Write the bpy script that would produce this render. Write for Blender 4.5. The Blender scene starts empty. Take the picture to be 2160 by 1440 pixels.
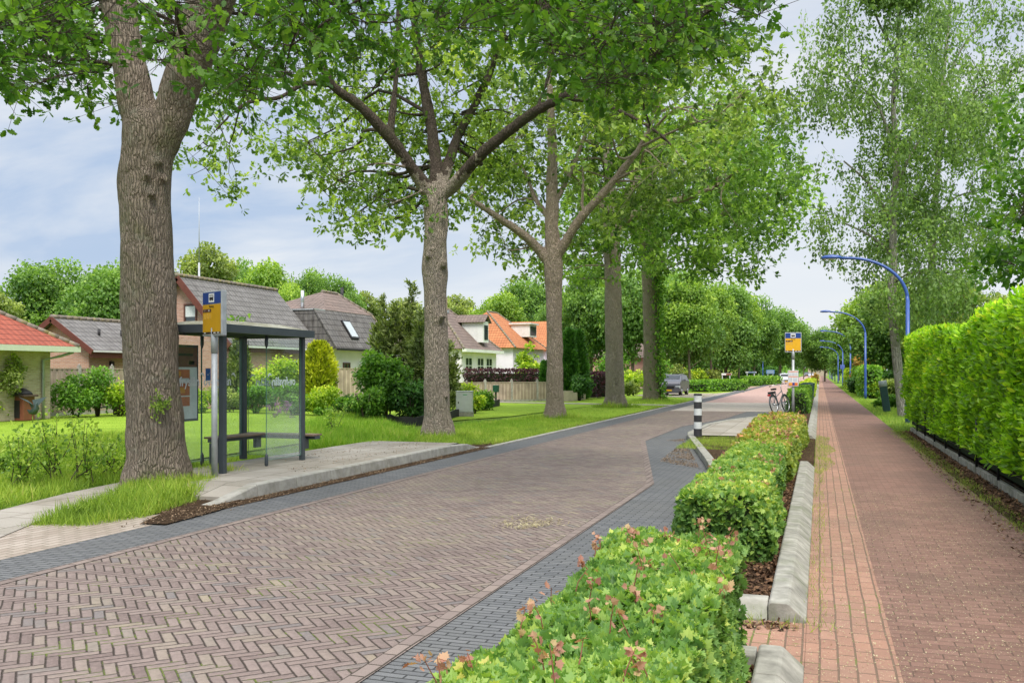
import bpy, bmesh, math, random
import numpy as np
from mathutils import Vector, Matrix, noise as mnoise

random.seed(7)
RNG = np.random.default_rng(7)
SC = bpy.context.scene
COL = SC.collection

# ------------------------------------------------------------------ camera frame
# world: +Y runs along the street, +X to the right, eye 1.7 m above the road
FPX, CX, HY, EYE = 1950.0, 1080.0, 785.0, 1.7
YAW = math.atan(649.0 / FPX)
CA, SA = math.cos(YAW), math.sin(YAW)

def PD(px, py, d):
    """world point seen at pixel (px,py) at camera depth d"""
    u = (px - CX) / FPX; v = (HY - py) / FPX
    return Vector((d * (CA * u - SA), d * (CA + SA * u), EYE + v * d))

def PG(px, py, z=0.0):
    """ground point (height z) under pixel"""
    return PD(px, py, (EYE - z) * FPX / (py - HY))

def PXY(px, d):
    p = PD(px, HY, d); return p.x, p.y

def proj(P):
    P = np.asarray(P)
    d = -SA * P[:, 0] + CA * P[:, 1]
    r = CA * P[:, 0] + SA * P[:, 1]
    d = np.where(d < 0.3, 0.3, d)
    return CX + FPX * r / d, HY - FPX * (P[:, 2] - EYE) / d, d

# ------------------------------------------------------------------ object tree helpers
def tag(o, label=None, cat=None, group=None, kind=None):
    if label: o['label'] = label
    if cat: o['category'] = cat
    if group: o['group'] = group
    if kind: o['kind'] = kind
    return o

def thing(name, label, cat, loc=(0, 0, 0), group=None):
    o = bpy.data.objects.new(name, None)
    o.empty_display_size = 0.2
    COL.objects.link(o); o.location = loc
    return tag(o, label, cat, group)

def wloc(o):
    v = Vector((0, 0, 0))
    while o is not None:
        v = v + o.location; o = o.parent
    return v

def kids(o):
    return [c for c in bpy.data.objects if c.parent == o]

def copy_tree(o, parent=None):
    c = o.copy(); COL.objects.link(c)
    if parent is not None: c.parent = parent
    for ch in kids(o): copy_tree(ch, c)
    return c

def link_mesh(name, me, mats, parent=None):
    for m in (mats if isinstance(mats, (list, tuple)) else [mats]): me.materials.append(m)
    o = bpy.data.objects.new(name, me); COL.objects.link(o)
    if parent is not None: o.parent = parent
    return o

class MB:
    """collects polygons of ONE mesh"""
    def __init__(s): s.v = []; s.f = []; s.m = []; s.uv = []; s.sm = []
    def add(s, vs, fs, mat=0, uvs=None, smooth=False):
        b = len(s.v); s.v += [tuple(p) for p in vs]
        for i, f in enumerate(fs):
            s.f.append([b + k for k in f]); s.m.append(mat); s.sm.append(smooth)
            s.uv.append(uvs[i] if uvs else None)
        return s
    def box(s, c, size, rz=0, mat=0, rot=None):
        hx, hy, hz = size[0] / 2, size[1] / 2, size[2] / 2
        R = rot if rot is not None else Matrix.Rotation(rz, 3, 'Z')
        vs = [Vector(c) + R @ Vector((x * hx, y * hy, z * hz)) for x in (-1, 1) for y in (-1, 1) for z in (-1, 1)]
        fs = [(0, 1, 3, 2), (4, 6, 7, 5), (0, 4, 5, 1), (2, 3, 7, 6), (0, 2, 6, 4), (1, 5, 7, 3)]
        return s.add(vs, fs, mat)
    def bar(s, a, b, w, h, mat=0, up=(0, 0, 1)):
        a, b = Vector(a), Vector(b); d = b - a; L = d.length; d.normalize()
        upv = Vector(up)
        if abs(d.dot(upv)) > .99: upv = Vector((0, 1, 0))
        x = d.cross(upv).normalized(); z = x.cross(d).normalized()
        R = Matrix((x, d, z)).transposed()
        return s.box((a + b) / 2, (w, L, h), rot=R, mat=mat)
    def tube(s, pts, radii, seg=8, mat=0, cap=True, wob=0.0, smooth=True, seed=0):
        pts = [Vector(p) for p in pts]; n = len(pts)
        if not isinstance(radii, (list, tuple)): radii = [radii] * n
        vs = []; ref = None
        for i, p in enumerate(pts):
            t = (pts[min(i + 1, n - 1)] - pts[max(i - 1, 0)])
            if t.length < 1e-9: t = Vector((0, 0, 1))
            t.normalize()
            if ref is None:
                ref = Vector((1, 0, 0)) if abs(t.x) < .8 else Vector((0, 1, 0))
            x = (ref - t * ref.dot(t)).normalized(); y = t.cross(x); ref = x
            for k in range(seg):
                a = 2 * math.pi * k / seg
                dv = x * math.cos(a) + y * math.sin(a)
                r = radii[i]
                if wob: r *= 1 + wob * mnoise.noise((p + dv * r) * 1.7 + Vector((seed, 0, 0)))
                vs.append(p + dv * r)
        fs = [(i * seg + k, i * seg + (k + 1) % seg, (i + 1) * seg + (k + 1) % seg, (i + 1) * seg + k) for i in range(n - 1) for k in range(seg)]
        if cap:
            fs.append(tuple(range(seg - 1, -1, -1))); fs.append(tuple((n - 1) * seg + k for k in range(seg)))
        return s.add(vs, fs, mat, smooth=smooth)
    def prism(s, poly, axis, a, b, mat=0):
        """extrude 2-D polygon along an axis: 'x' poly=(y,z), 'y' poly=(x,z), 'z' poly=(x,y)"""
        def p3(p, t): return {'x': (t, p[0], p[1]), 'y': (p[0], t, p[1]), 'z': (p[0], p[1], t)}[axis]
        n = len(poly)
        vs = [p3(p, a) for p in poly] + [p3(p, b) for p in poly]
        fs = [tuple(range(n - 1, -1, -1)), tuple(range(n, 2 * n))] + [(k, (k + 1) % n, n + (k + 1) % n, n + k) for k in range(n)]
        return s.add(vs, fs, mat)
    def lathe(s, prof, c=(0, 0, 0), seg=16, mat=0, smooth=True):
        vs = [(c[0] + r * math.cos(2 * math.pi * k / seg), c[1] + r * math.sin(2 * math.pi * k / seg), c[2] + z) for r, z in prof for k in range(seg)]
        n = len(prof)
        fs = [(i * seg + k, i * seg + (k + 1) % seg, (i + 1) * seg + (k + 1) % seg, (i + 1) * seg + k) for i in range(n - 1) for k in range(seg)]
        fs.append(tuple(range(seg - 1, -1, -1))); fs.append(tuple((n - 1) * seg + k for k in range(seg)))
        return s.add(vs, fs, mat, smooth=smooth)
    def plane_face(s, pts, mat=0):
        """planar face with UV in metres: u horizontal in the plane, v up the slope"""
        P = [Vector(p) for p in pts]
        n = (P[1] - P[0]).cross(P[2] - P[0]).normalized()
        u = Vector((0, 0, 1)).cross(n)
        u = u.normalized() if u.length > 1e-6 else Vector((1, 0, 0))
        v = n.cross(u)
        s.add(P, [tuple(range(len(P)))], mat, uvs=[[(p.dot(u), p.dot(v)) for p in P]])
        return s
    def build(s, name, mats, parent=None, bevel=0, smooth_angle=None, world=True):
        off = wloc(parent) if (parent is not None and world) else Vector((0, 0, 0))
        me = bpy.data.meshes.new(name)
        me.from_pydata([(p[0] - off.x, p[1] - off.y, p[2] - off.z) for p in s.v], [], s.f)
        me.polygons.foreach_set('material_index', s.m)
        me.polygons.foreach_set('use_smooth', s.sm)
        if any(u is not None for u in s.uv):
            uvl = me.uv_layers.new(name='UVMap'); k = 0
            for f, u in zip(s.f, s.uv):
                for j in range(len(f)):
                    uvl.data[k].uv = u[j] if u else (0, 0); k += 1
        me.update()
        o = link_mesh(name, me, mats, parent)
        if bevel:
            b = o.modifiers.new('b', 'BEVEL'); b.width = bevel; b.segments = 2; b.limit_method = 'ANGLE'; b.angle_limit = math.radians(40)
        return o

def smooth_path(pts, sub=5):
    """catmull-rom through tuples (any dimension)"""
    P = [np.array(p, float) for p in pts]
    P = [2 * P[0] - P[1]] + P + [2 * P[-1] - P[-2]]
    out = []
    for i in range(1, len(P) - 2):
        for k in range(sub):
            t = k / sub
            out.append(.5 * (2 * P[i] + (P[i + 1] - P[i - 1]) * t + (2 * P[i - 1] - 5 * P[i] + 4 * P[i + 1] - P[i + 2]) * t * t + (3 * P[i] - P[i - 1] - 3 * P[i + 1] + P[i + 2]) * t ** 3))
    out.append(P[-2]); return out

# ------------------------------------------------------------------ leaves
def leaf_mesh(name, tv, tf, pos, R, s, rnd, mats, parent=None, midx=None, smooth=False):
    pos = np.asarray(pos, np.float32); N = len(pos); tv = np.asarray(tv, np.float32); k = len(tv)
    off = wloc(parent) if parent is not None else Vector((0, 0, 0))
    V = np.einsum('nij,kj->nki', R.astype(np.float32), tv) * np.asarray(s, np.float32)[:, None, None] + (pos - np.array(off, np.float32))[:, None, :]
    lv = np.concatenate([np.array(f) for f in tf]); nf = len(tf)
    lt = np.array([len(f) for f in tf]); ls0 = np.concatenate([[0], np.cumsum(lt)[:-1]])
    loops = (np.arange(N)[:, None] * k + lv[None, :]).ravel().astype(np.int32)
    ls = (np.arange(N)[:, None] * len(lv) + ls0[None, :]).ravel().astype(np.int32)
    me = bpy.data.meshes.new(name)
    me.vertices.add(N * k); me.vertices.foreach_set('co', V.ravel())
    me.loops.add(len(loops)); me.loops.foreach_set('vertex_index', loops)
    me.polygons.add(N * nf); me.polygons.foreach_set('loop_start', ls)
    if midx is not None: me.polygons.foreach_set('material_index', np.repeat(np.asarray(midx, np.int32), nf))
    me.update(calc_edges=True)
    me.polygons.foreach_set('use_smooth', np.full(N * nf, smooth))
    at = me.attributes.new('rnd', 'FLOAT', 'FACE'); at.data.foreach_set('value', np.repeat(np.asarray(rnd, np.float32), nf))
    return link_mesh(name, me, mats, parent)

def frames(d, n):
    d = d / (np.linalg.norm(d, axis=1, keepdims=True) + 1e-9)
    x = np.cross(d, n); x /= (np.linalg.norm(x, axis=1, keepdims=True) + 1e-9)
    z = np.cross(x, d)
    return np.stack([x, d, z], axis=2)

def rdir(N, zb=0.0, rng=RNG):
    v = rng.normal(size=(N, 3)); v /= np.linalg.norm(v, axis=1, keepdims=True); v[:, 2] += zb
    return v

# templates: base at origin, tip along +Y, face +Z
def _sym(half, cup=.0):
    """half outline (x,y) from base to tip -> symmetric two-sided leaf folded on the midrib"""
    ys = [p[1] for p in half]
    mid0, mid1 = (0, half[0][1]), (0, half[-1][1])
    v = [(0, mid0[1], 0)] + [(x, y, abs(x) * cup) for x, y in half[1:-1]] + [(0, mid1[1], 0)]
    nh = len(half) - 2
    v += [(-x, y, abs(x) * cup) for x, y in half[1:-1]]
    f1 = [0] + list(range(1, nh + 1)) + [nh + 1]
    f2 = [0, nh + 1] + list(range(nh + 1 + nh, nh + 1, -1))
    return v, [f1, f2]
OAK = _sym([(0, 0), (.10, .12), (.20, .30), (.13, .36), (.30, .56), (.19, .62), (.25, .82), (.12, .9), (0, 1)], .25)
LEAF = _sym([(0, 0), (.22, .3), (.26, .6), (0, 1)], .3)
LAUREL = _sym([(0, 0), (.13, .18), (.19, .45), (.15, .75), (0, 1.0)], .35)
CLUMP = ([(0, 0, 0), (.34, .22, .1), (.38, .62, .06), (.06, 1, -.1), (-.36, .7, .08), (-.3, .25, .12)], [[0, 1, 2, 3], [0, 3, 4, 5]])
MAPLE = _sym([(0, 0), (.18, -.06), (.44, .02), (.34, .18), (.56, .42), (.30, .46), (.36, .66), (.17, .66), (0, 1)], .18)
BLADE = ([(-.028, 0, 0), (.028, 0, 0), (-.021, .5, .06), (.021, .5, .06), (0, 1, .28)], [[0, 1, 3, 2], [2, 3, 4]])
FLAKE = ([(-.5, -.2, 0), (.45, -.25, .05), (.5, .2, .02), (-.4, .25, .06)], [[0, 1, 2, 3]])
# ------------------------------------------------------------------ node helper
class NT:
    def __init__(s, name):
        s.mat = bpy.data.materials.new(name); s.mat.use_nodes = True
        s.t = s.mat.node_tree; s.t.nodes.clear()
        s.out = s.t.nodes.new('ShaderNodeOutputMaterial')
    def n(s, typ, **kw):
        nd = s.t.nodes.new(typ)
        for k, v in kw.items():
            if k.startswith('i_'):
                key = k[2:].replace('_', ' ')
                nd.inputs[key].default_value = v
            else: setattr(nd, k, v)
        return nd
    def l(s, a, b): s.t.links.new(a, b)
    def m(s, op, a, b=None, c=None, clamp=False):
        nd = s.t.nodes.new('ShaderNodeMath'); nd.operation = op; nd.use_clamp = clamp
        for i, x in enumerate((a, b, c)):
            if x is None: continue
            if isinstance(x, (int, float)): nd.inputs[i].default_value = x
            else: s.l(x, nd.inputs[i])
        return nd.outputs[0]
    def mix(s, f, a, b, blend='MIX'):
        nd = s.t.nodes.new('ShaderNodeMix'); nd.data_type = 'RGBA'; nd.blend_type = blend
        for sock, x in ((nd.inputs[0], f), (nd.inputs[6], a), (nd.inputs[7], b)):
            if isinstance(x, (int, float)): sock.default_value = x
            elif isinstance(x, tuple): sock.default_value = (*x[:3], 1)
            else: s.l(x, sock)
        return nd.outputs[2]
    def ramp(s, f, stops, interp='LINEAR'):
        nd = s.t.nodes.new('ShaderNodeValToRGB'); cr = nd.color_ramp; cr.interpolation = interp
        while len(cr.elements) < len(stops): cr.elements.new(.5)
        for e, (p, c) in zip(cr.elements, stops):
            e.position = p; e.color = (*c, 1) if len(c) == 3 else c
        s.l(f, nd.inputs[0]); return nd.outputs[0]
    def coord(s, which='Object'):
        return s.n('ShaderNodeTexCoord').outputs[which]
    def sep(s, v):
        nd = s.n('ShaderNodeSeparateXYZ'); s.l(v, nd.inputs[0]); return nd.outputs
    def comb(s, x, y, z=0.0):
        nd = s.n('ShaderNodeCombineXYZ')
        for i, q in enumerate((x, y, z)):
            if isinstance(q, (int, float)): nd.inputs[i].default_value = q
            else: s.l(q, nd.inputs[i])
        return nd.outputs[0]
    def noise(s, vec, scale, detail=4, rough=.55, out='Fac'):
        nd = s.n('ShaderNodeTexNoise'); nd.inputs['Scale'].default_value = scale
        nd.inputs['Detail'].default_value = detail; nd.inputs['Roughness'].default_value = rough
        if vec is not None: s.l(vec, nd.inputs['Vector'])
        return nd.outputs[out]
    def mapv(s, vec, sc=(1, 1, 1), rot=(0, 0, 0), loc=(0, 0, 0)):
        nd = s.n('ShaderNodeMapping'); nd.inputs['Scale'].default_value = sc; nd.inputs['Rotation'].default_value = rot; nd.inputs['Location'].default_value = loc
        s.l(vec, nd.inputs['Vector']); return nd.outputs[0]
    def bump(s, h, strength=.5, dist=.02):
        nd = s.n('ShaderNodeBump'); nd.inputs['Strength'].default_value = strength; nd.inputs['Distance'].default_value = dist
        s.l(h, nd.inputs['Height']); return nd.outputs[0]
    def bsdf(s, col, rough=.8, nrm=None, metal=0.0, spec=.4, **kw):
        nd = s.n('ShaderNodeBsdfPrincipled')
        for k, x in (('Base Color', col), ('Roughness', rough), ('Metallic', metal), ('Specular IOR Level', spec)):
            if isinstance(x, (int, float)): nd.inputs[k].default_value = x
            elif isinstance(x, tuple): nd.inputs[k].default_value = (*x[:3], 1)
            else: s.l(x, nd.inputs[k])
        if nrm is not None: s.l(nrm, nd.inputs['Normal'])
        for k, x in kw.items(): nd.inputs[k].default_value = x
        return nd.outputs[0]
    def done(s, sh):
        s.l(sh, s.out.inputs[0]); return s.mat

def plain(name, col, rough=.6, metal=0.0, var=.12, scale=6.0, bump=.0, spec=.4, dirt=None, **kw):
    t = NT(name); c = t.coord()
    f = t.noise(c, scale, 5)
    lo = tuple(x * (1 - var) for x in col); hi = tuple(min(1, x * (1 + var)) for x in col)
    colr = t.ramp(f, [(.3, lo), (.7, hi)])
    if dirt:
        g = t.noise(c, scale * .4, 6, .65)
        colr = t.mix(t.ramp(g, [(.5, (0, 0, 0)), (.75, (1, 1, 1))]), colr, dirt)
    nrm = t.bump(t.noise(c, scale * 8, 3), bump, .01) if bump else None
    return t.done(t.bsdf(colr, rough, nrm, metal, spec, **kw))

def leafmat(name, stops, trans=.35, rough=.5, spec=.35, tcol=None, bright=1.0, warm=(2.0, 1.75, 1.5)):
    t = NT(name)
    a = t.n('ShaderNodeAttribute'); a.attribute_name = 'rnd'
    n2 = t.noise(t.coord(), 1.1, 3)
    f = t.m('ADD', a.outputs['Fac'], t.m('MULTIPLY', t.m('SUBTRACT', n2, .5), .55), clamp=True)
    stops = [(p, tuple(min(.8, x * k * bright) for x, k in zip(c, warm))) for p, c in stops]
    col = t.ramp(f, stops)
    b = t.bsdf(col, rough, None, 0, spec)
    tr = t.n('ShaderNodeBsdfTranslucent')
    tc = t.mix(1.0, col, tcol or (1.25, 1.35, .55), 'MULTIPLY'); t.l(tc, tr.inputs[0])
    mx = t.n('ShaderNodeMixShader'); mx.inputs[0].default_value = trans
    t.l(b, mx.inputs[1]); t.l(tr.outputs[0], mx.inputs[2])
    return t.done(mx.outputs[0])

def barkmat(name, c0, c1, scale=1.0, moss=None, mossamt=.5, lichen=None, depth=1.0):
    t = NT(name); c = t.coord()
    w = t.noise(c, 2.2, 3, out='Color')
    vv = t.n('ShaderNodeVectorMath'); vv.operation = 'MULTIPLY_ADD'
    t.l(w, vv.inputs[0]); vv.inputs[1].default_value = (.14, .14, .45); t.l(c, vv.inputs[2])
    mp = t.mapv(vv.outputs[0], (27 * scale, 27 * scale, 3.1 * scale))
    vo = t.n('ShaderNodeTexVoronoi'); vo.feature = 'DISTANCE_TO_EDGE'; vo.inputs['Scale'].default_value = 1.0; t.l(mp, vo.inputs['Vector'])
    ridge = t.ramp(t.m('ADD', vo.outputs['Distance'], t.m('MULTIPLY', t.m('SUBTRACT', t.noise(t.mapv(c, (40, 40, 9)), 1.0, 3), .5), .22)), [(.02, (0, 0, 0)), (.20, (.75,) * 3), (.5, (1, 1, 1))])
    fine = t.noise(t.mapv(c, (70 * scale, 70 * scale, 12 * scale)), 1.0, 5, .7)
    h = t.m('ADD', ridge, t.m('MULTIPLY', fine, .8))
    big = t.noise(c, 1.3, 4)
    base = t.mix(big, c0, c1)
    col = t.mix(t.ramp(h, [(.15, (.0,) * 3), (.75, (1, 1, 1))]), tuple(x * .30 for x in c0), base)
    col = t.mix(t.m('MULTIPLY', fine, .4), col, tuple(min(1, x * 1.45) for x in c1))
    if lichen:
        g = t.noise(c, 3.5, 6, .7)
        col = t.mix(t.ramp(g, [(.55, (0, 0, 0)), (.72, (.6,) * 3)]), col, lichen)
    if moss:
        g = t.noise(c, 1.7, 6, .7)
        col = t.mix(t.ramp(g, [(.62 - .25 * mossamt, (0, 0, 0)), (.85 - .2 * mossamt, (.75,) * 3)]), col, moss)
    return t.done(t.bsdf(col, .9, t.bump(h, 1.0, .055 * depth / scale), 0, .15))

def brickwall(name, cols, mortar, bw=.21, bh=.0625, mort=.011, bump=.5):
    t = NT(name); x, y, z = t.sep(t.coord())
    u = t.m('ADD', x, y); vec = t.comb(u, z, 0)
    br = t.n('ShaderNodeTexBrick')
    br.inputs['Scale'].default_value = 1.0; br.inputs['Mortar Size'].default_value = mort
    br.inputs['Brick Width'].default_value = bw; br.inputs['Row Height'].default_value = bh
    br.inputs['Color1'].default_value = (0, 0, 0, 1); br.inputs['Color2'].default_value = (1, 1, 1, 1); br.inputs['Mortar'].default_value = (.5, .5, .5, 1)
    br.inputs['Mortar Smooth'].default_value = .2
    t.l(vec, br.inputs['Vector'])
    col = t.ramp(br.outputs['Color'], [(i / max(1, len(cols) - 1), c) for i, c in enumerate(cols)])
    col = t.mix(t.m('MULTIPLY', t.noise(t.coord(), 1.1, 5), .35), col, tuple(q * .6 for q in cols[0]))
    col = t.mix(br.outputs['Fac'], col, mortar)
    return t.done(t.bsdf(col, .85, t.bump(t.m('SUBTRACT', 1.0, br.outputs['Fac']), bump, .01), 0, .25))

def rooftiles(name, c0, c1, c2, tw=.22, th=.34, stain=(.2, .19, .17), stainamt=.5, lichen=None):
    """pantile courses from the UV map (metres)"""
    t = NT(name); uv = t.n('ShaderNodeUVMap'); u, v, _ = t.sep(uv.outputs[0])
    ru = t.m('DIVIDE', u, tw); rv = t.m('DIVIDE', v, th)
    fv = t.m('FRACT', rv); row = t.m('FLOOR', rv); fu = t.m('FRACT', ru); cu = t.m('FLOOR', ru)
    wave = t.m('SINE', t.m('MULTIPLY', ru, 2 * math.pi))
    h = t.m('ADD', t.m('MULTIPLY', t.m('SUBTRACT', 1.0, fv), 1.0), t.m('MULTIPLY', wave, .42))
    wn = t.n('ShaderNodeTexWhiteNoise'); wn.noise_dimensions = '2D'; t.l(t.comb(cu, row), wn.inputs['Vector'])
    col = t.mix(wn.outputs['Value'], c0, c1)
    big = t.noise(t.comb(u, v), .55, 6, .65)
    col = t.mix(t.ramp(big, [(.4, (0, 0, 0)), (.75, (.8,) * 3)]), col, c2)
    sm = t.noise(t.comb(t.m('MULTIPLY', u, 3.0), v), 1.6, 6, .7)
    col = t.mix(t.m('MULTIPLY', t.ramp(sm, [(.5, (0, 0, 0)), (.7, (1, 1, 1))]), stainamt), col, stain)
    if lichen:
        g = t.noise(t.comb(u, v), 9, 4, .7)
        col = t.mix(t.ramp(g, [(.6, (0, 0, 0)), (.7, (.7,) * 3)]), col, lichen)
    gap = t.ramp(fv, [(.0, (1, 1, 1)), (.10, (1, 1, 1)), (.16, (0, 0, 0))])
    gu = t.ramp(t.m('ABSOLUTE', t.m('SUBTRACT', fu, .75)), [(.0, (.6,) * 3), (.16, (0, 0, 0))])
    dk = t.m('MAXIMUM', gap, gu)
    col = t.mix(t.m('MULTIPLY', dk, .72), col, tuple(q * .25 for q in c0))
    return t.done(t.bsdf(col, .85, t.bump(h, .9, .05), 0, .2))

def herring(name, L, cols, joint, W, n, ang, moss=None, joint_w=.09, grey=None, bump=1.0, coordrot=True, warp=.006, tone=None):
    """herringbone of n:1 bricks; W metres wide"""
    t = NT(name); c = t.coord()
    wob = t.noise(c, 2.3, 2, out='Color')
    vv = t.n('ShaderNodeVectorMath'); vv.operation = 'MULTIPLY_ADD'; t.l(wob, vv.inputs[0]); vv.inputs[1].default_value = (warp * 4, warp * 4, 0); t.l(c, vv.inputs[2])
    p = t.mapv(vv.outputs[0], (1 / W, 1 / W, 1), (0, 0, ang))
    x, y, _ = t.sep(p)
    i = t.m('FLOOR', x); j = t.m('FLOOR', y); fx = t.m('FRACT', x); fy = t.m('FRACT', y)
    k = t.m('FLOORED_MODULO', t.m('ADD', t.m('SUBTRACT', i, j), .5), 2 * n); k = t.m('FLOOR', k)
    hz = t.m('LESS_THAN', k, n - .5)
    kv = t.m('SUBTRACT', 2 * n - 1, k)
    def sel(a, b):  # hz ? a : b
        return t.m('ADD', t.m('MULTIPLY', hz, a), t.m('MULTIPLY', t.m('SUBTRACT', 1.0, hz), b))
    lu = sel(t.m('ADD', k, fx), t.m('ADD', kv, fy))        # along the brick 0..n
    lw = sel(fy, fx)                                       # across 0..1
    id1 = sel(t.m('SUBTRACT', i, k), i); id2 = sel(j, t.m('SUBTRACT', j, kv))
    wn = t.n('ShaderNodeTexWhiteNoise'); wn.noise_dimensions = '3D'; t.l(t.comb(id1, id2, hz), wn.inputs['Vector'])
    r = wn.outputs['Value']
    du = t.m('MINIMUM', lu, t.m('SUBTRACT', float(n), lu)); dw = t.m('MINIMUM', lw, t.m('SUBTRACT', 1.0, lw))
    d = t.m('MINIMUM', du, dw)
    jn = t.noise(c, 42, 4, .7)
    dj = t.m('SUBTRACT', d, t.m('MULTIPLY', t.m('SUBTRACT', jn, .5), .26))
    mask = t.ramp(dj, [(joint_w * .45, (0, 0, 0)), (joint_w * 1.15, (1, 1, 1))])
    col = t.ramp(r, cols)
    surf = t.noise(c, 30, 5, .7)
    col = t.mix(t.ramp(surf, [(.42, (0, 0, 0)), (.75, (.55,) * 3)]), col, tuple(q * 2.1 for q in cols[0][1]))
    col = t.mix(t.ramp(t.noise(c, 17, 6, .75), [(.48, (0, 0, 0)), (.72, (.55,) * 3)]), col, tuple(q * .62 for q in cols[0][1]))
    big = t.noise(c, .45, 5, .6)
    sand = t.noise(c, .28, 6, .6)
    col = t.mix(t.ramp(sand, [(.52, (0, 0, 0)), (.75, (.55,) * 3)]), col, (.36, .30, .225))
    col = t.mix(t.ramp(big, [(.35, (0, 0, 0)), (.7, (.5,) * 3)]), col, tone or tuple(q * .7 for q in cols[0][1]))
    jc = joint
    if moss:
        mg = t.noise(c, 1.5, 5, .7); mg2 = t.noise(c, 14, 3, .6)
        mm = t.ramp(t.m('ADD', mg, t.m('MULTIPLY', mg2, .35)), [(.72, (0, 0, 0)), (.80, (1, 1, 1))])
        jc = t.mix(mm, joint, moss)
    fl = t.n('ShaderNodeTexVoronoi'); fl.inputs['Scale'].default_value = 28; t.l(c, fl.inputs['Vector'])
    speck = t.ramp(fl.outputs['Distance'], [(.05, (.5,) * 3), (.09, (0, 0, 0))])
    col = t.mix(speck, col, (.42, .36, .26))
    col = t.mix(mask, jc, col)
    pil = t.ramp(d, [(.0, (0,) * 3), (joint_w * 1.3, (.75,) * 3), (.5, (1, 1, 1))])
    tilt = t.m('MULTIPLY', t.m('SUBTRACT', wn.outputs['Value'], .5), t.m('MULTIPLY', t.m('SUBTRACT', lw, .5), .8))
    h = t.m('ADD', t.m('ADD', pil, tilt), t.m('MULTIPLY', surf, .25))
    rough = t.m('SUBTRACT', .85, t.m('MULTIPLY', r, .15))
    return t.done(t.bsdf(col, rough, t.bump(h, bump, .016), 0, .3))

def pavers(name, cols, joint, bw, bh, along='y', off=.5, mort=.008, moss=None, speck=None, mossamt=.5, bump=.6, dirt=None, wear=None):
    t = NT(name); c = t.coord(); x, y, z = t.sep(c)
    w = t.m('MULTIPLY', t.m('SUBTRACT', t.noise(c, 1.2, 2), .5), .03)
    vec = t.comb(t.m('ADD', y if along == 'y' else x, w), t.m('ADD', x if along == 'y' else y, w), 0)
    br = t.n('ShaderNodeTexBrick'); br.offset = off
    for k, v in (('Scale', 1.0), ('Mortar Size', mort), ('Brick Width', bw), ('Row Height', bh), ('Mortar Smooth', .3)): br.inputs[k].default_value = v
    br.inputs['Color1'].default_value = (0, 0, 0, 1); br.inputs['Color2'].default_value = (1, 1, 1, 1); br.inputs['Mortar'].default_value = (.5,) * 3 + (1,)
    t.l(vec, br.inputs['Vector'])
    col = t.ramp(br.outputs['Color'], [(i / max(1, len(cols) - 1), q) for i, q in enumerate(cols)])
    sf = t.noise(c, 45, 4, .7)
    col = t.mix(t.m('MULTIPLY', sf, .35), col, tuple(min(1, q * 1.6) for q in cols[-1]))
    if dirt:
        big = t.noise(c, .7, 6, .65)
        col = t.mix(t.ramp(big, [(.4, (0, 0, 0)), (.75, (.75,) * 3)]), col, dirt)
    if speck:
        for sc, th in ((26, .11), (60, .16)):
            vo = t.n('ShaderNodeTexVoronoi'); vo.inputs['Scale'].default_value = sc; vo.inputs['Randomness'].default_value = 1.0
            t.l(t.mapv(c, (1, .55, 1), (0, 0, .6 if sc < 40 else -.5)), vo.inputs['Vector'])
            sp = t.ramp(vo.outputs['Distance'], [(th * .6, (.7,) * 3), (th, (0, 0, 0))])
            col = t.mix(sp, col, speck)
    jc = joint
    if moss:
        mg = t.noise(c, 1.1, 5, .7)
        jc = t.mix(t.ramp(mg, [(.62 - .2 * mossamt, (0, 0, 0)), (.72 - .2 * mossamt, (1, 1, 1))]), joint, moss)
        mz = t.noise(c, 2.6, 7, .75)
        mz = t.m('ADD', mz, t.m('MULTIPLY', br.outputs['Fac'], .10))
        col = t.mix(t.ramp(mz, [(.66, (0, 0, 0)), (.74, (.8,) * 3)]), col, moss)
    col = t.mix(br.outputs['Fac'], col, jc)
    h = t.m('ADD', t.m('SUBTRACT', 1.0, br.outputs['Fac']), t.m('MULTIPLY', sf, .4))
    return t.done(t.bsdf(col, .88, t.bump(h, bump, .008), 0, .25))

def groundmat(name, cols, sc=3.0, fine=40.0, bumpd=.03, spec=.1, big=.25):
    t = NT(name); c = t.coord()
    a = t.noise(c, sc, 7, .7); b = t.noise(c, fine, 4, .7); g = t.noise(c, big, 3)
    f = t.m('ADD', t.m('ADD', t.m('MULTIPLY', a, .45), t.m('MULTIPLY', b, .35)), t.m('MULTIPLY', g, .2))
    col = t.ramp(f, [(.33 + .34 * i / max(1, len(cols) - 1), q) for i, q in enumerate(cols)])
    return t.done(t.bsdf(col, .95, t.bump(t.m('ADD', b, t.m('MULTIPLY', a, .5)), 1.0, bumpd), 0, spec))

G = {}
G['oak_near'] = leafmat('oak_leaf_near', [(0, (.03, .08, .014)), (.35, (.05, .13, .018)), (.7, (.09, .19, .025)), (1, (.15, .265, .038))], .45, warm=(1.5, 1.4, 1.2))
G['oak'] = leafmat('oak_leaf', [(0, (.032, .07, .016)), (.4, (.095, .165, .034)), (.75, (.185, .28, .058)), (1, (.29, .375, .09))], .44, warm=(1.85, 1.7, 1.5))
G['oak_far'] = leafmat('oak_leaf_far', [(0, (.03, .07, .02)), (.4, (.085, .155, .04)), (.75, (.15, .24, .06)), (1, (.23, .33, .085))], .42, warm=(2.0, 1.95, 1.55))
G['oak_pale'] = leafmat('oak_leaf_pale', [(0, (.035, .07, .02)), (.4, (.095, .155, .042)), (.75, (.18, .265, .075)), (1, (.28, .36, .11))], .42, warm=(1.9, 1.75, 1.55))
G['birch'] = leafmat('birch_leaf', [(0, (.06, .105, .04)), (.4, (.13, .205, .07)), (.75, (.20, .29, .10)), (1, (.28, .37, .13))], .5, warm=(1.5, 1.5, 1.4))
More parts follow.
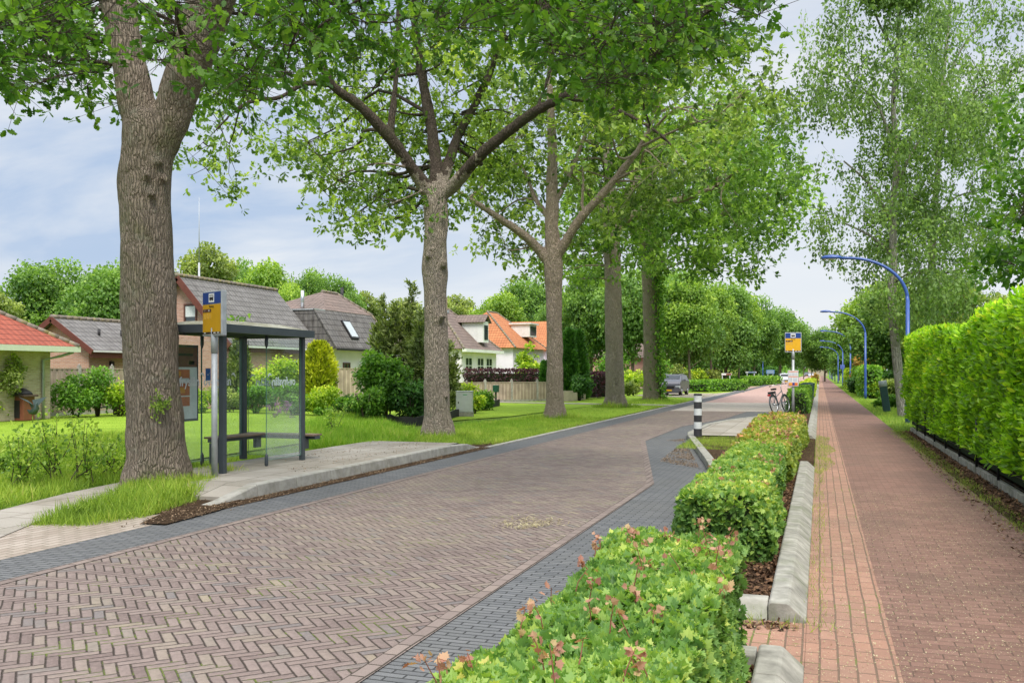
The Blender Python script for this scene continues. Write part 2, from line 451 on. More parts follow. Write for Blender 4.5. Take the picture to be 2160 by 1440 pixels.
G['tree_a'] = leafmat('tree_leaf_a', [(0, (.05, .115, .032)), (.4, (.095, .19, .05)), (.75, (.15, .265, .07)), (1, (.23, .35, .10))], .42)
G['tree_b'] = leafmat('tree_leaf_b', [(0, (.06, .13, .025)), (.4, (.13, .235, .045)), (.75, (.21, .32, .06)), (1, (.30, .42, .09))], .42)
G['tree_c'] = leafmat('tree_leaf_c', [(0, (.08, .125, .04)), (.4, (.15, .21, .065)), (.75, (.22, .29, .09)), (1, (.31, .38, .13))], .42)
G['laurel'] = leafmat('laurel_leaf', [(0, (.04, .11, .01)), (.35, (.11, .25, .015)), (.65, (.22, .41, .022)), (1, (.40, .56, .045))], .42, .36, .4, warm=(2.2, 1.9, 1.7))
G['maple'] = leafmat('maple_leaf', [(0, (.045, .11, .03)), (.4, (.095, .195, .048)), (.72, (.185, .29, .065)), (.95, (.30, .38, .09)), (1, (.36, .36, .12))], .4, .5, .35, warm=(2.05, 1.8, 1.75))
G['maple_far'] = leafmat('maple_leaf_far', [(0, (.05, .10, .02)), (.35, (.12, .19, .038)), (.68, (.20, .265, .055)), (.86, (.30, .29, .09)), (1, (.36, .19, .10))], .35, .5, .35)
G['shoot'] = leafmat('young_leaf', [(0, (.34, .15, .11)), (.5, (.46, .26, .18)), (1, (.48, .36, .18))], .4, .5, .35, (1.2, .9, .6), warm=(1.2, 1.2, 1.2))
G['bush_dark'] = leafmat('bush_leaf_dark', [(0, (.015, .05, .012)), (.5, (.04, .12, .025)), (1, (.10, .22, .045))], .3)
G['bush'] = leafmat('bush_leaf', [(0, (.035, .095, .015)), (.45, (.08, .19, .025)), (1, (.20, .36, .05))], .35)
G['bush_lime'] = leafmat('bush_leaf_lime', [(0, (.07, .14, .012)), (.45, (.19, .31, .02)), (1, (.42, .50, .05))], .35)
G['conifer'] = leafmat('conifer_needle', [(0, (.04, .07, .028)), (.5, (.095, .14, .05)), (1, (.19, .25, .09))], .25)
G['thuja'] = leafmat('thuja_spray', [(0, (.010, .04, .010)), (.5, (.03, .10, .018)), (1, (.075, .19, .03))], .2)
G['gold'] = leafmat('golden_cypress', [(0, (.07, .11, .008)), (.45, (.20, .26, .015)), (1, (.42, .45, .03))], .25)
G['copper'] = leafmat('copper_beech', [(0, (.02, .008, .012)), (.5, (.055, .022, .03)), (1, (.12, .05, .055))], .25, .5, .4, (1.3, .7, .7), warm=(1.4, 1.3, 1.3))
G['orange_leaf'] = leafmat('orange_leaf', [(0, (.16, .14, .03)), (.5, (.42, .28, .05)), (1, (.60, .32, .08))], .35, .5, .3, (1.2, 1, .6), warm=(1.2, 1.2, 1.2))
G['flower'] = leafmat('flower_purple', [(0, (.22, .07, .22)), (1, (.42, .18, .40))], .3, .6, .2, (1.1, .9, 1.1), warm=(1.2, 1.2, 1.2))
G['grass'] = leafmat('grass_blade', [(0, (.085, .15, .022)), (.4, (.17, .28, .035)), (.75, (.29, .40, .06)), (1, (.42, .41, .14))], .35, .6, .25, warm=(1.45, 1.35, 1.3))
G['grass_long'] = leafmat('grass_long', [(0, (.09, .19, .02)), (.5, (.18, .34, .03)), (.88, (.30, .44, .06)), (1, (.42, .40, .14))], .35, .6, .25, warm=(1.35, 1.25, 1.3))
G['litter'] = leafmat('dead_leaf', [(0, (.04, .022, .014)), (.5, (.11, .06, .034)), (1, (.26, .15, .08))], .1, .8, .15, (1, .9, .7), warm=(1, 1, 1))
G['litter2'] = leafmat('crumbled_leaf', [(0, (.07, .047, .03)), (.5, (.22, .15, .095)), (1, (.42, .30, .19))], .1, .8, .15, (1, .9, .7), warm=(1, 1, 1))
G['straw'] = leafmat('straw', [(0, (.30, .25, .12)), (1, (.52, .47, .30))], .1, .8, .15, (1, .95, .7), warm=(1, 1, 1))
G['stem'] = plain('twig', (.075, .055, .04), .9, var=.3)
G['stem_green'] = plain('green_stem', (.12, .17, .05), .8, var=.3)
G['hedge_core'] = plain('hedge_inside', (.022, .035, .012), .95, var=.5, scale=14)
G['bark'] = barkmat('oak_bark', (.24, .19, .145), (.39, .32, .255), 1.0, (.15, .17, .05), .42, (.36, .37, .29))
G['bark2'] = barkmat('oak_bark_grey', (.29, .24, .19), (.45, .38, .31), 1.1, (.12, .14, .05), .12, (.30, .30, .24))
G['bark3'] = barkmat('oak_bark_pale', (.34, .265, .205), (.50, .40, .32), 1.1)
G['bark_dark'] = barkmat('limb_bark_backlit', (.065, .05, .04), (.14, .11, .085), 1.2, (.09, .11, .04), .45)  # backlit look of the limbs put into a darker bark colour, plus moss
G['bark_moss'] = barkmat('oak_bark_mossy', (.27, .225, .155), (.42, .36, .26), 1.0, (.12, .15, .045), .4)
G['bark_birch'] = barkmat('birch_bark', (.24, .21, .18), (.62, .58, .52), .55, (.10, .12, .05), .3)
G['bark_far'] = plain('far_bark', (.16, .125, .09), .95, var=.3, scale=3)
# ------------------------------------------------------------------ trees
def in_poly(px, py, poly):
    P = np.array(poly, float); res = np.zeros(len(px), bool); j = len(P) - 1
    for i in range(len(P)):
        xi, yi = P[i]; xj, yj = P[j]
        c = ((yi > py) != (yj > py)) & (px < (xj - xi) * (py - yi) / (yj - yi + 1e-12) + xi)
        res ^= c; j = i
    return res

def sample_crown(ells, n_in, n_out, masks, rng, gap=.30, gapthr=.40, dmin=7.0, zmin=0.0, excl=(), dfront=0.0, fkeep=1.0):
    ins, outs = [], []; it = 0
    while (len(ins) < n_in or len(outs) < n_out) and it < 400:
        it += 1
        w = np.array([e[2] for e in ells]); k = rng.choice(len(ells), 600, p=w / w.sum())
        v = rng.normal(size=(600, 3)); v /= np.linalg.norm(v, axis=1, keepdims=True)
        v *= rng.random((600, 1)) ** (1 / 3.6)
        C = np.array([ells[i][0] for i in k]) + v * np.array([ells[i][1] for i in k])
        px, py, d = proj(C)
        ok = (d > dmin) & (C[:, 2] > zmin)
        fr = (px > -40) & (px < 2200) & (py > -40) & (py < 1400)
        mk = np.zeros(600, bool)
        for m in masks: mk |= in_poly(px, py, m)
        ex = np.zeros(600, bool)
        for m in excl: ex |= in_poly(px, py, m)
        ok &= ~(ex & (d < dfront + .6)); ok &= (d > dfront - .8) | (rng.random(600) < fkeep)
        for i in np.nonzero(ok)[0]:
            nz = mnoise.noise(Vector(C[i]) * gap + Vector((w.sum() * 7, 3, 1)))
            if nz < gapthr - .62: continue
            if fr[i]:
                if mk[i] and len(ins) < n_in: ins.append(C[i])
            elif len(outs) < n_out: outs.append(C[i])
    return np.array(ins + outs)

def limb_pts(spec, D):
    """spec rows (px,py,depth offset,radius m) -> smoothed world points"""
    rows = [(*PD(a, b, D + c), r) for a, b, c, r in spec]
    sm = smooth_path(rows, 5)
    return [Vector(q[:3]) for q in sm], [max(.006, float(q[3])) for q in sm]

def rosettes(C, rng, n_ros, sig, n_leaf, leaf, droop=-.25, flat=.55):
    N = len(C)
    ros = np.repeat(C, n_ros, 0) + rng.normal(size=(N * n_ros, 3)) * np.array([sig, sig, sig * flat])
    out = ros - np.repeat(C, n_ros, 0)
    out /= np.linalg.norm(out, axis=1, keepdims=True) + 1e-6
    M = len(ros) * n_leaf
    d = np.repeat(out, n_leaf, 0) * .55 + rng.normal(size=(M, 3)) * .75; d[:, 2] += droop
    nrm = rng.normal(size=(M, 3)) * .55; nrm[:, 2] += .9
    pos = np.repeat(ros, n_leaf, 0) + rng.normal(size=(M, 3)) * leaf * .22
    s = leaf * rng.uniform(.5, 1.35, M)
    rnd = np.clip(np.repeat(np.clip(np.repeat(rng.normal(.45, .22, N), n_ros) + rng.normal(size=len(ros)) * .12, 0, 1), n_leaf) + rng.normal(size=M) * .14, 0, 1)
    return ros, pos, frames(d, nrm), s, rnd

def branch_net(mb, C, LP, LR, rng, gsize=10, mat=0, twig=True, rmax=.06, seg=5, lim=7.5):
    LPn = np.array([tuple(p) for p in LP]); LRn = np.array(LR)
    okc = np.zeros(len(C), bool)
    K = max(1, len(C) // gsize); seeds = C[rng.choice(len(C), K, replace=False)]
    gi = np.argmin(((C[:, None, :] - seeds[None]) ** 2).sum(2), 1)
    for g in range(K):
        idx = np.nonzero(gi == g)[0]
        if len(idx) == 0: continue
        cen = C[idx].mean(0)
        dist = np.linalg.norm(LPn - cen, axis=1) + .6 * np.maximum(0, LPn[:, 2] - cen[2])
        k = int(np.argmin(dist)); a = LPn[k]; L = np.linalg.norm(cen - a)
        if L > lim: continue
        okc[idx] = True
        r0 = min(LRn[k] * .6, rmax, .012 + .014 * L)
        mids = []
        for f in (.33, .66):
            p = a + (cen - a) * f + rng.normal(size=3) * L * .07; p[2] += L * .07 * (1 - f); mids.append(p)
        path = smooth_path([(*a, r0), (*mids[0], r0 * .75), (*mids[1], r0 * .5), (*cen, r0 * .25)], 3)
        mb.tube([q[:3] for q in path], [max(.005, float(q[3])) for q in path], seg, mat, cap=False)
        if twig:
            bp = np.array([q[:3] for q in path])
            for i in idx:
                j = int(np.argmin(np.linalg.norm(bp[2:] - C[i], axis=1))) + 2
                b = bp[j]; m = (b + C[i]) / 2 + rng.normal(size=3) * .08; m[2] += .06
                mb.tube([b, m, C[i]], [.012, .008, .004], 3, mat, cap=False)
    return C[okc]

def oak(label, D, trunk, limbs, ells, masks, n_in, n_out, leaf, tmpl, lmat, barks, seed, n_ros=9, n_leaf=6, sig=.42, remesh=0, burrs=(), gapthr=.40, limbmat=1, cat='tree', zmin=0.0, name='oak_tree', rosetwig=False, gsize=10, dmin=7.0, excl=(), fkeep=1.0, exlimb=0, zsplit=None):
    rng = np.random.default_rng(seed)
    tp, tr = limb_pts(trunk, D)
    base = (tp[0].x, tp[0].y, 0)
    root = thing(name, label, cat, base, 'old oaks in a row along the street' if name == 'oak_tree' else None)
    mb = MB(); mb.tube(tp, tr, 28, 0, wob=.10, seed=seed)
    # root flare buttresses
    for k in range(9):
        a = k * 2 * math.pi / 9 + rng.uniform(-.3, .3); r = tr[0] * .80
        c0 = Vector(base)
        mb.tube([c0 + Vector((math.cos(a) * r * 1.12, math.sin(a) * r * 1.12, -.12)), c0 + Vector((math.cos(a) * r * .95, math.sin(a) * r * .95, .25)), c0 + Vector((math.cos(a) * r * .62, math.sin(a) * r * .62, .9))], [tr[0] * .30, tr[0] * .22, tr[0] * .10], 10, 0)
    LP, LR = [], []
    cut = int(len(tp) * .5)
    if not remesh: LP += tp[cut:]; LR += tr[cut:]
    mbl = mb if remesh else MB()
    for sp in limbs:
        p, r = limb_pts(sp, D)
        if seed == 22: r = [q * .86 for q in r]
        mbl.tube(p, r, 14 if r[0] > .12 else 9, 0 if remesh else limbmat, wob=.12, seed=seed + 3)
        LP += p[(10 if remesh and r[0] > .25 else 4):]; LR += r[(10 if remesh and r[0] > .25 else 4):]
    for (px, py, dd, rr, squash) in burrs:
        c = PD(px, py, D + dd)
        for q in range(3):
            cc = c + Vector(rng.normal(size=3)) * rr * .3
            mb.lathe([(rr * .55 * math.sin(t), -rr * .55 * math.cos(t) * squash) for t in (.25, .8, 1.4, 2, 2.6, 2.95)], cc, 10, 0)
    if remesh:
        o = mb.build('trunk', barks, root)
        md = o.modifiers.new('r', 'REMESH'); md.mode = 'VOXEL'; md.voxel_size = remesh; md.use_smooth_shade = True
        sm = o.modifiers.new('s', 'SMOOTH'); sm.factor = .5; sm.iterations = 14
        dg = bpy.context.evaluated_depsgraph_get(); dg.update()
        me = bpy.data.meshes.new_from_object(o.evaluated_get(dg))
        o.modifiers.clear(); old = o.data; o.data = me; bpy.data.meshes.remove(old)
        vs = me.vertices; co = np.empty(len(vs) * 3); vs.foreach_get('co', co); co = co.reshape(-1, 3)
        no = np.empty(len(vs) * 3); vs.foreach_get('normal', no); no = no.reshape(-1, 3)
        dsp = np.array([mnoise.fractal(Vector((q[0] * 5, q[1] * 5, q[2] * 1.6)), 1, 2, 4) * .02 + mnoise.noise(Vector((q[0] * 13, q[1] * 13, q[2] * 1.8))) * .012 for q in co])
        co = co + no * dsp[:, None]; vs.foreach_set('co', co.ravel()); me.update()
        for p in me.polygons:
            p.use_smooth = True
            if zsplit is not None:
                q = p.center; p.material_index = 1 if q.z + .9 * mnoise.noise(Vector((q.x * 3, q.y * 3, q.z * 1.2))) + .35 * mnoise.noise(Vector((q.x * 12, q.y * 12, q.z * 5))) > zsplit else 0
        mb = mbl = MB()
    excl = list(excl)
    if exlimb:      # keep sprays off the near side of the main limbs
        for sp in limbs:
            if sp[0][3] < .1: continue
            for (a0, b0, _, r0), (a1, b1, _, r1) in zip(sp[:-1], sp[1:]):
                v = Vector((a1 - a0, b1 - b0)); v.normalize(); w = Vector((-v.y, v.x)) * exlimb
                excl.append([(a0 + w.x, b0 + w.y), (a1 + w.x, b1 + w.y), (a1 - w.x, b1 - w.y), (a0 - w.x, b0 - w.y)])
    C = sample_crown(ells, n_in, n_out, masks, rng, gapthr=gapthr, zmin=zmin, dmin=dmin, excl=excl, dfront=D, fkeep=fkeep)
    tw = mbl if remesh else mbl
    C = branch_net(tw, C, LP, LR, rng, gsize, limbmat, rmax=.038 if rosetwig else .06, lim=4.5 if rosetwig else 7.5)
    ros, pos, R, s, rnd = rosettes(C, rng, n_ros, sig, n_leaf, leaf)
    if rosetwig:
        CC = np.repeat(C, n_ros, 0)
        for a, b in zip(CC, ros):
            tw.tube([a, b], [.005, .003], 3, limbmat, cap=False)
    if remesh:
        tw.build('branches_and_twigs' if False else 'branch', barks, root)
    else:
        for i in range(len(mbl.f)): pass
        b0 = len(mb.v); mb.v += mbl.v; mb.f += [[k + b0 for k in f] for f in mbl.f]; mb.m += mbl.m; mb.sm += mbl.sm; mb.uv += mbl.uv
        mb.build('trunk', barks, root)
    leaf_mesh('crown', tmpl[0], tmpl[1], pos, R, s, rnd, lmat, root)
    return root

T1a = [[(-60, -60), (250, -60), (252, 90), (215, 150), (160, 235), (110, 200), (60, 175), (30, 225), (-60, 160)],
       [(196, 80), (256, 80), (262, 265), (225, 270), (205, 190)],
       [(285, -60), (400, -60), (402, 40), (335, 175), (300, 90)],
       [(440, -60), (1650, -60), (1630, 20), (1600, 95), (1545, 125), (1490, 105), (1450, 170), (1380, 250), (1270, 245), (1215, 150), (1120, 70), (1000, 55), (900, 110), (780, 140), (700, 105), (640, 150), (560, 185), (480, 225), (410, 250), (385, 215), (440, 150), (500, 40)]]
oak('big old oak with a thick forked trunk at the bus shelter, nearest of the row', 13.8,
    [(333, 1040, 0, .50), (334, 1000, 0, .455), (330, 940, 0, .415), (326, 880, 0, .40), (318, 780, 0, .395), (314, 680, 0, .385), (311, 560, 0, .37), (307, 470, 0, .365), (306, 390, 0, .375), (313, 320, 0, .385), (322, 272, 0, .39), (326, 240, 0, .30)],
    [[(318, 310, 0, .29), (294, 235, 0, .265), (274, 140, 0, .255), (258, 60, 0, .252), (250, -10, 0, .25), (232, -130, .2, .22), (190, -320, .4, .16), (120, -600, .8, .08)],
     [(332, 310, 0, .30), (366, 232, 0, .285), (400, 135, -.1, .29), (428, 50, -.2, .32), (455, -20, -.3, .315), (520, -140, -.4, .25), (610, -330, -.3, .17), (700, -600, 0, .08)],
     [(440, 20, -.2, .2), (500, -60, -.3, .18), (640, -120, -.6, .13), (850, -170, -1.4, .10), (1100, -160, -2.4, .075), (1350, -110, -3.2, .05), (1520, -60, -3.6, .03)],
     [(262, 30, 0, .15), (180, -60, -.4, .10), (60, -110, -1, .07), (-100, -120, -1.6, .04)],
     [(470, -60, -.3, .17), (560, -190, -1.0, .13), (760, -300, -2, .09), (1000, -380, -3, .05)]],
    [((-7.0, 10.6, 8.4), (8.2, 5.6, 3.9), 1)], T1a, 360, 170, .125, OAK, G['oak_near'], [G['bark'], G['bark_dark']], 11,
    n_ros=9, n_leaf=6, sig=.34, remesh=.035, burrs=[(258, 372, -.1, .15, 1), (338, 338, -.30, .10, 1), (285, 350, -.30, .13, 1.2), (322, 408, -.36, .10, 1), (292, 402, -.32, .09, 1), (345, 845, -.36, .14, .9), (268, 340, -.05, .12, 1), (308, 372, -.36, .08, 1), (350, 380, -.22, .09, 1), (275, 395, -.24, .08, 1)], gapthr=.36, rosetwig=True, excl=[[(120, -40), (300, -40), (345, 150), (400, 60), (395, -40), (540, -40), (470, 170), (415, 275), (400, 420), (230, 420), (205, 200)]])

T2 = [[(420, 190), (520, 150), (640, 100), (700, 60), (900, -60), (1500, -60), (1560, 80), (1540, 200), (1500, 260), (1480, 335), (1430, 310), (1370, 275), (1250, 275), (1180, 290), (1110, 330), (1060, 395), (1000, 420), (962, 400), (955, 450), (890, 470), (800, 485), (720, 482), (690, 455), (650, 462), (662, 392), (700, 372), (640, 372), (580, 345), (535, 332), (530, 250), (560, 230), (520, 222), (490, 290), (480, 350), (510, 380), (510, 440), (450, 450), (390, 430), (370, 360), (365, 300), (400, 240)]]
oak('oak with dark spreading limbs growing beside the grey cabinet, second in the row', 24.56,
    [(923, 930, 0, .45), (923, 905, 0, .375), (922, 860, 0, .345), (921, 760, 0, .33), (919, 650, 0, .315), (917, 560, 0, .33), (919, 480, 0, .31), (919, 420, 0, .33), (920, 385, 0, .27)],
    [[(912, 425, 0, .22), (900, 400, -.1, .21), (862, 345, -.4, .195), (820, 288, -.8, .185), (760, 225, -1.2, .155), (700, 178, -1.6, .135), (668, 110, -1.9, .11), (640, 20, -2.2, .09), (600, -120, -2.4, .05)],
     [(700, 178, -1.6, .11), (640, 178, -1.8, .085), (590, 206, -2, .078), (535, 212, -2.2, .07), (490, 240, -2.4, .05), (445, 285, -2.6, .04), (405, 322, -2.8, .022)],
     [(545, 212, -2.2, .04), (520, 250, -2.3, .03), (500, 300, -2.4, .022), (470, 350, -2.5, .015), (440, 420, -2.6, .01)],
     [(822, 290, -.8, .13), (832, 200, -.7, .10), (838, 110, -.6, .09), (842, 0, -.4, .075), (850, -150, 0, .04)],
     [(920, 400, .1, .22), (918, 330, .4, .20), (905, 240, .7, .17), (885, 130, 1, .15), (870, 0, 1.3, .12), (860, -150, 1.6, .08)],
     [(925, 405, .1, .22), (938, 370, .4, .19), (965, 290, .9, .155), (1005, 215, 1.3, .135), (1040, 140, 1.6, .12), (1058, 92, 1.8, .105), (1120, 62, 1.8, .1), (1180, 85, 1.6, .08), (1255, 100, 1.4, .06)],
     [(928, 415, 0, .22), (960, 388, -.3, .20), (1010, 330, -.9, .18), (1075, 275, -1.4, .17), (1130, 235, -1.8, .15), (1190, 203, -2.2, .12), (1240, 168, -2.5, .10), (1278, 128, -2.8, .08), (1300, 40, -3, .05)],
     [(1190, 205, -2.2, .085), (1260, 218, -2.6, .07), (1330, 245, -3, .06), (1400, 290, -3.3, .045), (1450, 350, -3.5, .03)],
     [(1060, 92, 1.8, .07), (1080, 20, 2, .06), (1140, -60, 2.2, .04)], [(1240, 168, -2.5, .05), (1262, 100, -2.7, .05), (1230, 30, -2.8, .04)],
     [(1130, 235, -1.8, .05), (1160, 150, -1.8, .05), (1170, 60, -1.8, .04)],
     [(870, 355, -.4, .06), (800, 345, -1, .05), (740, 360, -1.6, .04), (690, 380, -2.2, .025)],
     [(900, 398, -.1, .05), (850, 420, -.8, .04), (790, 440, -1.4, .03), (730, 455, -2, .018)]],
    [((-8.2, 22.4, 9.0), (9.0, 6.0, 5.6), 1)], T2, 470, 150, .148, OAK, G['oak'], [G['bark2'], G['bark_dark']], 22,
    n_ros=10, n_leaf=6, sig=.36, burrs=[(905, 532, -.3, .17, .9), (940, 560, -.3, .14, .9), (930, 672, -.3, .15, .9), (944, 835, -.25, .10, .9)], gapthr=.44, fkeep=.22, exlimb=44, remesh=.032, zsplit=7.0, rosetwig=False)

T3 = [[(962, 330), (1000, 290), (1050, 120), (1150, 40), (1500, 40), (1600, 60), (1645, 140), (1660, 240), (1560, 330), (1420, 400), (1330, 470), (1230, 520), (1140, 585), (1080, 558), (1040, 548), (992, 520), (975, 430)]]
oak('pale-barked oak with pinkish branches on the mown verge, third in the row', 34.9,
    [(1171, 890, 0, .44), (1170, 865, 0, .36), (1170, 820, 0, .325), (1170, 740, 0, .31), (1169, 650, 0, .31), (1167, 565, 0, .345), (1166, 530, 0, .31), (1164, 470, 0, .26), (1165, 380, 0, .22), (1165, 300, 0, .18), (1160, 200, .2, .13), (1160, 80, .4, .07)],
    [[(1160, 558, 0, .22), (1146, 538, 0, .20), (1110, 500, -.2, .17), (1060, 465, -.5, .14), (1000, 425, -.8, .10), (950, 395, -1.1, .06)],
     [(1172, 545, 0, .2), (1188, 518, -.2, .195), (1225, 460, -.6, .17), (1275, 405, -.9, .155), (1320, 350, -1.2, .13), (1350, 310, -1.4, .10), (1385, 240, -1.6, .06)],
     [(1165, 440, 0, .12), (1195, 380, .3, .10), (1225, 310, .6, .08), (1245, 240, .8, .05)],
     [(1164, 470, 0, .12), (1130, 420, .5, .10), (1110, 370, 1, .07), (1080, 300, 1.5, .05)],
     [(1225, 460, -.6, .08), (1230, 390, -.6, .07), (1228, 350, -.5, .05)]],
    [((-7.6, 33.4, 9.8), (9.0, 6.4, 6.4), 1)], T3, 430, 100, .2, LEAF, G['oak_pale'], [G['bark3'], G['bark3']], 33, n_ros=9, sig=.42, gapthr=.46, fkeep=.3, exlimb=30, remesh=.04)

T4 = [[(1180, 330), (1240, 230), (1500, 160), (1610, 260), (1610, 480), (1530, 560), (1470, 520), (1400, 560), (1300, 585), (1200, 602), (1120, 595), (1160, 500)]]
oak('straight oak with a mossy fork above the long grass tuft, fourth in the row', 45.4,
    [(1298, 866, 0, .62), (1298, 845, 0, .50), (1297, 800, 0, .455), (1296, 740, 0, .44), (1294, 650, 0, .42), (1292, 560, 0, .40), (1290, 490, 0, .40), (1286, 400, 0, .3), (1280, 300, 0, .22), (1275, 200, 0, .14)],
    [[(1288, 500, 0, .24), (1268, 440, 0, .2), (1240, 400, -.4, .16), (1190, 360, -.8, .1)],
     [(1293, 505, 0, .28), (1312, 470, 0, .25), (1370, 438, -.4, .21), (1440, 420, -1, .16), (1510, 395, -1.6, .1)],
     [(1290, 470, 0, .2), (1320, 420, .5, .16), (1350, 360, 1, .12), (1370, 290, 1.4, .08)]],
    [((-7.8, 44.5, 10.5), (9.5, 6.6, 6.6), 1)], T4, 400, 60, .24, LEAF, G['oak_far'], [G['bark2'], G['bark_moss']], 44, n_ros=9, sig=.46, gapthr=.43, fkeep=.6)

T5 = [[(1320, 330), (1420, 230), (1560, 180), (1640, 200), (1668, 270), (1708, 370), (1698, 480), (1655, 540), (1605, 590), (1560, 592), (1525, 560), (1492, 598), (1440, 562), (1385, 592), (1325, 560)]]
oak('oak with ivy climbing its trunk beside the parked dark car, fifth in the row', 55.25,
    [(1377, 850, 0, .64), (1376, 836, 0, .56), (1375, 800, 0, .51), (1373, 700, 0, .46), (1370, 600, 0, .44), (1369, 540, 0, .42), (1375, 450, 0, .28), (1370, 350, 0, .2), (1365, 250, 0, .12)],
    [[(1370, 545, 0, .28), (1400, 500, 0, .25), (1450, 470, -.5, .2), (1530, 450, -1, .14), (1610, 430, -1.5, .08)],
     [(1368, 545, 0, .24), (1345, 500, 0, .2), (1320, 470, .4, .15), (1290, 440, .8, .1)],
     [(1450, 470, -.5, .12), (1500, 400, -.4, .1), (1560, 330, -.2, .07)]],
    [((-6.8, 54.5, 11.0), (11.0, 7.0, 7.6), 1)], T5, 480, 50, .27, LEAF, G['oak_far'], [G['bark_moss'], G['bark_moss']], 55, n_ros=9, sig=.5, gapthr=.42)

# ivy on the fifth oak: a climbing plant of its own
def ivy():
    rng = np.random.default_rng(5)
    root = thing('ivy', 'green ivy climbing the right side of the fifth oak trunk', 'ivy', (*PXY(1392, 55), 0))
    pos = []
    for k in range(1500):
        py = rng.uniform(520, 845); px = 1392 + rng.normal() * 5 - (rng.random() < .25) * rng.uniform(0, 22) + max(0, (py - 740)) * .05
        pos.append(tuple(PD(px, py, 55.25 + rng.uniform(-.62, -.1))))
    pos = np.array(pos); N = len(pos)
    d = rng.normal(size=(N, 3)); d[:, 2] -= .5; n = rng.normal(size=(N, 3)) * .5 + np.array([SA, -CA, .3])
    leaf_mesh('foliage', *LEAF, pos, frames(d, n), rng.uniform(.14, .26, N), rng.uniform(0, .9, N), G['bush'], root)
    mb = MB(); mb.tube([PD(1394, 848, 54.75), PD(1392, 760, 54.8), PD(1389, 640, 54.82), PD(1386, 530, 54.9)], [.04, .03, .025, .01], 6)
    mb.build('stem', G['stem'], root)
ivy()

# sprouts on the nearest trunk
def sprout():
    rng = np.random.default_rng(9)
    c = PD(343, 848, 13.8 - .43); root = thing('trunk_sprout', 'tuft of young shoots on a burr of the nearest oak trunk', 'shoots', c)
    pos, mb = [], MB()
    for k in range(26):
        tip = c + Vector((rng.normal() * .11, -.05 - abs(rng.normal()) * .05, rng.normal() * .10 - .02))
        mb.tube([c, (c + tip) / 2 + Vector((0, -.04, .02)), tip], [.004, .003, .002], 3)
        for q in range(9): pos.append(tuple(c.lerp(tip, rng.uniform(.3, 1.1)) + Vector(rng.normal(size=3)) * .022))
    pos = np.array(pos); N = len(pos); d = rdir(N, .3, rng); n = rng.normal(size=(N, 3)) + np.array([0, -.6, .5])
    leaf_mesh('foliage', *OAK, pos, frames(d, n), rng.uniform(.035, .065, N), rng.uniform(.2, .9, N), G['oak'], root)
    mb.build('stem', G['stem_green'], root)
sprout()

# ------------------------------------------------------------------ birches
def birch(label, D, trunk, limbs, ells, masks, n_in, n_out, seed, leaf=.12, name='birch_tree', mats=None):
    rng = np.random.default_rng(seed)
    tp, tr = limb_pts(trunk, D); root = thing(name, label, 'tree', (tp[0].x, tp[0].y, 0), 'birches behind the laurel hedge' if name == 'birch_tree' else None)
    mb = MB(); mb.tube(tp, tr, 14, 0, wob=.12, seed=seed); LP, LR = tp[8:], tr[8:]
    for sp in limbs:
        p, r = limb_pts(sp, D); mb.tube(p, r, 8, 0, wob=.1); LP += p; LR += r
    C = sample_crown(ells, n_in, n_out, masks, rng, gap=.42, gapthr=.55)
    branch_net(mb, C, LP, LR, rng, 14, 1, twig=False, rmax=.05, seg=4)
    # hanging sprays
    pos, rnd = [], []
    for c in C:
        n = rng.integers(8, 15); base = rng.uniform(.1, .8)
        for q in range(n):
            a = c + rng.normal(size=3) * np.array([.38, .38, .26]); L = rng.uniform(.25, .85)
            sway = rng.normal(size=2) * .2
            k = int(L / .062)
            t = rng.random(k); p = a + np.stack([sway[0] * t, sway[1] * t, -L * t], 1) + rng.normal(size=(k, 3)) * .085
            pos.append(p); rnd.append(np.clip(base + rng.normal(size=k) * .16, 0, 1))
            mb.tube([a, a + np.array([sway[0] * .6, sway[1] * .6, -L * .6]), a + np.array([sway[0], sway[1], -L])], [.004, .003, .002], 3, 1, cap=False)
    pos = np.concatenate(pos); rnd = np.concatenate(rnd); N = len(pos)
    d = rng.normal(size=(N, 3)) * .6; d[:, 2] -= .9
    n = rng.normal(size=(N, 3)); n[:, 2] += .4
    mb.build('trunk', mats or [G['bark_birch'], G['stem']], root)
    leaf_mesh('crown', *LEAF, pos, frames(d, n), leaf * rng.uniform(.7, 1.3, N), rnd, G['birch'], root)
BM = [(1652, 150), (1665, 90), (1700, 30), (1760, -60), (2170, -60), (2155, 150), (2110, 260), (2135, 330), (2110, 420), (2125, 520), (2080, 600), (2050, 680), (1960, 700), (1905, 690), (1860, 640), (1800, 625), (1750, 605), (1722, 520), (1735, 430), (1705, 360), (1690, 280), (1660, 220)]
birch('birch with a leaning white trunk beside the nearest blue street lamp', 36.5,
      [(1908, 884, 0, .24), (1900, 830, 0, .19), (1890, 740, 0, .175), (1882, 640, 0, .17), (1884, 540, 0, .155), (1884, 440, 0, .135), (1892, 330, 0, .11), (1884, 220, 0, .09), (1893, 100, 0, .07), (1898, -40, 0, .05), (1900, -200, 0, .02)],
      [[(1884, 470, 0, .08), (1860, 430, -.4, .06), (1825, 380, -.8, .045), (1780, 340, -1.2, .03)], [(1886, 400, 0, .07), (1920, 330, -.3, .05), (1960, 260, -.6, .03)],
       [(1890, 330, 0, .06), (1850, 220, .3, .05), (1800, 170, .6, .03)], [(1884, 540, 0, .06), (1840, 500, .3, .05), (1780, 470, .5, .03)], [(1893, 120, 0, .05), (1850, 40, 0, .04), (1830, -40, 0, .02)]],
      [((2.4, 39.2, 9.6), (4.4, 3.4, 7.6), 1)], [BM], 275, 110, 66, leaf=.15)
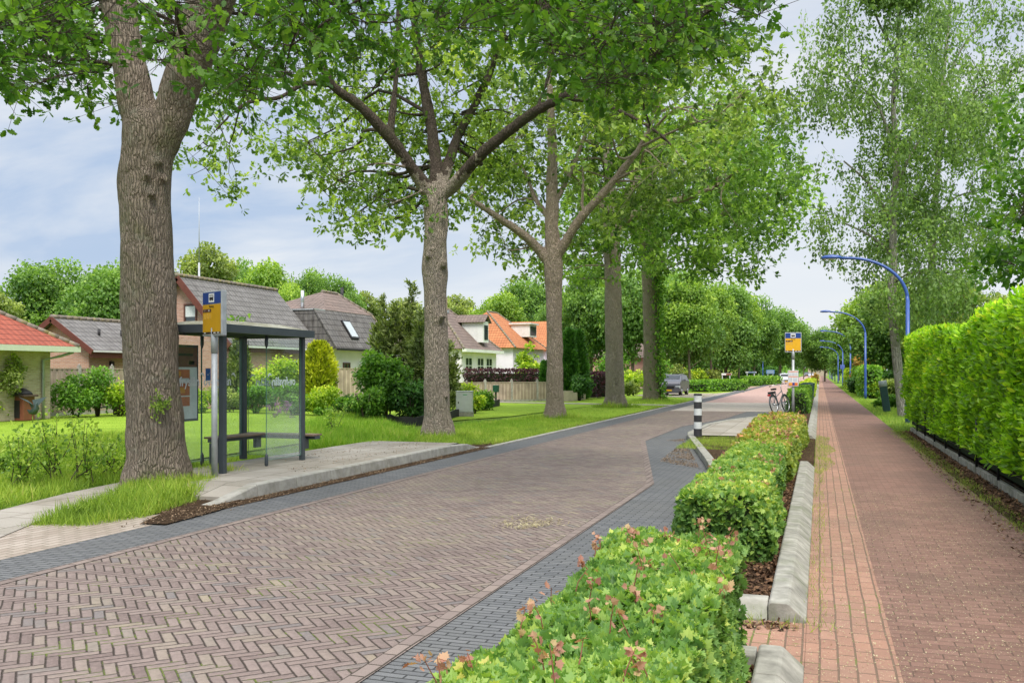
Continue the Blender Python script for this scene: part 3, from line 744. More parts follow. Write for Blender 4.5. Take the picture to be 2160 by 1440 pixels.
birch('taller birch standing behind the leaning birch with dark upper limbs', 41.0,
      [(1975, 860, 0, .22), (1970, 760, 0, .18), (1966, 650, 0, .17), (1966, 540, 0, .16), (1972, 440, 0, .13), (1980, 330, 0, .11), (1985, 200, 0, .09), (2000, 60, 0, .07), (2010, -100, 0, .04)],
      [[(1972, 330, 0, .08), (2000, 260, -.5, .06), (2050, 200, -1, .04), (2100, 170, -1.5, .025)], [(1980, 300, 0, .07), (2020, 230, .4, .05), (2080, 230, .6, .03)], [(1985, 200, 0, .06), (2030, 100, -.3, .04), (2090, 30, -.6, .02)],
       [(1968, 480, 0, .06), (2010, 420, -.4, .04), (2070, 400, -.8, .02)]],
      [((6.4, 43.0, 10.2), (4.9, 3.6, 8.2), 1)], [BM], 265, 120, 77, leaf=.14)
for q in ():
    pass

# large-leaved shrub tree reaching in from the right edge
def edge_tree():
    rng = np.random.default_rng(31)
    M = [[(2110, 480), (2135, 330), (2150, 210), (2175, 180), (2175, 720), (2135, 660), (2105, 630), (2090, 590)]]
    base = (5.2, 23.0, 0)
    root = thing('garden_tree', 'large-leaved garden tree reaching in over the laurel hedge at the right edge', 'tree', base)
    mb = MB(); tp = [Vector((5.2, 23, 0)), Vector((5.15, 23, 2.2)), Vector((5.0, 22.9, 4.2)), Vector((4.8, 22.9, 6.2)), Vector((4.7, 22.8, 7.8))]
    sm = smooth_path([(*p, r) for p, r in zip(tp, (.12, .1, .085, .06, .02))], 4)
    mb.tube([q[:3] for q in sm], [float(q[3]) for q in sm], 10)
    C = sample_crown([((4.7, 22.9, 5.6), (2.4, 2.6, 3.4), 1)], 95, 130, M, rng, gap=.5, gapthr=.5)
    branch_net(mb, C, [Vector(q[:3]) for q in sm], [float(q[3]) for q in sm], rng, 8, 0)
    ros, pos, R, s, rnd = rosettes(C, rng, 5, .3, 4, .17, -.3)
    mb.build('trunk', [G['stem']], root)
    leaf_mesh('crown', *LEAF, pos, R, s, rnd, G['oak_near'], root)
edge_tree()

# ------------------------------------------------------------------ generic trees and bushes
def lump_cloud(rng, H, W, z0, lumps, n, leaf, spread=.36):
    """leaf positions on the outside of many overlapping lumps; returns pos,dir,normal,rnd"""
    cz = (z0 + H) / 2; rz = (H - z0) / 2; rx = W / 2
    cen, rad = [], []
    for k in range(lumps):
        v = rng.normal(size=3); v /= np.linalg.norm(v); v *= rng.random() ** .4 * .78
        c = np.array([v[0] * rx, v[1] * rx, cz + v[2] * rz]); cen.append(c)
        rad.append(spread * min(rx, rz) * rng.uniform(.5, 1.4))
    cen = np.array(cen); rad = np.array(rad)
    k = rng.choice(lumps, n, p=rad ** 2 / (rad ** 2).sum())
    v = rng.normal(size=(n, 3)); v[:, 2] = v[:, 2] * .8 + .25; v /= np.linalg.norm(v, axis=1, keepdims=True)
    pos = cen[k] + v * (rad[k] * np.where(rng.random(n) < .14, rng.uniform(1.05, 1.4, n), rng.uniform(.55, 1.12, n)))[:, None] * np.array([1, 1, .85])
    d = v * .5 + rng.normal(size=(n, 3)) * .6; d[:, 2] -= .25
    nr = v * .8 + rng.normal(size=(n, 3)) * .5; nr[:, 2] += .35
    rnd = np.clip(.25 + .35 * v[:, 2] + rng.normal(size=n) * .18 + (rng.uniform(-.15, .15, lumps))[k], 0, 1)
    ok = pos[:, 2] > z0 * .9
    return pos[ok], d[ok], nr[ok], rnd[ok]

def proto_tree(H, W, z0, lumps, n, leaf, mat, seed, spread=.36, trunk_r=.22, tmpl=CLUMP):
    rng = np.random.default_rng(seed)
    root = thing('background_tree', 'x', 'tree')
    mb = MB(); pts = [(0, 0, -.1, trunk_r * 1.25), (.03, 0, z0 * .6, trunk_r), (.0, .1, z0 + (H - z0) * .3, trunk_r * .7), (.1, 0, H * .82, trunk_r * .2)]
    sm = smooth_path(pts, 4); mb.tube([q[:3] for q in sm], [float(q[3]) for q in sm], 9, wob=.1)
    for k in range(9):
        a = rng.uniform(0, 6.28); z = rng.uniform(z0 * .9, H * .6); L = W * rng.uniform(.25, .42)
        mb.tube([(0, 0, z), (math.cos(a) * L * .5, math.sin(a) * L * .5, z + L * .45), (math.cos(a) * L, math.sin(a) * L, z + L * .7)], [trunk_r * .4, trunk_r * .25, trunk_r * .08], 5)
    mb.build('trunk', G['bark_far'], root)
    pos, d, nr, rnd = lump_cloud(rng, H, W, z0, lumps, n, leaf, spread)
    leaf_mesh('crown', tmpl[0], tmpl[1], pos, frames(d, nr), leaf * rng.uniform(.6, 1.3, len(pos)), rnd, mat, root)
    return root

PROTO = {
    'a': proto_tree(12, 10, 2.0, 60, 24000, .32, G['tree_a'], 1, .30),
    'b': proto_tree(12, 9, 1.8, 56, 24000, .30, G['tree_b'], 2, .31),
    'c': proto_tree(12, 8, 2.0, 60, 12000, .27, G['tree_c'], 3, .23),
    's': proto_tree(9, 5.5, 2.4, 44, 13000, .22, G['tree_b'], 4, .30, .12),
    'd': proto_tree(12, 10, 1.6, 70, 26000, .30, G['oak_far'], 5, .28),
    'p': proto_tree(12, 9, .6, 60, 24000, .32, G['tree_a'], 6, .30),
}
_used = set()
def bgtree(px, D, top, wpx, kind, label, group='trees beyond the gardens', rot=None, name='background_tree', base=0.0):
    src = PROTO[kind]
    H = {'s': 9}.get(kind, 12); W = {'a': 10, 'b': 9, 'c': 8, 's': 5.5, 'd': 10, 'p': 9}[kind]
    o = src if kind not in _used else copy_tree(src)
    _used.add(kind)
    x, y = PXY(px, D); h = EYE + (HY - top) * D / FPX - base; w = wpx * D / FPX
    o.name = name; o.location = (x, y, base); o.rotation_euler = (0, 0, rot if rot is not None else (px * 1.37) % 6.28)
    o.scale = (w / W, w / W, h / H)
    tag(o, label, 'tree', group)
    return o
BG = [
    (0, 72, 598, 130, 'c', 'pale yellowish tree at the left edge above the red tiled bungalow'),
    (110, 84, 548, 210, 'd', 'broad bright green tree between the bungalow and the nearest oak trunk'),
    (225, 80, 540, 190, 'a', 'tall dark green tree directly left of the nearest oak trunk'),
    (440, 92, 488, 170, 'c', 'thin airy tree behind the mast on the pink brick house'),
    (395, 100, 560, 150, 'a', 'dark tree low behind the mast and the pink gable'),
    (555, 84, 536, 170, 'b', 'bright rounded tree behind the roof ridge of the pink brick house'),
    (612, 72, 578, 110, 'b', 'small round pale tree at the end of the pink house roof'),
    (700, 112, 560, 130, 'a', 'dark green tree behind the slate roof with the skylight'),
    (770, 130, 598, 110, 'c', 'low distant tree behind the flue of the skylight house'),
    (860, 128, 612, 130, 'c', 'distant tree behind the tops of the shrub conifers'),
    (965, 135, 603, 120, 'c', 'feathery distant tree above the chimney of the white house'),
    (1050, 128, 606, 140, 'b', 'light distant tree above the orange roofs'),
    (1110, 150, 585, 150, 'd', 'full green tree left of the third oak trunk'),
    (1245, 92, 548, 140, 'd', 'tall dense tree between the third and fourth oak trunks'),
    (1335, 88, 545, 170, 'a', 'dense dark tree between the fourth and fifth oak trunks'),
    (1440, 100, 550, 160, 'p', 'tall full tree rising behind the parked dark car'),
    (1530, 112, 580, 150, 'p', 'broad tree behind the young street trees at the junction'),
    (1590, 150, 625, 120, 'd', 'grey green distant tree left of the big old tree at the bend'),
    (1740, 170, 690, 90, 'd', 'small distant tree above the far end of the cycle path'),
    (1852, 92, 578, 165, 'b', 'bright green tree behind the second blue street lamp'),
    (1880, 76, 600, 190, 'd', 'dense green tree right behind the leaning birch'),
    (1995, 66, 570, 230, 'c', 'soft olive tree above the laurel hedge and below the birch crowns'),
    (2130, 74, 600, 150, 'c', 'thin grey green tree at the right edge behind the laurel hedge'),
    (500, 100, 548, 140, 'd', 'mid green tree peeping between the airy tree and the rounded tree'),
    (650, 100, 570, 120, 'd', 'dull green tree between the round pale tree and the dark one'),
    (1180, 130, 600, 120, 'a', 'shaded far tree showing just left of the fourth oak'),
    (1400, 125, 560, 120, 'd', 'shaded far tree just right of the fifth oak trunk'),
    (1475, 150, 640, 130, 'p', 'low leafy tree closing the view behind the slim street trees'),
    (1555, 190, 680, 110, 'p', 'low leafy tree behind the blue direction boards'),
    (1620, 240, 705, 90, 'p', 'low leafy tree far behind the old tree at the bend'),
    (1260, 115, 690, 120, 'p', 'low leafy tree behind the thuja cones'),
    (1350, 140, 690, 120, 'p', 'low leafy tree behind the brick villa'),
    (1790, 150, 700, 100, 'p', 'low leafy tree behind the third and fourth lamps'),
    (1950, 90, 690, 170, 'p', 'low leafy tree filling the view under the birches'),
]
for a in BG: bgtree(*a)
# street trees at the junction with visible slim trunks
for px, D, top, w, lab in ((1454, 86, 575, 120, 'slim street tree next to the parked dark car'), (1500, 104, 590, 110, 'slim street tree behind the near low hedge at the junction'),
                           (1558, 116, 605, 100, 'slim street tree between the brown sign and the blue direction sign')):
    bgtree(px, D, top, w, 's', lab, 'slim street trees at the junction', name='street_tree')
bgtree(1645, 172, 640, 140, 'a', 'big old tree with a thick trunk and round crown at the bend', None, name='old_tree')
for k, (px, D, top, w) in enumerate(((1695, 230, 690, 50), (1668, 260, 700, 50), (1712, 300, 715, 36), (1754, 240, 705, 50), (1770, 190, 690, 70))):
    bgtree(px, D, top, w, 'dab'[k % 3], ('hazy tree above the far cars', 'hazy tree left of the far cars', 'hazy tree at the vanishing end of the street', 'hazy tree above the row of far lamps', 'hazy tree right of the far lamps')[k], 'hazy trees at the end of the street')

def far_wood():
    rng = np.random.default_rng(99); P = []
    for k in range(14000):
        a = rng.uniform(-1.35, 1.25); R = rng.uniform(430, 520); h = 9 + 5 * mnoise.noise(Vector((a * 14, 0, 0))) + 3 * mnoise.noise(Vector((a * 60, 2, 0)))
        P.append((R * math.sin(a), R * math.cos(a), h * rng.random() ** .7))
    P = np.array(P); N = len(P); o = leaf_mesh('far_wood', *CLUMP, P, frames(rdir(N, .2, rng), rdir(N, .5, rng)), rng.uniform(1.6, 3.4, N), np.clip(.35 + rng.normal(size=N) * .2, 0, 1), G['tree_a']); tag(o, kind='stuff')
far_wood()
# ------------------------------------------------------------------ ground, road, paths, kerbs
M_ground = groundmat('ground_grass', [(.09, .105, .03), (.12, .19, .03), (.17, .29, .035), (.22, .33, .06)], 2.0, 45, .04)
M_lawn = groundmat('lawn_grass', [(.14, .235, .025), (.21, .33, .03), (.28, .41, .042), (.35, .47, .065)], 1.2, 34, .03, .1, .12)
M_soil = groundmat('mulch', [(.018, .012, .008), (.06, .037, .022), (.12, .075, .045), (.22, .14, .085)], 9, 60, .05)
M_road = herring('road_brick', 0, [(0, (.155, .116, .106)), (.3, (.215, .168, .15)), (.6, (.245, .193, .172)), (.82, (.265, .222, .175)), (.93, (.155, .148, .15)), (1, (.31, .26, .18))], (.08, .06, .048), .0735, 3, math.radians(45), moss=(.16, .21, .035), joint_w=.085, tone=(.165, .128, .115))
M_border = pavers('road_border_brick', [(.155, .122, .11), (.195, .155, .14), (.225, .18, .158)], (.06, .048, .038), .21, .10, 'y', .5, .008)
M_far_road = pavers('far_road_brick', [(.34, .22, .19), (.38, .25, .22), (.42, .28, .24)], (.20, .14, .12), .2, .1, 'x', .5, .006, dirt=(.42, .30, .26))
M_plateau = pavers('grey_plateau', [(.30, .265, .235), (.35, .315, .28), (.40, .36, .32)], (.2, .17, .15), .3, .3, 'x', .5, .01, dirt=(.36, .31, .27))
M_gutter = pavers('dark_gutter_brick', [(.085, .089, .096), (.115, .119, .126), (.15, .153, .158)], (.045, .046, .047), .20, .066, 'x', .5, .007, speck=(.20, .20, .18), bump=.8, dirt=(.14, .14, .135))
M_drive = pavers('driveway_paver', [(.26, .21, .175), (.32, .27, .23), (.38, .325, .28)], (.17, .15, .11), .21, .105, 'y', .5, .008, dirt=(.24, .195, .145), speck=(.16, .10, .06))
M_slab = pavers('concrete_slab', [(.25, .23, .195), (.31, .285, .25), (.36, .33, .29)], (.11, .10, .075), .6, .6, 'y', .5, .008, dirt=(.19, .16, .115), speck=(.12, .08, .05))
M_conc = plain('kerb_concrete', (.36, .345, .31), .9, var=.2, scale=7, bump=.7, dirt=(.22, .21, .165))
M_conc2 = plain('kerb_concrete_grey', (.30, .29, .255), .95, var=.35, scale=7, bump=.3, spec=.15, dirt=(.20, .21, .15))
M_band = pavers('orange_paver', [(.255, .14, .10), (.30, .17, .12), (.34, .195, .142)], (.16, .11, .08), .21, .102, 'y', .5, .007, moss=(.13, .17, .035), speck=(.52, .40, .28), mossamt=.3, dirt=(.20, .135, .105))
M_path = pavers('red_path_brick', [(.14, .080, .062), (.185, .105, .082), (.225, .13, .103)], (.115, .075, .058), .20, .10, 'x', .5, .005, moss=(.13, .16, .035), speck=(.48, .36, .25), mossamt=.1, dirt=(.135, .092, .072))

def sheet(name, poly, z, mat, cut=1):
    mb = MB(); mb.add([(p[0], p[1], z) for p in poly], [tuple(range(len(poly)))], 0)
    o = mb.build(name, mat); tag(o, kind='structure')
    if o.data.polygons[0].normal.z < 0: o.data.flip_normals()
    return o
def g2(*pts): return [(q.x, q.y) for q in (PG(*p) for p in pts)]

sheet('ground', [(-900, -60), (900, -60), (900, 1500), (-900, 1500)], -.05, M_ground)
sheet('lawn', [(-60, 12), (-11.6, 12), (-11.9, 18), (-12.2, 24), (-12.6, 30), (-11.5, 34.5), (-11, 48), (-11, 80), (-60, 80)], -.02, M_lawn)
sheet('verge', [(-11, 29), (-7.5, 29), (-7.4, 84), (-11, 84)], -.012, M_lawn)
sheet('gutter', [(-7.05, -30), (-1.3, -30), (-1.3, 420), (-7.05, 420)], 0.0, M_gutter)
sheet('road', [(-6.2, -30), (-2.5, -30), (-2.5, 14.0), (-4.2, 22.7), (-4.2, 29.2), (-3.4, 34.5), (-3.1, 41), (-6.2, 41)], .004, M_road)
sheet('road', [(-6.2, 53), (-2.2, 53), (-1.6, 62), (-1.5, 420), (-6.6, 420)], .004, M_far_road)
sheet('road', [(-6.3, 41), (-1.45, 41), (-1.45, 53), (-6.3, 53)], .008, M_plateau)
# soldier course along both edges of the brick road
def strip_along(name, pts, w, z, mat, side=1):
    mb = MB(); L = []
    for i, p in enumerate(pts):
        a = Vector(pts[max(i - 1, 0)]); b = Vector(pts[min(i + 1, len(pts) - 1)]); t = (b - a).normalized(); n = Vector((-t.y, t.x)) * side
        L.append((Vector(p), Vector(p) + n * w))
    vs = [(q.x, q.y, z) for pr in L for q in pr]
    mb.add(vs, [(2 * i, 2 * i + 1, 2 * i + 3, 2 * i + 2) for i in range(len(L) - 1)])
    o = mb.build(name, mat); tag(o, kind='structure')
    if o.data.polygons[0].normal.z < 0: o.data.flip_normals()
    return o
strip_along('road_edging', [(-2.5, -30), (-2.5, 14.0), (-4.2, 22.7), (-4.2, 29.2), (-3.4, 34.5), (-3.1, 41)], .115, .008, M_border, -1)
strip_along('road_edging', [(-6.2, -30), (-6.2, 41)], .115, .008, M_border, 1)
# junction mouth: gutter bends off to the left
sheet('side_road', [(-6.9, 92), (-7.0, 86), (-9, 91), (-14, 97), (-40, 103), (-40, 112), (-14, 108), (-9, 110), (-6.9, 118)], .006, M_far_road)
strip_along('gutter', [(-6.9, 80), (-7.4, 86), (-9, 90.5), (-14, 96), (-40, 102)], .9, .010, M_gutter, -1)
sheet('gravel_drive', [(-7.2, 55.5), (-7.2, 62), (-9, 63.5), (-13, 67), (-13, 76), (-8, 77), (-7.2, 82), (-7.1, 82), (-7.1, 55.5)], -.004, M_drive)
sheet('side_path', [(-7.2, 47.5), (-7.2, 49), (-30, 52.8), (-30, 51.6)], -.004, M_slab)
sheet('soil', g2((296, 1106), (400, 1058), (470, 1024), (528, 1014), (545, 1030), (500, 1062), (462, 1078), (350, 1108)), .018, M_soil)
# white flush edging band
mb = MB()
y = 19.6
while y < 84:
    mb.box((-7.12, y + .49, -.01), (.13, .975, .06)); y += 1.0
o = mb.build('edging_kerb', M_conc); tag(o, kind='structure')
# left driveway and footpath
sheet('driveway', [(-7.05, -2), (-7.05, 9.9), (-7.15, 9.85), (-7.5, 9.2), (-7.95, 8.3), (-8.6, 7.95), (-9.6, 6.5), (-14, 3), (-14, -2)], .002, M_drive)
fp = g2((-300, 1160), (0, 1077), (140, 1041), (262, 1016)) + [(-10.35, 12.4), (-10.2, 14.6), (-9.3, 14.6), (-9.3, 12.6)] + g2((330, 1020), (262, 1040), (215, 1062), (75, 1103), (-300, 1260))
sheet('footpath', fp, .010, M_slab)
# bus platform with ramped concrete kerb
def ramp_z(y): return .17 * min(1, max(0, (y - 9.9) / 1.0)) * min(1, max(0, (19.6 - y) / .9))
mb = MB(); ys = [10.3, 10.9] + [11.5 + .5 * k for k in range(15)] + [18.7, 19.4]
for a, b in zip(ys[:-1], ys[1:]):
    xa = -9.55 if a > 11.6 else -8.4; xb = -9.55 if b > 11.6 else -8.4
    mb.add([(-7.46, a, ramp_z(a) - .004), (-7.46, b, ramp_z(b) - .004), (xb, b, ramp_z(b) - .004), (xa, a, ramp_z(a) - .004)], [(0, 1, 2, 3)])
    mb.add([(xa, a, ramp_z(a) - .004), (xb, b, ramp_z(b) - .004), (xb, b, -.1), (xa, a, -.1)], [(0, 1, 2, 3)])
mb.add([(-7.46, 10.3, ramp_z(10.3) - .004), (-8.4, 10.3, ramp_z(10.3) - .004), (-8.4, 10.3, -.1), (-7.46, 10.3, -.1)], [(0, 1, 2, 3)])
o = mb.build('pavement', M_slab); tag(o, kind='structure')
mb = MB(); y = 9.9
while y < 19.6:
    b = min(y + .995, 19.6)
    n = 4 if (y < 11 or y > 18) else 1
    for q in range(n):
        ya, yb = y + (b - y) * q / n, y + (b - y) * (q + 1) / n - (.008 if q == n - 1 else 0)
        za, zb = max(.02, ramp_z(ya)), max(.02, ramp_z(yb))
        vs = []
        for yy, zz in ((ya, za), (yb, zb)):
            vs += [(-7.28, yy, -.05), (-7.30, yy, zz - .015), (-7.315, yy, zz), (-7.455, yy, zz), (-7.455, yy, -.05)]
        mb.add(vs, [(4, 3, 2, 1, 0), (5, 6, 7, 8, 9)] + [(k, k + 1, k + 6, k + 5) for k in range(4)])
    y += 1.0
o = mb.build('kerb', M_conc); tag(o, kind='structure')
# planting strip soil and its kerbs
sheet('soil', [(-1.4, -4), (-.2, -4), (-.2, 5.5), (-1.4, 5.5)], .05, M_soil)
sheet('soil', [(-1.4, 6.62), (-.2, 6.62), (-.2, 17.2), (-.1, 17.2), (-.1, 24.2), (-.2, 24.2), (-.2, 200), (-1.4, 200)], .05, M_soil)
M_kprof = [(-.335, -.05), (-.335, .115), (-.32, .13), (-.215, .13), (-.195, .122), (-.085, .025), (-.08, -.05)]
def kerb_run(y0, y1, endret=0, L=1.0, name='kerb'):
    mb = MB(); y = y0
    while y < y1 - .05:
        b = min(y + L, y1)
        mb.prism(M_kprof, 'y', y, b - .014); y += L
    if endret:   # return across the strip
        prof = [(-.03 * endret, -.05), (-.03 * endret, .02), (.06 * endret, .115), (.075 * endret, .13), (.2 * endret, .13), (.215 * endret, .115), (.215 * endret, -.05)]
        yb = y0 if endret > 0 else y1
        mb.prism([(yb + a, b) for a, b in prof], 'x', -1.35, -.34)
    o = mb.build(name, M_conc2, bevel=.006); tag(o, kind='structure'); return o
kerb_run(-4, 5.55, -1); kerb_run(6.55, 17.2, 1, .5); kerb_run(24.3, 130, 0)
sheet('cross_paving', [(-1.4, 5.56), (-.083, 5.56), (-.083, 6.54), (-1.4, 6.54)], .008, M_band)
# cycle path
sheet('cycle_path', [(-.09, -20), (2.06, -20), (2.06, 420), (-.09, 420)], .004, M_path)
sheet('cycle_path_band', [(-.085, -20), (.435, -20), (.435, 420), (-.085, 420)], .008, M_band)
sheet('soil', [(2.0, -6), (4.6, -6), (4.6, 29), (2.0, 29)], -.008, M_soil)
# jutting bus platform on the right side of the road, with slanted kerb
pts = [(-1.75, 15.8), (-2.02, 17.4), (-3.17, 23.6), (-3.3, 24.6), (-3.3, 28.8), (-2.9, 31.6), (-2.1, 34.6), (-1.4, 37.2)]
mb = MB()
for a, b in zip(pts[:-1], pts[1:]):
    L = (Vector(b) - Vector(a)).length; n = max(1, round(L)); 
    for k in range(n):
        p = Vector(a).lerp(Vector(b), k / n); q = Vector(a).lerp(Vector(b), (k + .99) / n)
        mb.bar((p.x + .075, p.y, .04), (q.x + .075, q.y, .04), .16, .18)
o = mb.build('kerb', M_conc2, bevel=.015); tag(o, kind='structure')
sheet('pavement', [(-3.02, 23.7), (-3.12, 24.6), (-3.12, 28.8), (-2.75, 31.5), (-1.95, 34.5), (-1.3, 36.8), (-1.3, 23.7)], .115, M_slab)
sheet('soil', [(-1.65, 16.0), (-1.87, 17.4), (-3.0, 23.65), (-1.3, 23.65), (-1.3, 16)], .09, M_soil)
sheet('soil', [(-7.32, 9.2), (-7.02, 9.6), (-7.03, 19.6), (-7.32, 20.4), (-7.6, 21.4), (-7.9, 19.8), (-7.33, 19.3), (-7.31, 11), (-7.5, 10.4), (-8.3, 9.9), (-7.9, 9.2)], .006, M_soil)

# ------------------------------------------------------------------ stuff: grass, litter
def poly_sample(poly, dens, rng):
    P = np.array(poly); lo, hi = P.min(0), P.max(0); A = (hi - lo).prod(); n = int(A * dens)
    q = lo + rng.random((n, 2)) * (hi - lo)
    return q[in_poly(q[:, 0], q[:, 1], poly)]
def grass(name, regions, mat, seed):
    rng = np.random.default_rng(seed); PP, HH, RR = [], [], []
    for poly, dens, h0, h1, z in regions:
        q = poly_sample(poly, dens, rng)
        if len(q) == 0: continue
        nz = np.array([mnoise.noise(Vector((a * 1.3, b * 1.3, 0))) for a, b in q]); keep = nz > -.42
        q = q[keep]; nz = nz[keep]
        PP.append(np.column_stack([q, np.full(len(q), z)])); HH.append(rng.uniform(h0, h1, len(q)) * (1 + .5 * nz)); RR.append(np.clip(.45 + .4 * nz + rng.normal(size=len(q)) * .2, 0, 1))
    P = np.concatenate(PP); H = np.concatenate(HH); r = np.concatenate(RR); N = len(P)
    d = rng.normal(size=(N, 3)) * .38; d[:, 2] = 1; n = rng.normal(size=(N, 3)); n[:, 2] = .1
    o = leaf_mesh(name, *BLADE, P, frames(d, n), H, r, mat); tag(o, kind='stuff'); return o
def ell(x, y, a, b): return [(x + a * math.cos(k * .4) * (1 + .2 * math.sin(k * 1.7)), y + b * math.sin(k * .4)) for k in range(16)]
tuft = g2((60, 1108), (215, 1062), (262, 1040), (268, 1005), (400, 985), (470, 1000), (530, 1012), (480, 1024), (410, 1060), (310, 1090), (180, 1110))
bank = g2((-80, 1085), (140, 1040), (262, 1014), (275, 915), (100, 925), (-80, 950))
def grow(p, f): c = np.mean(p, 0); return [tuple(c + (np.array(q) - c) * f) for q in p]
grass('verge_grass', [(tuft, 2400, .05, .2, 0), (grow(tuft, .86), 2200, .1, .27, 0), (grow(tuft, 1.07), 900, .02, .07, .012), (bank, 1100, .06, .24, -.03),
      ([(-7.5, 20.2), (-7.25, 22), (-7.2, 26), (-10.8, 26), (-11.4, 20), (-10.9, 14.5), (-9.6, 14.6), (-9.6, 19.4), (-8.2, 19.7)], 1500, .05, .16, -.03),
      ([(-7.25, 26), (-7.2, 34), (-10.6, 34), (-10.8, 26)], 800, .05, .13, -.03), ([(-7.25, 34), (-7.2, 47), (-10.6, 47), (-10.6, 34)], 200, .04, .11, -.03),
      ([(-7.25, 50), (-7.2, 55), (-10.6, 56), (-10.6, 50)], 260, .08, .2, -.03),
      (ell(-9.4, 44.4, 1.1, .9), 420, .12, .38, -.03), (ell(-9.4, 33.4, .9, .8), 420, .1, .28, -.03),
      (ell(-9.4, 54.8, 1.1, .9), 350, .1, .3, -.03), (ell(-9.6, 22.6, .9, .8), 600, .1, .26, -.03)], G['grass'], 1)
longg = g2((650, 950), (640, 905), (690, 885), (760, 880), (830, 905), (880, 920), (860, 940), (760, 950))
grass('long_grass', [(longg, 1500, .12, .36, -.03), (g2((900, 925), (960, 925), (1120, 900), (1140, 885), (1000, 890), (890, 905)), 420, .06, .17, -.03)], G['grass_long'], 2)
grass('path_weed', [([(-.1, 6.6), (.05, 6.6), (.06, 17), (-.1, 17)], 500, .02, .07, .01), ([(-.3, 17.0), (.02, 16), (.28, 18), (.12, 19.5), (.33, 21), (.18, 23), (.25, 25), (-.1, 26), (-.3, 24.3)], 1300, .02, .065, .012), ([(-.08, 10), (.0, 9), (.12, 12), (.02, 14), (.2, 17), (-.08, 17)], 300, .015, .05, .01),
      ([(-.5, 6.36), (.12, 6.3), (.1, 6.6), (-.5, 6.55)], 700, .03, .10, .01), ([(2.0, 9), (2.25, 9), (2.3, 29), (1.95, 29)], 900, .02, .07, 0), ([(1.85, 12), (2.1, 9), (2.2, 14), (2.3, 20), (2.3, 29), (1.75, 29), (1.95, 22), (1.8, 17)], 520, .015, .05, .01),
      ([(2.1, 29), (4.4, 29), (3.9, 60), (2.1, 60)], 200, .05, .16, -.03), ([(-2.9, 19.6), (-1.4, 19.6), (-1.4, 23.5), (-2.9, 23.2)], 1500, .03, .09, .09),
      ([(2.1, 60), (3.0, 60), (2.8, 120), (2.1, 120)], 90, .08, .16, -.03), ([(-.2, 24.4), (-.07, 24.4), (-.07, 60), (-.2, 60)], 120, .03, .08, .01)], G['grass'], 3)
def lawn_grass():
    grass('lawn_grass', [([(-30, 19), (-11.8, 14), (-12.2, 30), (-15, 34), (-30, 34)], 130, .03, .075, -.02), ([(-11, 34), (-7.5, 34), (-7.5, 84), (-11, 84)], 70, .04, .1, -.02)], G['grass'], 4)
lawn_grass()
def litter(name, regions, mat, s0, s1, seed, tm=FLAKE):
    rng = np.random.default_rng(seed); PP = []
    for poly, dens, z in regions:
        q = poly_sample(poly, dens, rng)
        if name in ('kerb_debris', 'straw'): q = q[np.array([mnoise.noise(Vector((a * 2.2, b * 1.6, 5))) + .55 * mnoise.noise(Vector((a * 7, b * 7, 2))) for a, b in q]) * .9 + rng.random(len(q)) * .9 > .42]
        PP.append(np.column_stack([q, np.full(len(q), z) + rng.uniform(0, .02, len(q))]))
    P = np.concatenate(PP); N = len(P)
    d = rng.normal(size=(N, 3)); d[:, 2] *= .2; n = rng.normal(size=(N, 3)) * .35; n[:, 2] += 1
    o = leaf_mesh(name, *tm, P, frames(d, n), rng.uniform(s0, s1, N), rng.random(N), mat); tag(o, kind='stuff'); return o
litter('leaf_litter', [([(-1.3, 6.7), (-.34, 6.7), (-.34, 17), (-1.3, 17)], 1100, .055), ([(-1.3, 2), (-.34, 2), (-.34, 5.4), (-1.3, 5.4)], 900, .055), ([(-1.2, 6.3), (-.15, 6.3), (-.15, 6.5), (-1.2, 6.5)], 900, .01),
      ([(2.15, 6), (2.55, 6), (2.55, 29), (2.2, 29)], 800, 0), ([(1.7, 6), (2.2, 6), (2.2, 22), (1.9, 22)], 130, .008), ([(2.55, 6), (3.6, 6), (3.6, 29), (2.55, 29)], 200, 0)], G['litter'], .02, .06, 1)
litter('kerb_debris', [([(-7.31, 9.6), (-7.0, 9.7), (-7.02, 19.5), (-7.31, 20)], 1500, .008), (g2((290, 1108), (400, 1055), (470, 1020), (530, 1012), (524, 1042), (462, 1080), (350, 1112)), 1500, .018), (g2((120, 1120), (300, 1105), (420, 1095), (330, 1112)), 160, .006), ([(-7.05, 9.5), (-6.85, 9.6), (-6.95, 19), (-7.05, 19.5)], 220, .004),
      ([(-9.3, 14.7), (-7.5, 12), (-7.5, 19), (-9.4, 19)], 170, .17), ([(-7.9, 19.4), (-7.2, 19.6), (-7.3, 22), (-8.1, 21)], 700, 0), ([(-7.22, 20), (-7.6, 22), (-7.7, 27), (-7.5, 34), (-7.7, 46), (-7.2, 46)], 330, .005), ([(-2.9, 17.5), (-2.0, 16.5), (-3.1, 22.6), (-3.6, 22.9), (-3.3, 23.8), (-3.15, 23.2)], 2600, .004),
      ([(-1.6, 16.2), (-1.9, 17.5), (-3.0, 23.4), (-1.4, 23.4)], 500, .092)], G['litter2'], .008, .028, 2)
sp = g2((1030, 1108), (1110, 1090), (1195, 1095), (1185, 1108), (1090, 1118))
litter('straw', [(sp, 1900, .006), ([(q[0] * 1.0, q[1]) for q in g2((1010, 1112), (1100, 1082), (1215, 1092), (1195, 1114), (1070, 1124))], 260, .006)], G['straw'], .02, .06, 3, ([(-.5, -.05, 0), (.5, -.05, 0), (.5, .05, .03), (-.5, .05, .03)], [[0, 1, 2, 3]]))
litter('seed_litter', [([(-.08, 4.5), (2.05, 4.5), (2.05, 14), (-.08, 14)], 700, .012), ([(-1.3, 5.6), (-.1, 5.6), (-.1, 6.5), (-1.3, 6.5)], 600, .012)], G['straw'], .004, .013, 4)

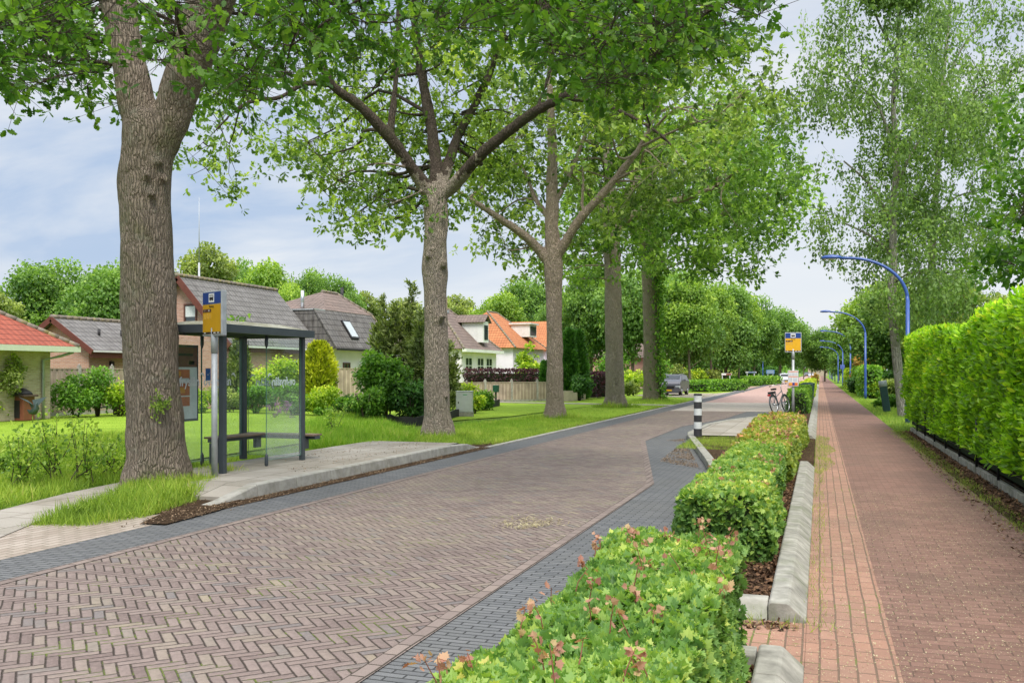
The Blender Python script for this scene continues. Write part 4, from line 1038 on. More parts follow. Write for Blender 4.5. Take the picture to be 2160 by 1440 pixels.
# ------------------------------------------------------------------ hedges
def hedge(label, A, B, w, hf, mat, leaf, dens, tmpl, seed, name='hedge', group=None, z0=.05, core=None, up=.3, rough=.05, shoots=0, corez=None, droop=0.0):
    """clipped hedge along A->B (xy), width w, height hf(t); leaves over the sides, ends and top of a dark inner mass"""
    rng = np.random.default_rng(seed); A, B = np.array(A, float), np.array(B, float); L = np.linalg.norm(B - A); t = (B - A) / L; nn = np.array([-t[1], t[0]])
    root = thing(name, label, 'hedge', (A[0], A[1], 0), group); rnd_edge = .11 if tmpl is MAPLE else .0
    wf = w if callable(w) else (lambda q: w)
    S, Nn = [], []
    def put(n, f):
        for _ in range(int(n)):
            a, b, c, no = f(); S.append((*(A + t * a * L + nn * b), c - (rnd_edge * (2 * abs(b) / wm) ** 5 * .5 if c > .3 else 0))); Nn.append(no)
    hm = max(hf(q / 10) for q in range(11)); wm = max(wf(q / 10) for q in range(11))
    def side(sg):
        def f():
            a = rng.random(); h = hf(a); zz = rng.uniform(z0, h); bulge = .04 * math.sin(zz * 4 + a * L)
            return a, sg * (wf(a) / 2 + bulge - (.05 + rnd_edge) * (zz / h) ** 3), zz, (*(nn * sg), .15)
        return f
    def topf():
        a = rng.random(); return a, rng.uniform(-.5, .5) * wf(a), hf(a), (0, 0, 1)
    def endf(e):
        def f():
            return e, rng.uniform(-.5, .5) * wf(e), rng.uniform(z0, hf(e)), (*(t * (1 if e else -1)), .15)
        return f
    hm += 0
    put(dens * L * hm, side(1)); put(dens * L * hm, side(-1)); put(dens * L * wm * 1.15, topf); put(dens * wm * hm, endf(0)); put(dens * wm * hm, endf(1))
    S = np.array(S); Nn = np.array(Nn); N = len(S)
    nz = np.array([mnoise.noise(Vector(p) * 1.6) + .6 * mnoise.noise(Vector(p) * 4.5) for p in S])
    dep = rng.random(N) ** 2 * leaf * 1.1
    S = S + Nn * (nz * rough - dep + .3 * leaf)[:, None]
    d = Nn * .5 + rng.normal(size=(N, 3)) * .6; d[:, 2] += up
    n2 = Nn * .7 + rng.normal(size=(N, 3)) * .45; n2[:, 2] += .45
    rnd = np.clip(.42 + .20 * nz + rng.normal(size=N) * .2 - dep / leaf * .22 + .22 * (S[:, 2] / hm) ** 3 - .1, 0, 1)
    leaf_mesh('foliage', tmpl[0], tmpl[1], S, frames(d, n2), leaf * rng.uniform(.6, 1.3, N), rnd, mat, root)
    mb = MB(); K = max(3, int(L / .5)); q = leaf * 1.1
    cz = z0 if corez is None else corez
    for k in range(K + 1):
        a = k / K; c = A + t * (q + (L - 2 * q) * a); hw = wf(a) / 2 - q; h = hf(a) - q
        mb.v += [(*(c - nn * hw), cz), (*(c - nn * (hw - .02 - rnd_edge)), h - rnd_edge * .3), (*(c + nn * (hw - .02 - rnd_edge)), h - rnd_edge * .3), (*(c + nn * hw), cz)]
    for k in range(K):
        b = 4 * k
        for f in ((b, b + 1, b + 5, b + 4), (b + 1, b + 2, b + 6, b + 5), (b + 2, b + 3, b + 7, b + 6)): mb.f.append(list(f)); mb.m.append(0); mb.sm.append(False); mb.uv.append(None)
    for f in ((0, 3, 2, 1), (4 * K, 4 * K + 1, 4 * K + 2, 4 * K + 3)): mb.f.append(list(f)); mb.m.append(0); mb.sm.append(False); mb.uv.append(None)
    mb.build('inner_twig_mass', core or G['hedge_core'], root)
    if shoots:
        P, Rr = [], []; mb = MB()
        for k in range(shoots):
            a = rng.random(); b = rng.uniform(-.5, .5) * wf(a); c = A + t * a * L + nn * b; z = hf(a) - .03
            h = rng.uniform(.05, .12) if rng.random() < .8 else rng.uniform(.10, .2); tip = Vector((c[0] + rng.normal() * .04, c[1] + rng.normal() * .04, z + h))
            mb.tube([(c[0], c[1], z - .05), ((c[0] + tip.x) / 2 + rng.normal() * .01, (c[1] + tip.y) / 2, z + h * .5), tip], [.003, .0025, .0015], 4, cap=False)
            for q in range(rng.integers(5, 10)):
                P.append((tip.x + rng.normal() * .016, tip.y + rng.normal() * .016, tip.z - rng.random() ** 2 * h * .6))
        P = np.array(P); M = len(P); d = rng.normal(size=(M, 3)); d[:, 2] += .25; n = rng.normal(size=(M, 3)) * .6; n[:, 2] += .7
        o = leaf_mesh('young_growth', *MAPLE, P, frames(d, n), leaf * rng.uniform(.35, .8, M), rng.random(M), G['shoot'], root)
        tag(o, 'pinkish red young leaves on thin shoots', kind='stuff')
        mb.build('shoot_stem', plain('red_stem', (.22, .08, .05), .7), root)['kind'] = 'stuff'
    return root
nz1 = lambda y, a: a * mnoise.noise(Vector((y * .7, 1.3, 0)))
hedge('low maple hedge with pink young shoots, nearest of the clipped hedges by the cycle path', (-.79, 1.6), (-.79, 5.5), .74, lambda a: .73 + nz1(a * 4, .06), G['maple'], .045, 4600, MAPLE, 1, group='low hedges between road and cycle path', rough=.08, shoots=75)
hedge('low dense maple hedge behind the brick crossing, second along the cycle path', (-.83, 8.25), (-.85, 14.0), .76, lambda a: .61 + nz1(a * 6 + 5, .07), G['maple'], .047, 2600, MAPLE, 2, group='low hedges between road and cycle path', rough=.10, shoots=40)
hedge('low reddish speckled maple hedge reaching the second bus stop sign, third in line', (-.86, 14.25), (-.95, 25.8), lambda a: .80 + .42 * a, lambda a: .54 + nz1(a * 12 + 9, .06), G['maple_far'], .065, 820, MAPLE, 3, group='low hedges between road and cycle path', rough=.11, shoots=190)
hedge('square clipped hedge block just beyond the second bus stop sign', (-.84, 38.6), (-.84, 51), .74, lambda a: .93, G['bush'], .09, 300, LEAF, 4, group='low hedges between road and cycle path')
hedge('yellowish low hedge beyond the two wheelie bins', (-.84, 62), (-.84, 110), .74, lambda a: .9, G['bush_lime'], .16, 60, CLUMP, 5, group='low hedges between road and cycle path')
hedge('tall bright cherry laurel hedge on the right of the cycle path', (3.1, 3.0), (3.12, 31.2), 1.1, lambda a: 2.62 + .16 * mnoise.noise(Vector((a * 9, 3, 0))) - .16 * math.exp(-((a * 25.4 - 15) / 3.0) ** 2) + .08 * a, G['laurel'], .122, 640, LAUREL, 6, z0=.32, up=.55, rough=.13, corez=.1)
# black wire fence with concrete plinth at the hedge foot
t_f = thing('wire_fence', 'black wire fence on a concrete plinth at the foot of the laurel hedge', 'fence', (2.5, 3, 0))
M_black = plain('black_metal', (.015, .016, .017), .5)
mb = MB(); yy = 3.0
while yy < 28.4: mb.box((2.52, yy + .995, .03), (.07, 1.98, .16)); yy += 2.0
mb.build('plinth', M_conc2, t_f)
for k in range(13): MB().tube([(2.50, 3.2 + 2.0 * k, 0), (2.50, 3.2 + 2.0 * k, .9)], .02, 8).build('post', M_black, t_f)
mb = MB()
for z in (.16, .3, .44, .58): mb.bar((2.515, 3, z), (2.515, 28.3, z), .008, .008)
mb.build('wire', M_black, t_f)
# ------------------------------------------------------------------ materials for made things
M_anth = plain('anthracite_paint', (.055, .068, .08), .45, var=.1, spec=.5)
M_galv = plain('galvanised_steel', (.44, .46, .48), .5, .25, var=.15, scale=9)
M_plank = plain('bench_wood', (.20, .145, .10), .8, var=.3, scale=3, bump=.3)
M_white = plain('white_paint', (.74, .74, .72), .55, var=.06, dirt=(.60, .60, .56))
M_blue = plain('lamp_blue', (.035, .09, .34), .35, var=.1, spec=.5)
M_signblue = plain('sign_blue', (.02, .06, .26), .4, var=.05)
M_signyel = plain('sign_yellow', (.62, .33, .012), .4, var=.05)
M_signyel2 = plain('sign_yellow_bright', (.80, .43, .02), .4, var=.05)
M_ink = plain('dark_ink', (.02, .018, .02), .5)
M_brownink = plain('brown_panel', (.10, .045, .03), .5)
M_whitesign = plain('sign_white', (.80, .80, .80), .4, var=.03)
M_orange = plain('timetable_orange', (.72, .18, .05), .45, var=.04)
M_amber = plain('timetable_amber', (.80, .36, .05), .45, var=.04)
M_rubber = plain('rubber', (.018, .018, .018), .8)
M_chrome = plain('bright_metal', (.55, .56, .57), .3, .8)
M_red_l = plain('tail_lamp_red', (.42, .02, .02), .3)
M_plate = plain('plate_yellow', (.78, .46, .02), .4, var=.03)

def glassmat(name, tint=(.90, .96, .94), haze=0.0, rough=.02, hz=None):
    t = NT(name)
    tr = t.n('ShaderNodeBsdfTransparent'); tr.inputs[0].default_value = (*tint, 1)
    gl = t.n('ShaderNodeBsdfGlossy'); gl.inputs['Roughness'].default_value = rough
    lw = t.n('ShaderNodeLayerWeight'); lw.inputs[0].default_value = .5
    fr = t.m('ADD', .035, t.m('MULTIPLY', t.m('POWER', lw.outputs['Facing'], 4.0), .55))
    m1 = t.n('ShaderNodeMixShader'); t.l(fr, m1.inputs[0]); t.l(tr.outputs[0], m1.inputs[1]); t.l(gl.outputs[0], m1.inputs[2])
    if haze:
        df = t.n('ShaderNodeBsdfDiffuse'); df.inputs[0].default_value = (.72, .78, .76, 1)
        x, y, z = t.sep(t.coord())
        g = t.m('SUBTRACT', 1.0, t.m('DIVIDE', z, hz or 1.2), clamp=True)
        n = t.noise(t.mapv(t.coord(), (3, 3, 1.2)), 2.0, 5, .7)
        f = t.m('ADD', t.m('MULTIPLY', t.m('MULTIPLY', g, n), haze * 1.8), .03, clamp=True)
        m2 = t.n('ShaderNodeMixShader'); t.l(f, m2.inputs[0]); t.l(m1.outputs[0], m2.inputs[1]); t.l(df.outputs[0], m2.inputs[2])
        return t.done(m2.outputs[0])
    return t.done(m1.outputs[0])
M_glass = glassmat('shelter_glass', haze=.22, hz=1.5)
M_gedge = plain('glass_edge', (.10, .22, .18), .2)
M_roofglass = glassmat('mossy_roof_glass', (.70, .78, .62), .0)
M_window = plain('window_glass_dark', (.035, .045, .05), .08, spec=.9, var=.4, scale=.8)
M_cargl = plain('car_glass', (.012, .018, .018), .12, spec=.25, var=.3)

def text_mesh(s, size, mat, parent, name='lettering', flip=False, M=None, depth=.001, align='CENTER', squeeze=1.0, world=False):
    if world and M is not None: M = Matrix.Translation(-wloc(parent)) @ M
    cu = bpy.data.curves.new('t', 'FONT'); cu.body = s; cu.size = size; cu.align_x = align; cu.align_y = 'CENTER'; cu.extrude = depth; cu.resolution_u = 2; cu.offset = size * .018 if name == 'lettering' and world else 0
    tmp = bpy.data.objects.new('t', cu); COL.objects.link(tmp)
    dg = bpy.context.evaluated_depsgraph_get(); dg.update()
    me = bpy.data.meshes.new_from_object(tmp.evaluated_get(dg)); bpy.data.objects.remove(tmp); bpy.data.curves.remove(cu)
    me.transform(Matrix.Diagonal((squeeze, 1, 1, 1)))
    if M is not None: me.transform(M)
    me.materials.clear()
    return link_mesh(name, me, mat, parent)
def face_matrix(o, right, normal):
    """matrix placing XY text on a vertical plane"""
    r = Vector(right).normalized(); n = Vector(normal).normalized(); u = n.cross(r)
    return Matrix(((r.x, u.x, n.x, o[0]), (r.y, u.y, n.y, o[1]), (r.z, u.z, n.z, o[2]), (0, 0, 0, 1)))

# ------------------------------------------------------------------ bus shelter (local z=0 at the platform)
PZ = .165
SX0, SX1, SY0, SY1 = -9.70, -8.60, 11.93, 14.2
sh = thing('bus_shelter', 'glass bus shelter with dark grey frame and flat roof on the concrete platform', 'bus shelter', (-9.15, 13.05, PZ))
O = Vector((-9.15, 13.05, PZ))
def W(x, y, z): return Vector((x, y, z + PZ))
for x, y, w in ((SX1, SY0, .09), (SX1, SY1, .08), (SX0, SY1 - .15, .10), (SX0, SY0, .10)):
    MB().box(W(x, y, 1.07), (w, w, 2.14)).build('post', M_anth, sh, bevel=.006)
mb = MB()
RX0, RX1, RY0, RY1 = -9.86, -8.43, 11.78, 14.34
for a, b, c, d in ((RX0, RX0 + .07, RY0, RY1), (RX1 - .07, RX1, RY0, RY1)): mb.box(W((a + b) / 2, (c + d) / 2, 2.20), (b - a, d - c, .125))
for c, d in ((RY0, RY0 + .07), (RY1 - .07, RY1)): mb.box(W((RX0 + RX1) / 2, (c + d) / 2, 2.199), (RX1 - RX0 - .14, d - c, .123))
for k in (1, 2): mb.box(W((RX0 + RX1) / 2, RY0 + k * (RY1 - RY0) / 3, 2.17), (RX1 - RX0 - .14, .05, .06))
rf = mb.build('roof', M_anth, sh, bevel=.004)
M_lid = groundmat('mossy_roof_sheet', [(.14, .15, .07), (.30, .29, .20), (.46, .45, .38), (.55, .54, .48)], 3, 22, .01)
mb = MB()
cx, cy = (RX0 + RX1) / 2, (RY0 + RY1) / 2
zb, zt = 2.27, 2.345
q = [(RX0 + .1, RY0 + .1, zb), (RX1 - .1, RY0 + .1, zb), (RX1 - .1, RY1 - .1, zb), (RX0 + .1, RY1 - .1, zb), (RX0 + .35, RY0 + .5, zt), (RX1 - .35, RY0 + .5, zt), (RX1 - .35, RY1 - .5, zt), (RX0 + .35, RY1 - .5, zt)]
mb.add([W(*p) for p in q], [(0, 1, 5, 4), (1, 2, 6, 5), (2, 3, 7, 6), (3, 0, 4, 7), (4, 5, 6, 7)])
mb.build('roof_sheet', M_lid, rf)
M_under = plain('roof_underside', (.42, .46, .36), .5, var=.1)
MB().box(W(cx, cy, 2.235), (RX1 - RX0 - .16, RY1 - RY0 - .16, .02)).build('ceiling_sheet', M_under, rf)
# weeds on the roof
rng = np.random.default_rng(12); c0 = np.array(W(-9.3, 13.2, 2.36)); P = c0 + rng.normal(size=(70, 3)) * np.array([.12, .16, .05]) + np.array([0, 0, .03])
d = rdir(70, .5, rng); w0 = thing('roof_weed', 'small green weed growing on top of the bus shelter roof', 'weed', tuple(c0))
leaf_mesh('foliage', *LEAF, P, frames(d, rdir(70, .6, rng)), rng.uniform(.05, .09, 70), rng.random(70), G['bush'], w0)
def pane(a, b, z0, z1, clamps):
    a, b = Vector((*a, 0)), Vector((*b, 0)); mb = MB()
    mb.add([W(a.x, a.y, z0), W(b.x, b.y, z0), W(b.x, b.y, z1), W(a.x, a.y, z1)], [(0, 1, 2, 3)])
    o = mb.build('glass_pane', M_glass, sh)
    for e in clamps:
        p = a if e == 0 else b
        mb = MB(); mb.lathe([(.022, 0), (.030, .03), (.028, .16), (.012, .21)], W(p.x, p.y, -.0), 10); mb.build('clamp', M_anth, o)
        mb = MB(); mb.lathe([(.010, -.2), (.028, -.14), (.030, -.0)], W(p.x, p.y, 2.13), 10); mb.build('clamp', M_anth, o)
    for p in (a, b):
        d = (b - a).normalized() * (.004 if p is a else -.004)
        MB().bar(W(p.x + d.x * -1.3, p.y + d.y * -1.3, z0), W(p.x + d.x * -1.3, p.y + d.y * -1.3, z1), .011, .006).build('glass_edge', M_gedge, o)
    mb = MB(); mb.bar(W(a.x, a.y, z0 - .004), W(b.x, b.y, z0 - .004), .014, .006); mb.build('bottom_edge', M_gedge, o)
    return o
p1 = pane((SX0, 12.0), (SX0, 12.87), .08, 2.1, ())
p2 = pane((SX0, 12.90), (SX0, 13.98), .08, 2.1, (0,))
p3 = pane((SX0 + .06, 14.12), (SX1 - .06, 14.2), .08, 2.1, ())
p4 = pane((SX1, 13.10), (SX1, 14.15), .10, 2.1, (0,))
M_lett = plain('etched_white', (.88, .90, .90), .7, var=.05)
def logo(p, M, s):
    text_mesh('ov-fryslân', s, M_lett, p, M=M, squeeze=.92, world=True)
    mb = MB(); pts = []
    for k in range(9):
        a = math.radians(150 - k * 19); pts.append((s * 1.90 + s * .32 * math.cos(a) + s * .18, s * .28 + s * .36 * math.sin(a)))
    vs = []
    for k, (x, y) in enumerate(pts):
        w = s * .09 * math.sin(math.pi * (k + .6) / 9.2); vs += [M @ Vector((x, y + w, .002)), M @ Vector((x - w * .5, y - w, .002))]
    mb.add(vs, [(2 * k, 2 * k + 1, 2 * k + 3, 2 * k + 2) for k in range(8)]); mb.build('wing_emblem', M_lett, p)
logo(p1, face_matrix(W(SX0 + .012, 12.44, 1.38), (0, 1, 0), (1, 0, 0)), .21)
logo(p2, face_matrix(W(SX0 + .012, 13.30, 1.38), (0, 1, 0), (1, 0, 0)), .21)
logo(p3, face_matrix(W((SX0 + SX1) / 2 - .0, 14.17, 1.36), (-1, -.08, 0), (-.08, 1, 0)), .20)
logo(p4, face_matrix(W(SX1 - .012, 13.64, 1.38), (0, -1, 0), (-1, 0, 0)), .20)
# blue sticker on the glass
o = MB().box(W(SX0 + .014, 13.04, 1.50), (.004, .13, .2)).build('sticker', plain('sticker_blue', (.02, .12, .42), .4), p2)
text_mesh('✓', .09, M_whitesign, o, 'tick_mark', M=face_matrix(W(SX0 + .018, 13.04, 1.5), (0, 1, 0), (1, 0, 0)), world=True)
# poster case
pc = MB().box(W(SX0 - .06, 12.36, 1.36), (.05, .98, 1.24)).build('poster_case', M_anth, sh, bevel=.004)
def pboard(y0, y1, z0, z1, m, k=0): return MB().box(W(SX0 - .032 + k * .002, (y0 + y1) / 2, (z0 + z1) / 2), (.004, y1 - y0, z1 - z0))
M_poster = plain('poster_white', (.86, .88, .88), .35); M_porange = plain('poster_orange', (.66, .19, .07), .35); M_pbrown = plain('poster_brown', (.20, .07, .045), .35)
mbp = pboard(11.92, 12.81, .78, 1.94, M_poster); pb = mbp.build('poster', [M_poster], pc)
for y0, y1, z0, z1, m, nm in ((11.92, 12.81, 1.62, 1.94, M_pbrown, 'poster_panel'), (12.22, 12.62, 1.16, 1.58, M_porange, 'poster_panel'), (12.22, 12.62, .99, 1.14, M_porange, 'poster_panel'), (12.26, 12.6, 1.36, 1.44, M_poster, 'poster_panel'), (12.28, 12.5, 1.2, 1.29, M_amber, 'poster_panel'), (12.24, 12.36, 1.0, 1.12, M_signblue, 'poster_panel'), (12.3, 12.4, 1.48, 1.55, M_amber, 'poster_panel'), (12.05, 12.7, 1.80, 1.84, M_ink, 'poster_panel'), (12.6, 12.74, 1.66, 1.72, plain('poster_teal', (.05, .22, .24), .4), 'poster_panel')):
    pboard(y0, y1, z0, z1, m, 1 + (m in (M_poster, M_amber, M_signblue, M_ink))).build(nm, m, pb)
# benches
def bench(a, b, w, z, leg):
    a, b = Vector(a), Vector(b)
    r = bench_root = MB(); t = (b - a).normalized(); n = Vector((-t.y, t.x, 0))
    for k in (-1, 1): r.bar(W(*(a + n * k * w * .25).xy, z), W(*(b + n * k * w * .25).xy, z), w * .46, .03)
    o = r.build('seat', M_plank, sh, bevel=.004)
    MB().bar(W(*a.xy, z - .045), W(*b.xy, z - .045), w * .5, .055).build('seat_rail', M_anth, o)
    for f in leg:
        p = a.lerp(b, f); MB().box(W(p.x, p.y, (z - .08) / 2), (.10, .16, z - .08)).build('leg', M_anth, o)
bench((-9.42, 12.78, 0), (-9.36, 13.98, 0), .34, .46, (.06,))
bench((-8.42, 14.42, 0), (-9.95, 14.42, 0), .32, .43, ())
MB().box(W(-8.62, 14.33, .30), (.06, .16, .22)).build('bracket', M_anth, sh)
MB().box(W(-9.6, 14.33, .30), (.06, .16, .22)).build('bracket', M_anth, sh)

# ------------------------------------------------------------------ bus stop signs
def bus_icon(o_parent, M, s):
    p = MB().prism([(-.5 * s, -.42 * s), (.5 * s, -.42 * s), (.5 * s, .42 * s), (-.5 * s, .42 * s)], 'z', 0, .002).build('icon_panel', M_whitesign, o_parent, world=False); p.data.transform(M)
    mb = MB()
    mb.prism([(-.36 * s, -.2 * s), (.36 * s, -.2 * s), (.36 * s, .02 * s), (.30 * s, .26 * s), (-.36 * s, .26 * s)], 'z', .002, .004)
    for x in (-.2, .2): mb.prism([(x * s + .085 * s * math.cos(a), -.2 * s + .085 * s * math.sin(a)) for a in [k * math.pi / 5 for k in range(10)]], 'z', .0021, .0046)
    b = mb.build('bus_symbol', M_ink, p, world=False); b.data.transform(M)
    mb = MB()
    for k in range(4): mb.prism([((-.31 + k * .155) * s, .06 * s), ((-.19 + k * .155) * s, .06 * s), ((-.19 + k * .155) * s, .2 * s), ((-.31 + k * .155) * s, .2 * s)], 'z', .0042, .0056)
    w = mb.build('bus_window', M_whitesign, p, world=False); w.data.transform(M)

def stop_sign(label, x, y, z0, face, pw, zb, zt, yel, name, line, poleoff=0.0, table=False, mir=False):
    """face = outward normal (xy)"""
    root = thing('bus_stop_sign', label, 'bus stop sign', (x, y, z0), None)
    n = Vector((face[0], face[1], 0)).normalized(); r = Vector((-n.y, n.x, 0)); up = Vector((0, 0, 1))   # r = reader's right
    mb = MB(); mb.tube([(0, 0, 0), (0, 0, zb - .25 - z0)], .045, 14, 0); mb.tube([(0, 0, zb - .25 - z0), (0, 0, zb + .12 - z0)], .052, 14, 0)
    mb.build('pole', M_galv, root, world=False)
    R = Matrix((r, n, up)).transposed(); c = Vector((0, 0, (zb + zt) / 2 - z0)) + r * poleoff
    H = zt - zb; th = .085
    case = MB().box(c, (pw, th, H), rot=R).build('sign_case', M_galv, root, bevel=.012, world=False)
    f0 = c + n * (th / 2 + .003)
    def panel(u0, u1, v0, v1, m, nm, k=0, par=case):
        return MB().box(f0 + n * .003 * k + r * ((u0 + u1) / 2) * pw + up * ((v0 + v1) / 2) * H, ((u1 - u0) * pw, .004, (v1 - v0) * H), rot=R).build(nm, m, par, world=False)
    yp = panel(-.46, .46, -.455, .20, yel, 'yellow_panel')
    bp = panel(-.46, .46, .215, .47, M_signblue, 'blue_panel')
    panel(-.455, .455, -.45, -.41, M_ink, 'info_strip', 1, yp)
    panel(-.44, -.02, .03, .10, M_brownink, 'line_strip', 1, yp)
    def T(s, size, m, u, v, par, nm='lettering', sq=.9, k=2):
        return text_mesh(s, size, m, par, nm, M=face_matrix(f0 + n * .003 * k + r * u * pw + up * v * H, r, n), squeeze=sq)
    T(name, H * .062, M_ink, .0, .155, yp)
    T(line[0], H * .055, M_whitesign, -.34, .065, yp, 'line_number'); T(line[1], H * .055, M_whitesign, -.13, .065, yp, 'line_number')
    for k in range(3): panel(-.40 + k * .14, -.30 + k * .14, -.12, -.0, plain('notice_amber', (.66, .38, .05), .5), 'notice', 1, yp)
    panel(-.38, -.30, -.44, -.42, M_whitesign, 'info_mark', 2, yp); panel(.12, .22, -.44, -.42, M_whitesign, 'info_mark', 2, yp); panel(.30, .40, -.44, -.42, M_whitesign, 'info_mark', 2, yp)
    bus_icon(bp, face_matrix(f0 + n * .003 + up * H * .345, r, n), H * .235)
    if table:
        c = Vector((0, 0, 1.42 - z0 + .06)) + n * .06; th = .03
        tc = MB().box(c, (.37, th, .58), rot=R).build('timetable_case', M_galv, root, bevel=.008, world=False)
        f0 = c + n * (th / 2 + .003); pw, H = .37, .58
        pp = panel(-.44, .44, -.46, .46, M_whitesign, 'timetable', 0, tc)
        for v in (.40, .09): panel(-.42, .42, v, v + .045, M_orange, 'orange_bar', 1, pp)
        panel(-.42, .42, -.44, -.25, M_orange, 'orange_bar', 1, pp); panel(-.36, -.12, -.42, -.27, M_amber, 'amber_field', 2, pp); panel(-.06, .14, -.41, -.25, M_signblue, 'blue_field', 2, pp)
        M_g = plain('print_grey', (.55, .57, .62), .6)
        for k in range(6): panel(-.40 + k * .135, -.31 + k * .135, .16, .36, M_g, 'timetable_column', 1, pp)
        for k in range(2): panel(-.40 + k * .40, -.08 + k * .44, -.2, .05, M_g, 'timetable_column', 1, pp)
    return root
stop_sign('yellow and blue bus stop sign on a pole in front of the bus shelter', -8.49, 11.58, .1, (-.42, -.906), .56, 2.235, 2.90, M_signyel, 'Maatweg', ('7', '20'), -.0)
stop_sign('yellow and blue bus stop sign with timetable case rising from the low hedge', -.90, 34.5, .05, (.04, -1), .57, 2.41, 3.12, M_signyel2, 'Maatweg', ('7', '20'), 0, True)

# ------------------------------------------------------------------ bollard
b = thing('bollard', 'black and white striped bollard at the tip of the slanted kerb', 'bollard', (-2.86, 23.15, .12))
M_bw = plain('bollard_white', (.62, .64, .64), .55, dirt=(.45, .46, .44)); M_bb = plain('bollard_black', (.035, .035, .038), .6, var=.2)
mb = MB()
zs = [0, .19, .355, .52, .685, .85, 1.01]
for k in range(6): mb.tube([(0, 0, zs[k]), (0, 0, zs[k + 1])], .097 if k else .10, 24, k % 2, cap=False)
mb.build('post', [M_bb, M_bw], b, world=False)
MB().lathe([(.103, 0), (.103, .03), (.08, .045), (.01, .05)], (0, 0, 1.01), 24).build('cap', M_bb, b, world=False)

# ------------------------------------------------------------------ street lamps
def make_lamp(name, label, group):
    root = thing(name, label, 'street lamp', (0, 0, 0), group)
    MB().tube([(0, 0, 0), (0, 0, .35), (0, 0, 1.2), (0, 0, 4.1)], [.085, .085, .075, .062], 12).build('pole', M_blue, root)
    pts = [(0, 0, 4.1)]
    for k in range(13):
        a = math.radians(k * 90 / 12); pts.append((-1.95 * (1 - math.cos(a)), 0, 4.1 + 1.50 * math.sin(a)))
    pts.append((-2.15, 0, 5.615))
    MB().tube(pts, [.062] + [.06 - .0012 * k for k in range(14)], 10).build('arm', M_blue, root)
    mb = MB(); prof = []
    for x, w, h in ((-2.1, .05, .05), (-2.2, .10, .08), (-2.4, .14, .11), (-2.62, .13, .09), (-2.75, .07, .05)): prof.append((x, w, h))
    vs = []
    for x, w, h in prof:
        for k in range(10):
            a = 2 * math.pi * k / 10; vs.append((x, w * math.cos(a), 5.63 + max(-.035, h * math.sin(a))))
    fs = [(10 * i + k, 10 * i + (k + 1) % 10, 10 * i + 10 + (k + 1) % 10, 10 * i + 10 + k) for i in range(4) for k in range(10)] + [tuple(range(9, -1, -1)), tuple(40 + k for k in range(10))]
    mb.add(vs, fs, smooth=True); hd = mb.build('lamp_head', M_blue, root)
    MB().box((-2.47, 0, 5.59), (.36, .17, .02)).build('lamp_lens', plain('lens', (.55, .6, .62), .2), hd)
    return root
L0 = make_lamp('street_lamp', 'blue curved street lamp nearest to the birches and laurel hedge', 'blue street lamps along the cycle path')
LL = ['blue curved street lamp nearest to the birches and laurel hedge', 'second blue street lamp, standing free beside the cycle path grass', 'third blue street lamp, before the orange leaved shrub', 'fourth blue street lamp along the cycle path', 'fifth blue street lamp along the cycle path', 'sixth blue street lamp along the cycle path', 'seventh blue street lamp along the cycle path', 'eighth blue street lamp along the cycle path', 'ninth and farthest blue street lamp along the cycle path']
for k, lb in enumerate(LL):
    o = L0 if k == 0 else copy_tree(L0)
    o.location = (2.80 - .02 * k, 33.6 + 29.8 * k, 0); o['label'] = lb; o.rotation_euler.z = .0
o = copy_tree(L0); x, y = PXY(1609, 158); o.location = (x, y, 0); o.rotation_euler.z = math.pi; o['label'] = 'single blue street lamp on the left of the road behind the low hedge'; del o['group']

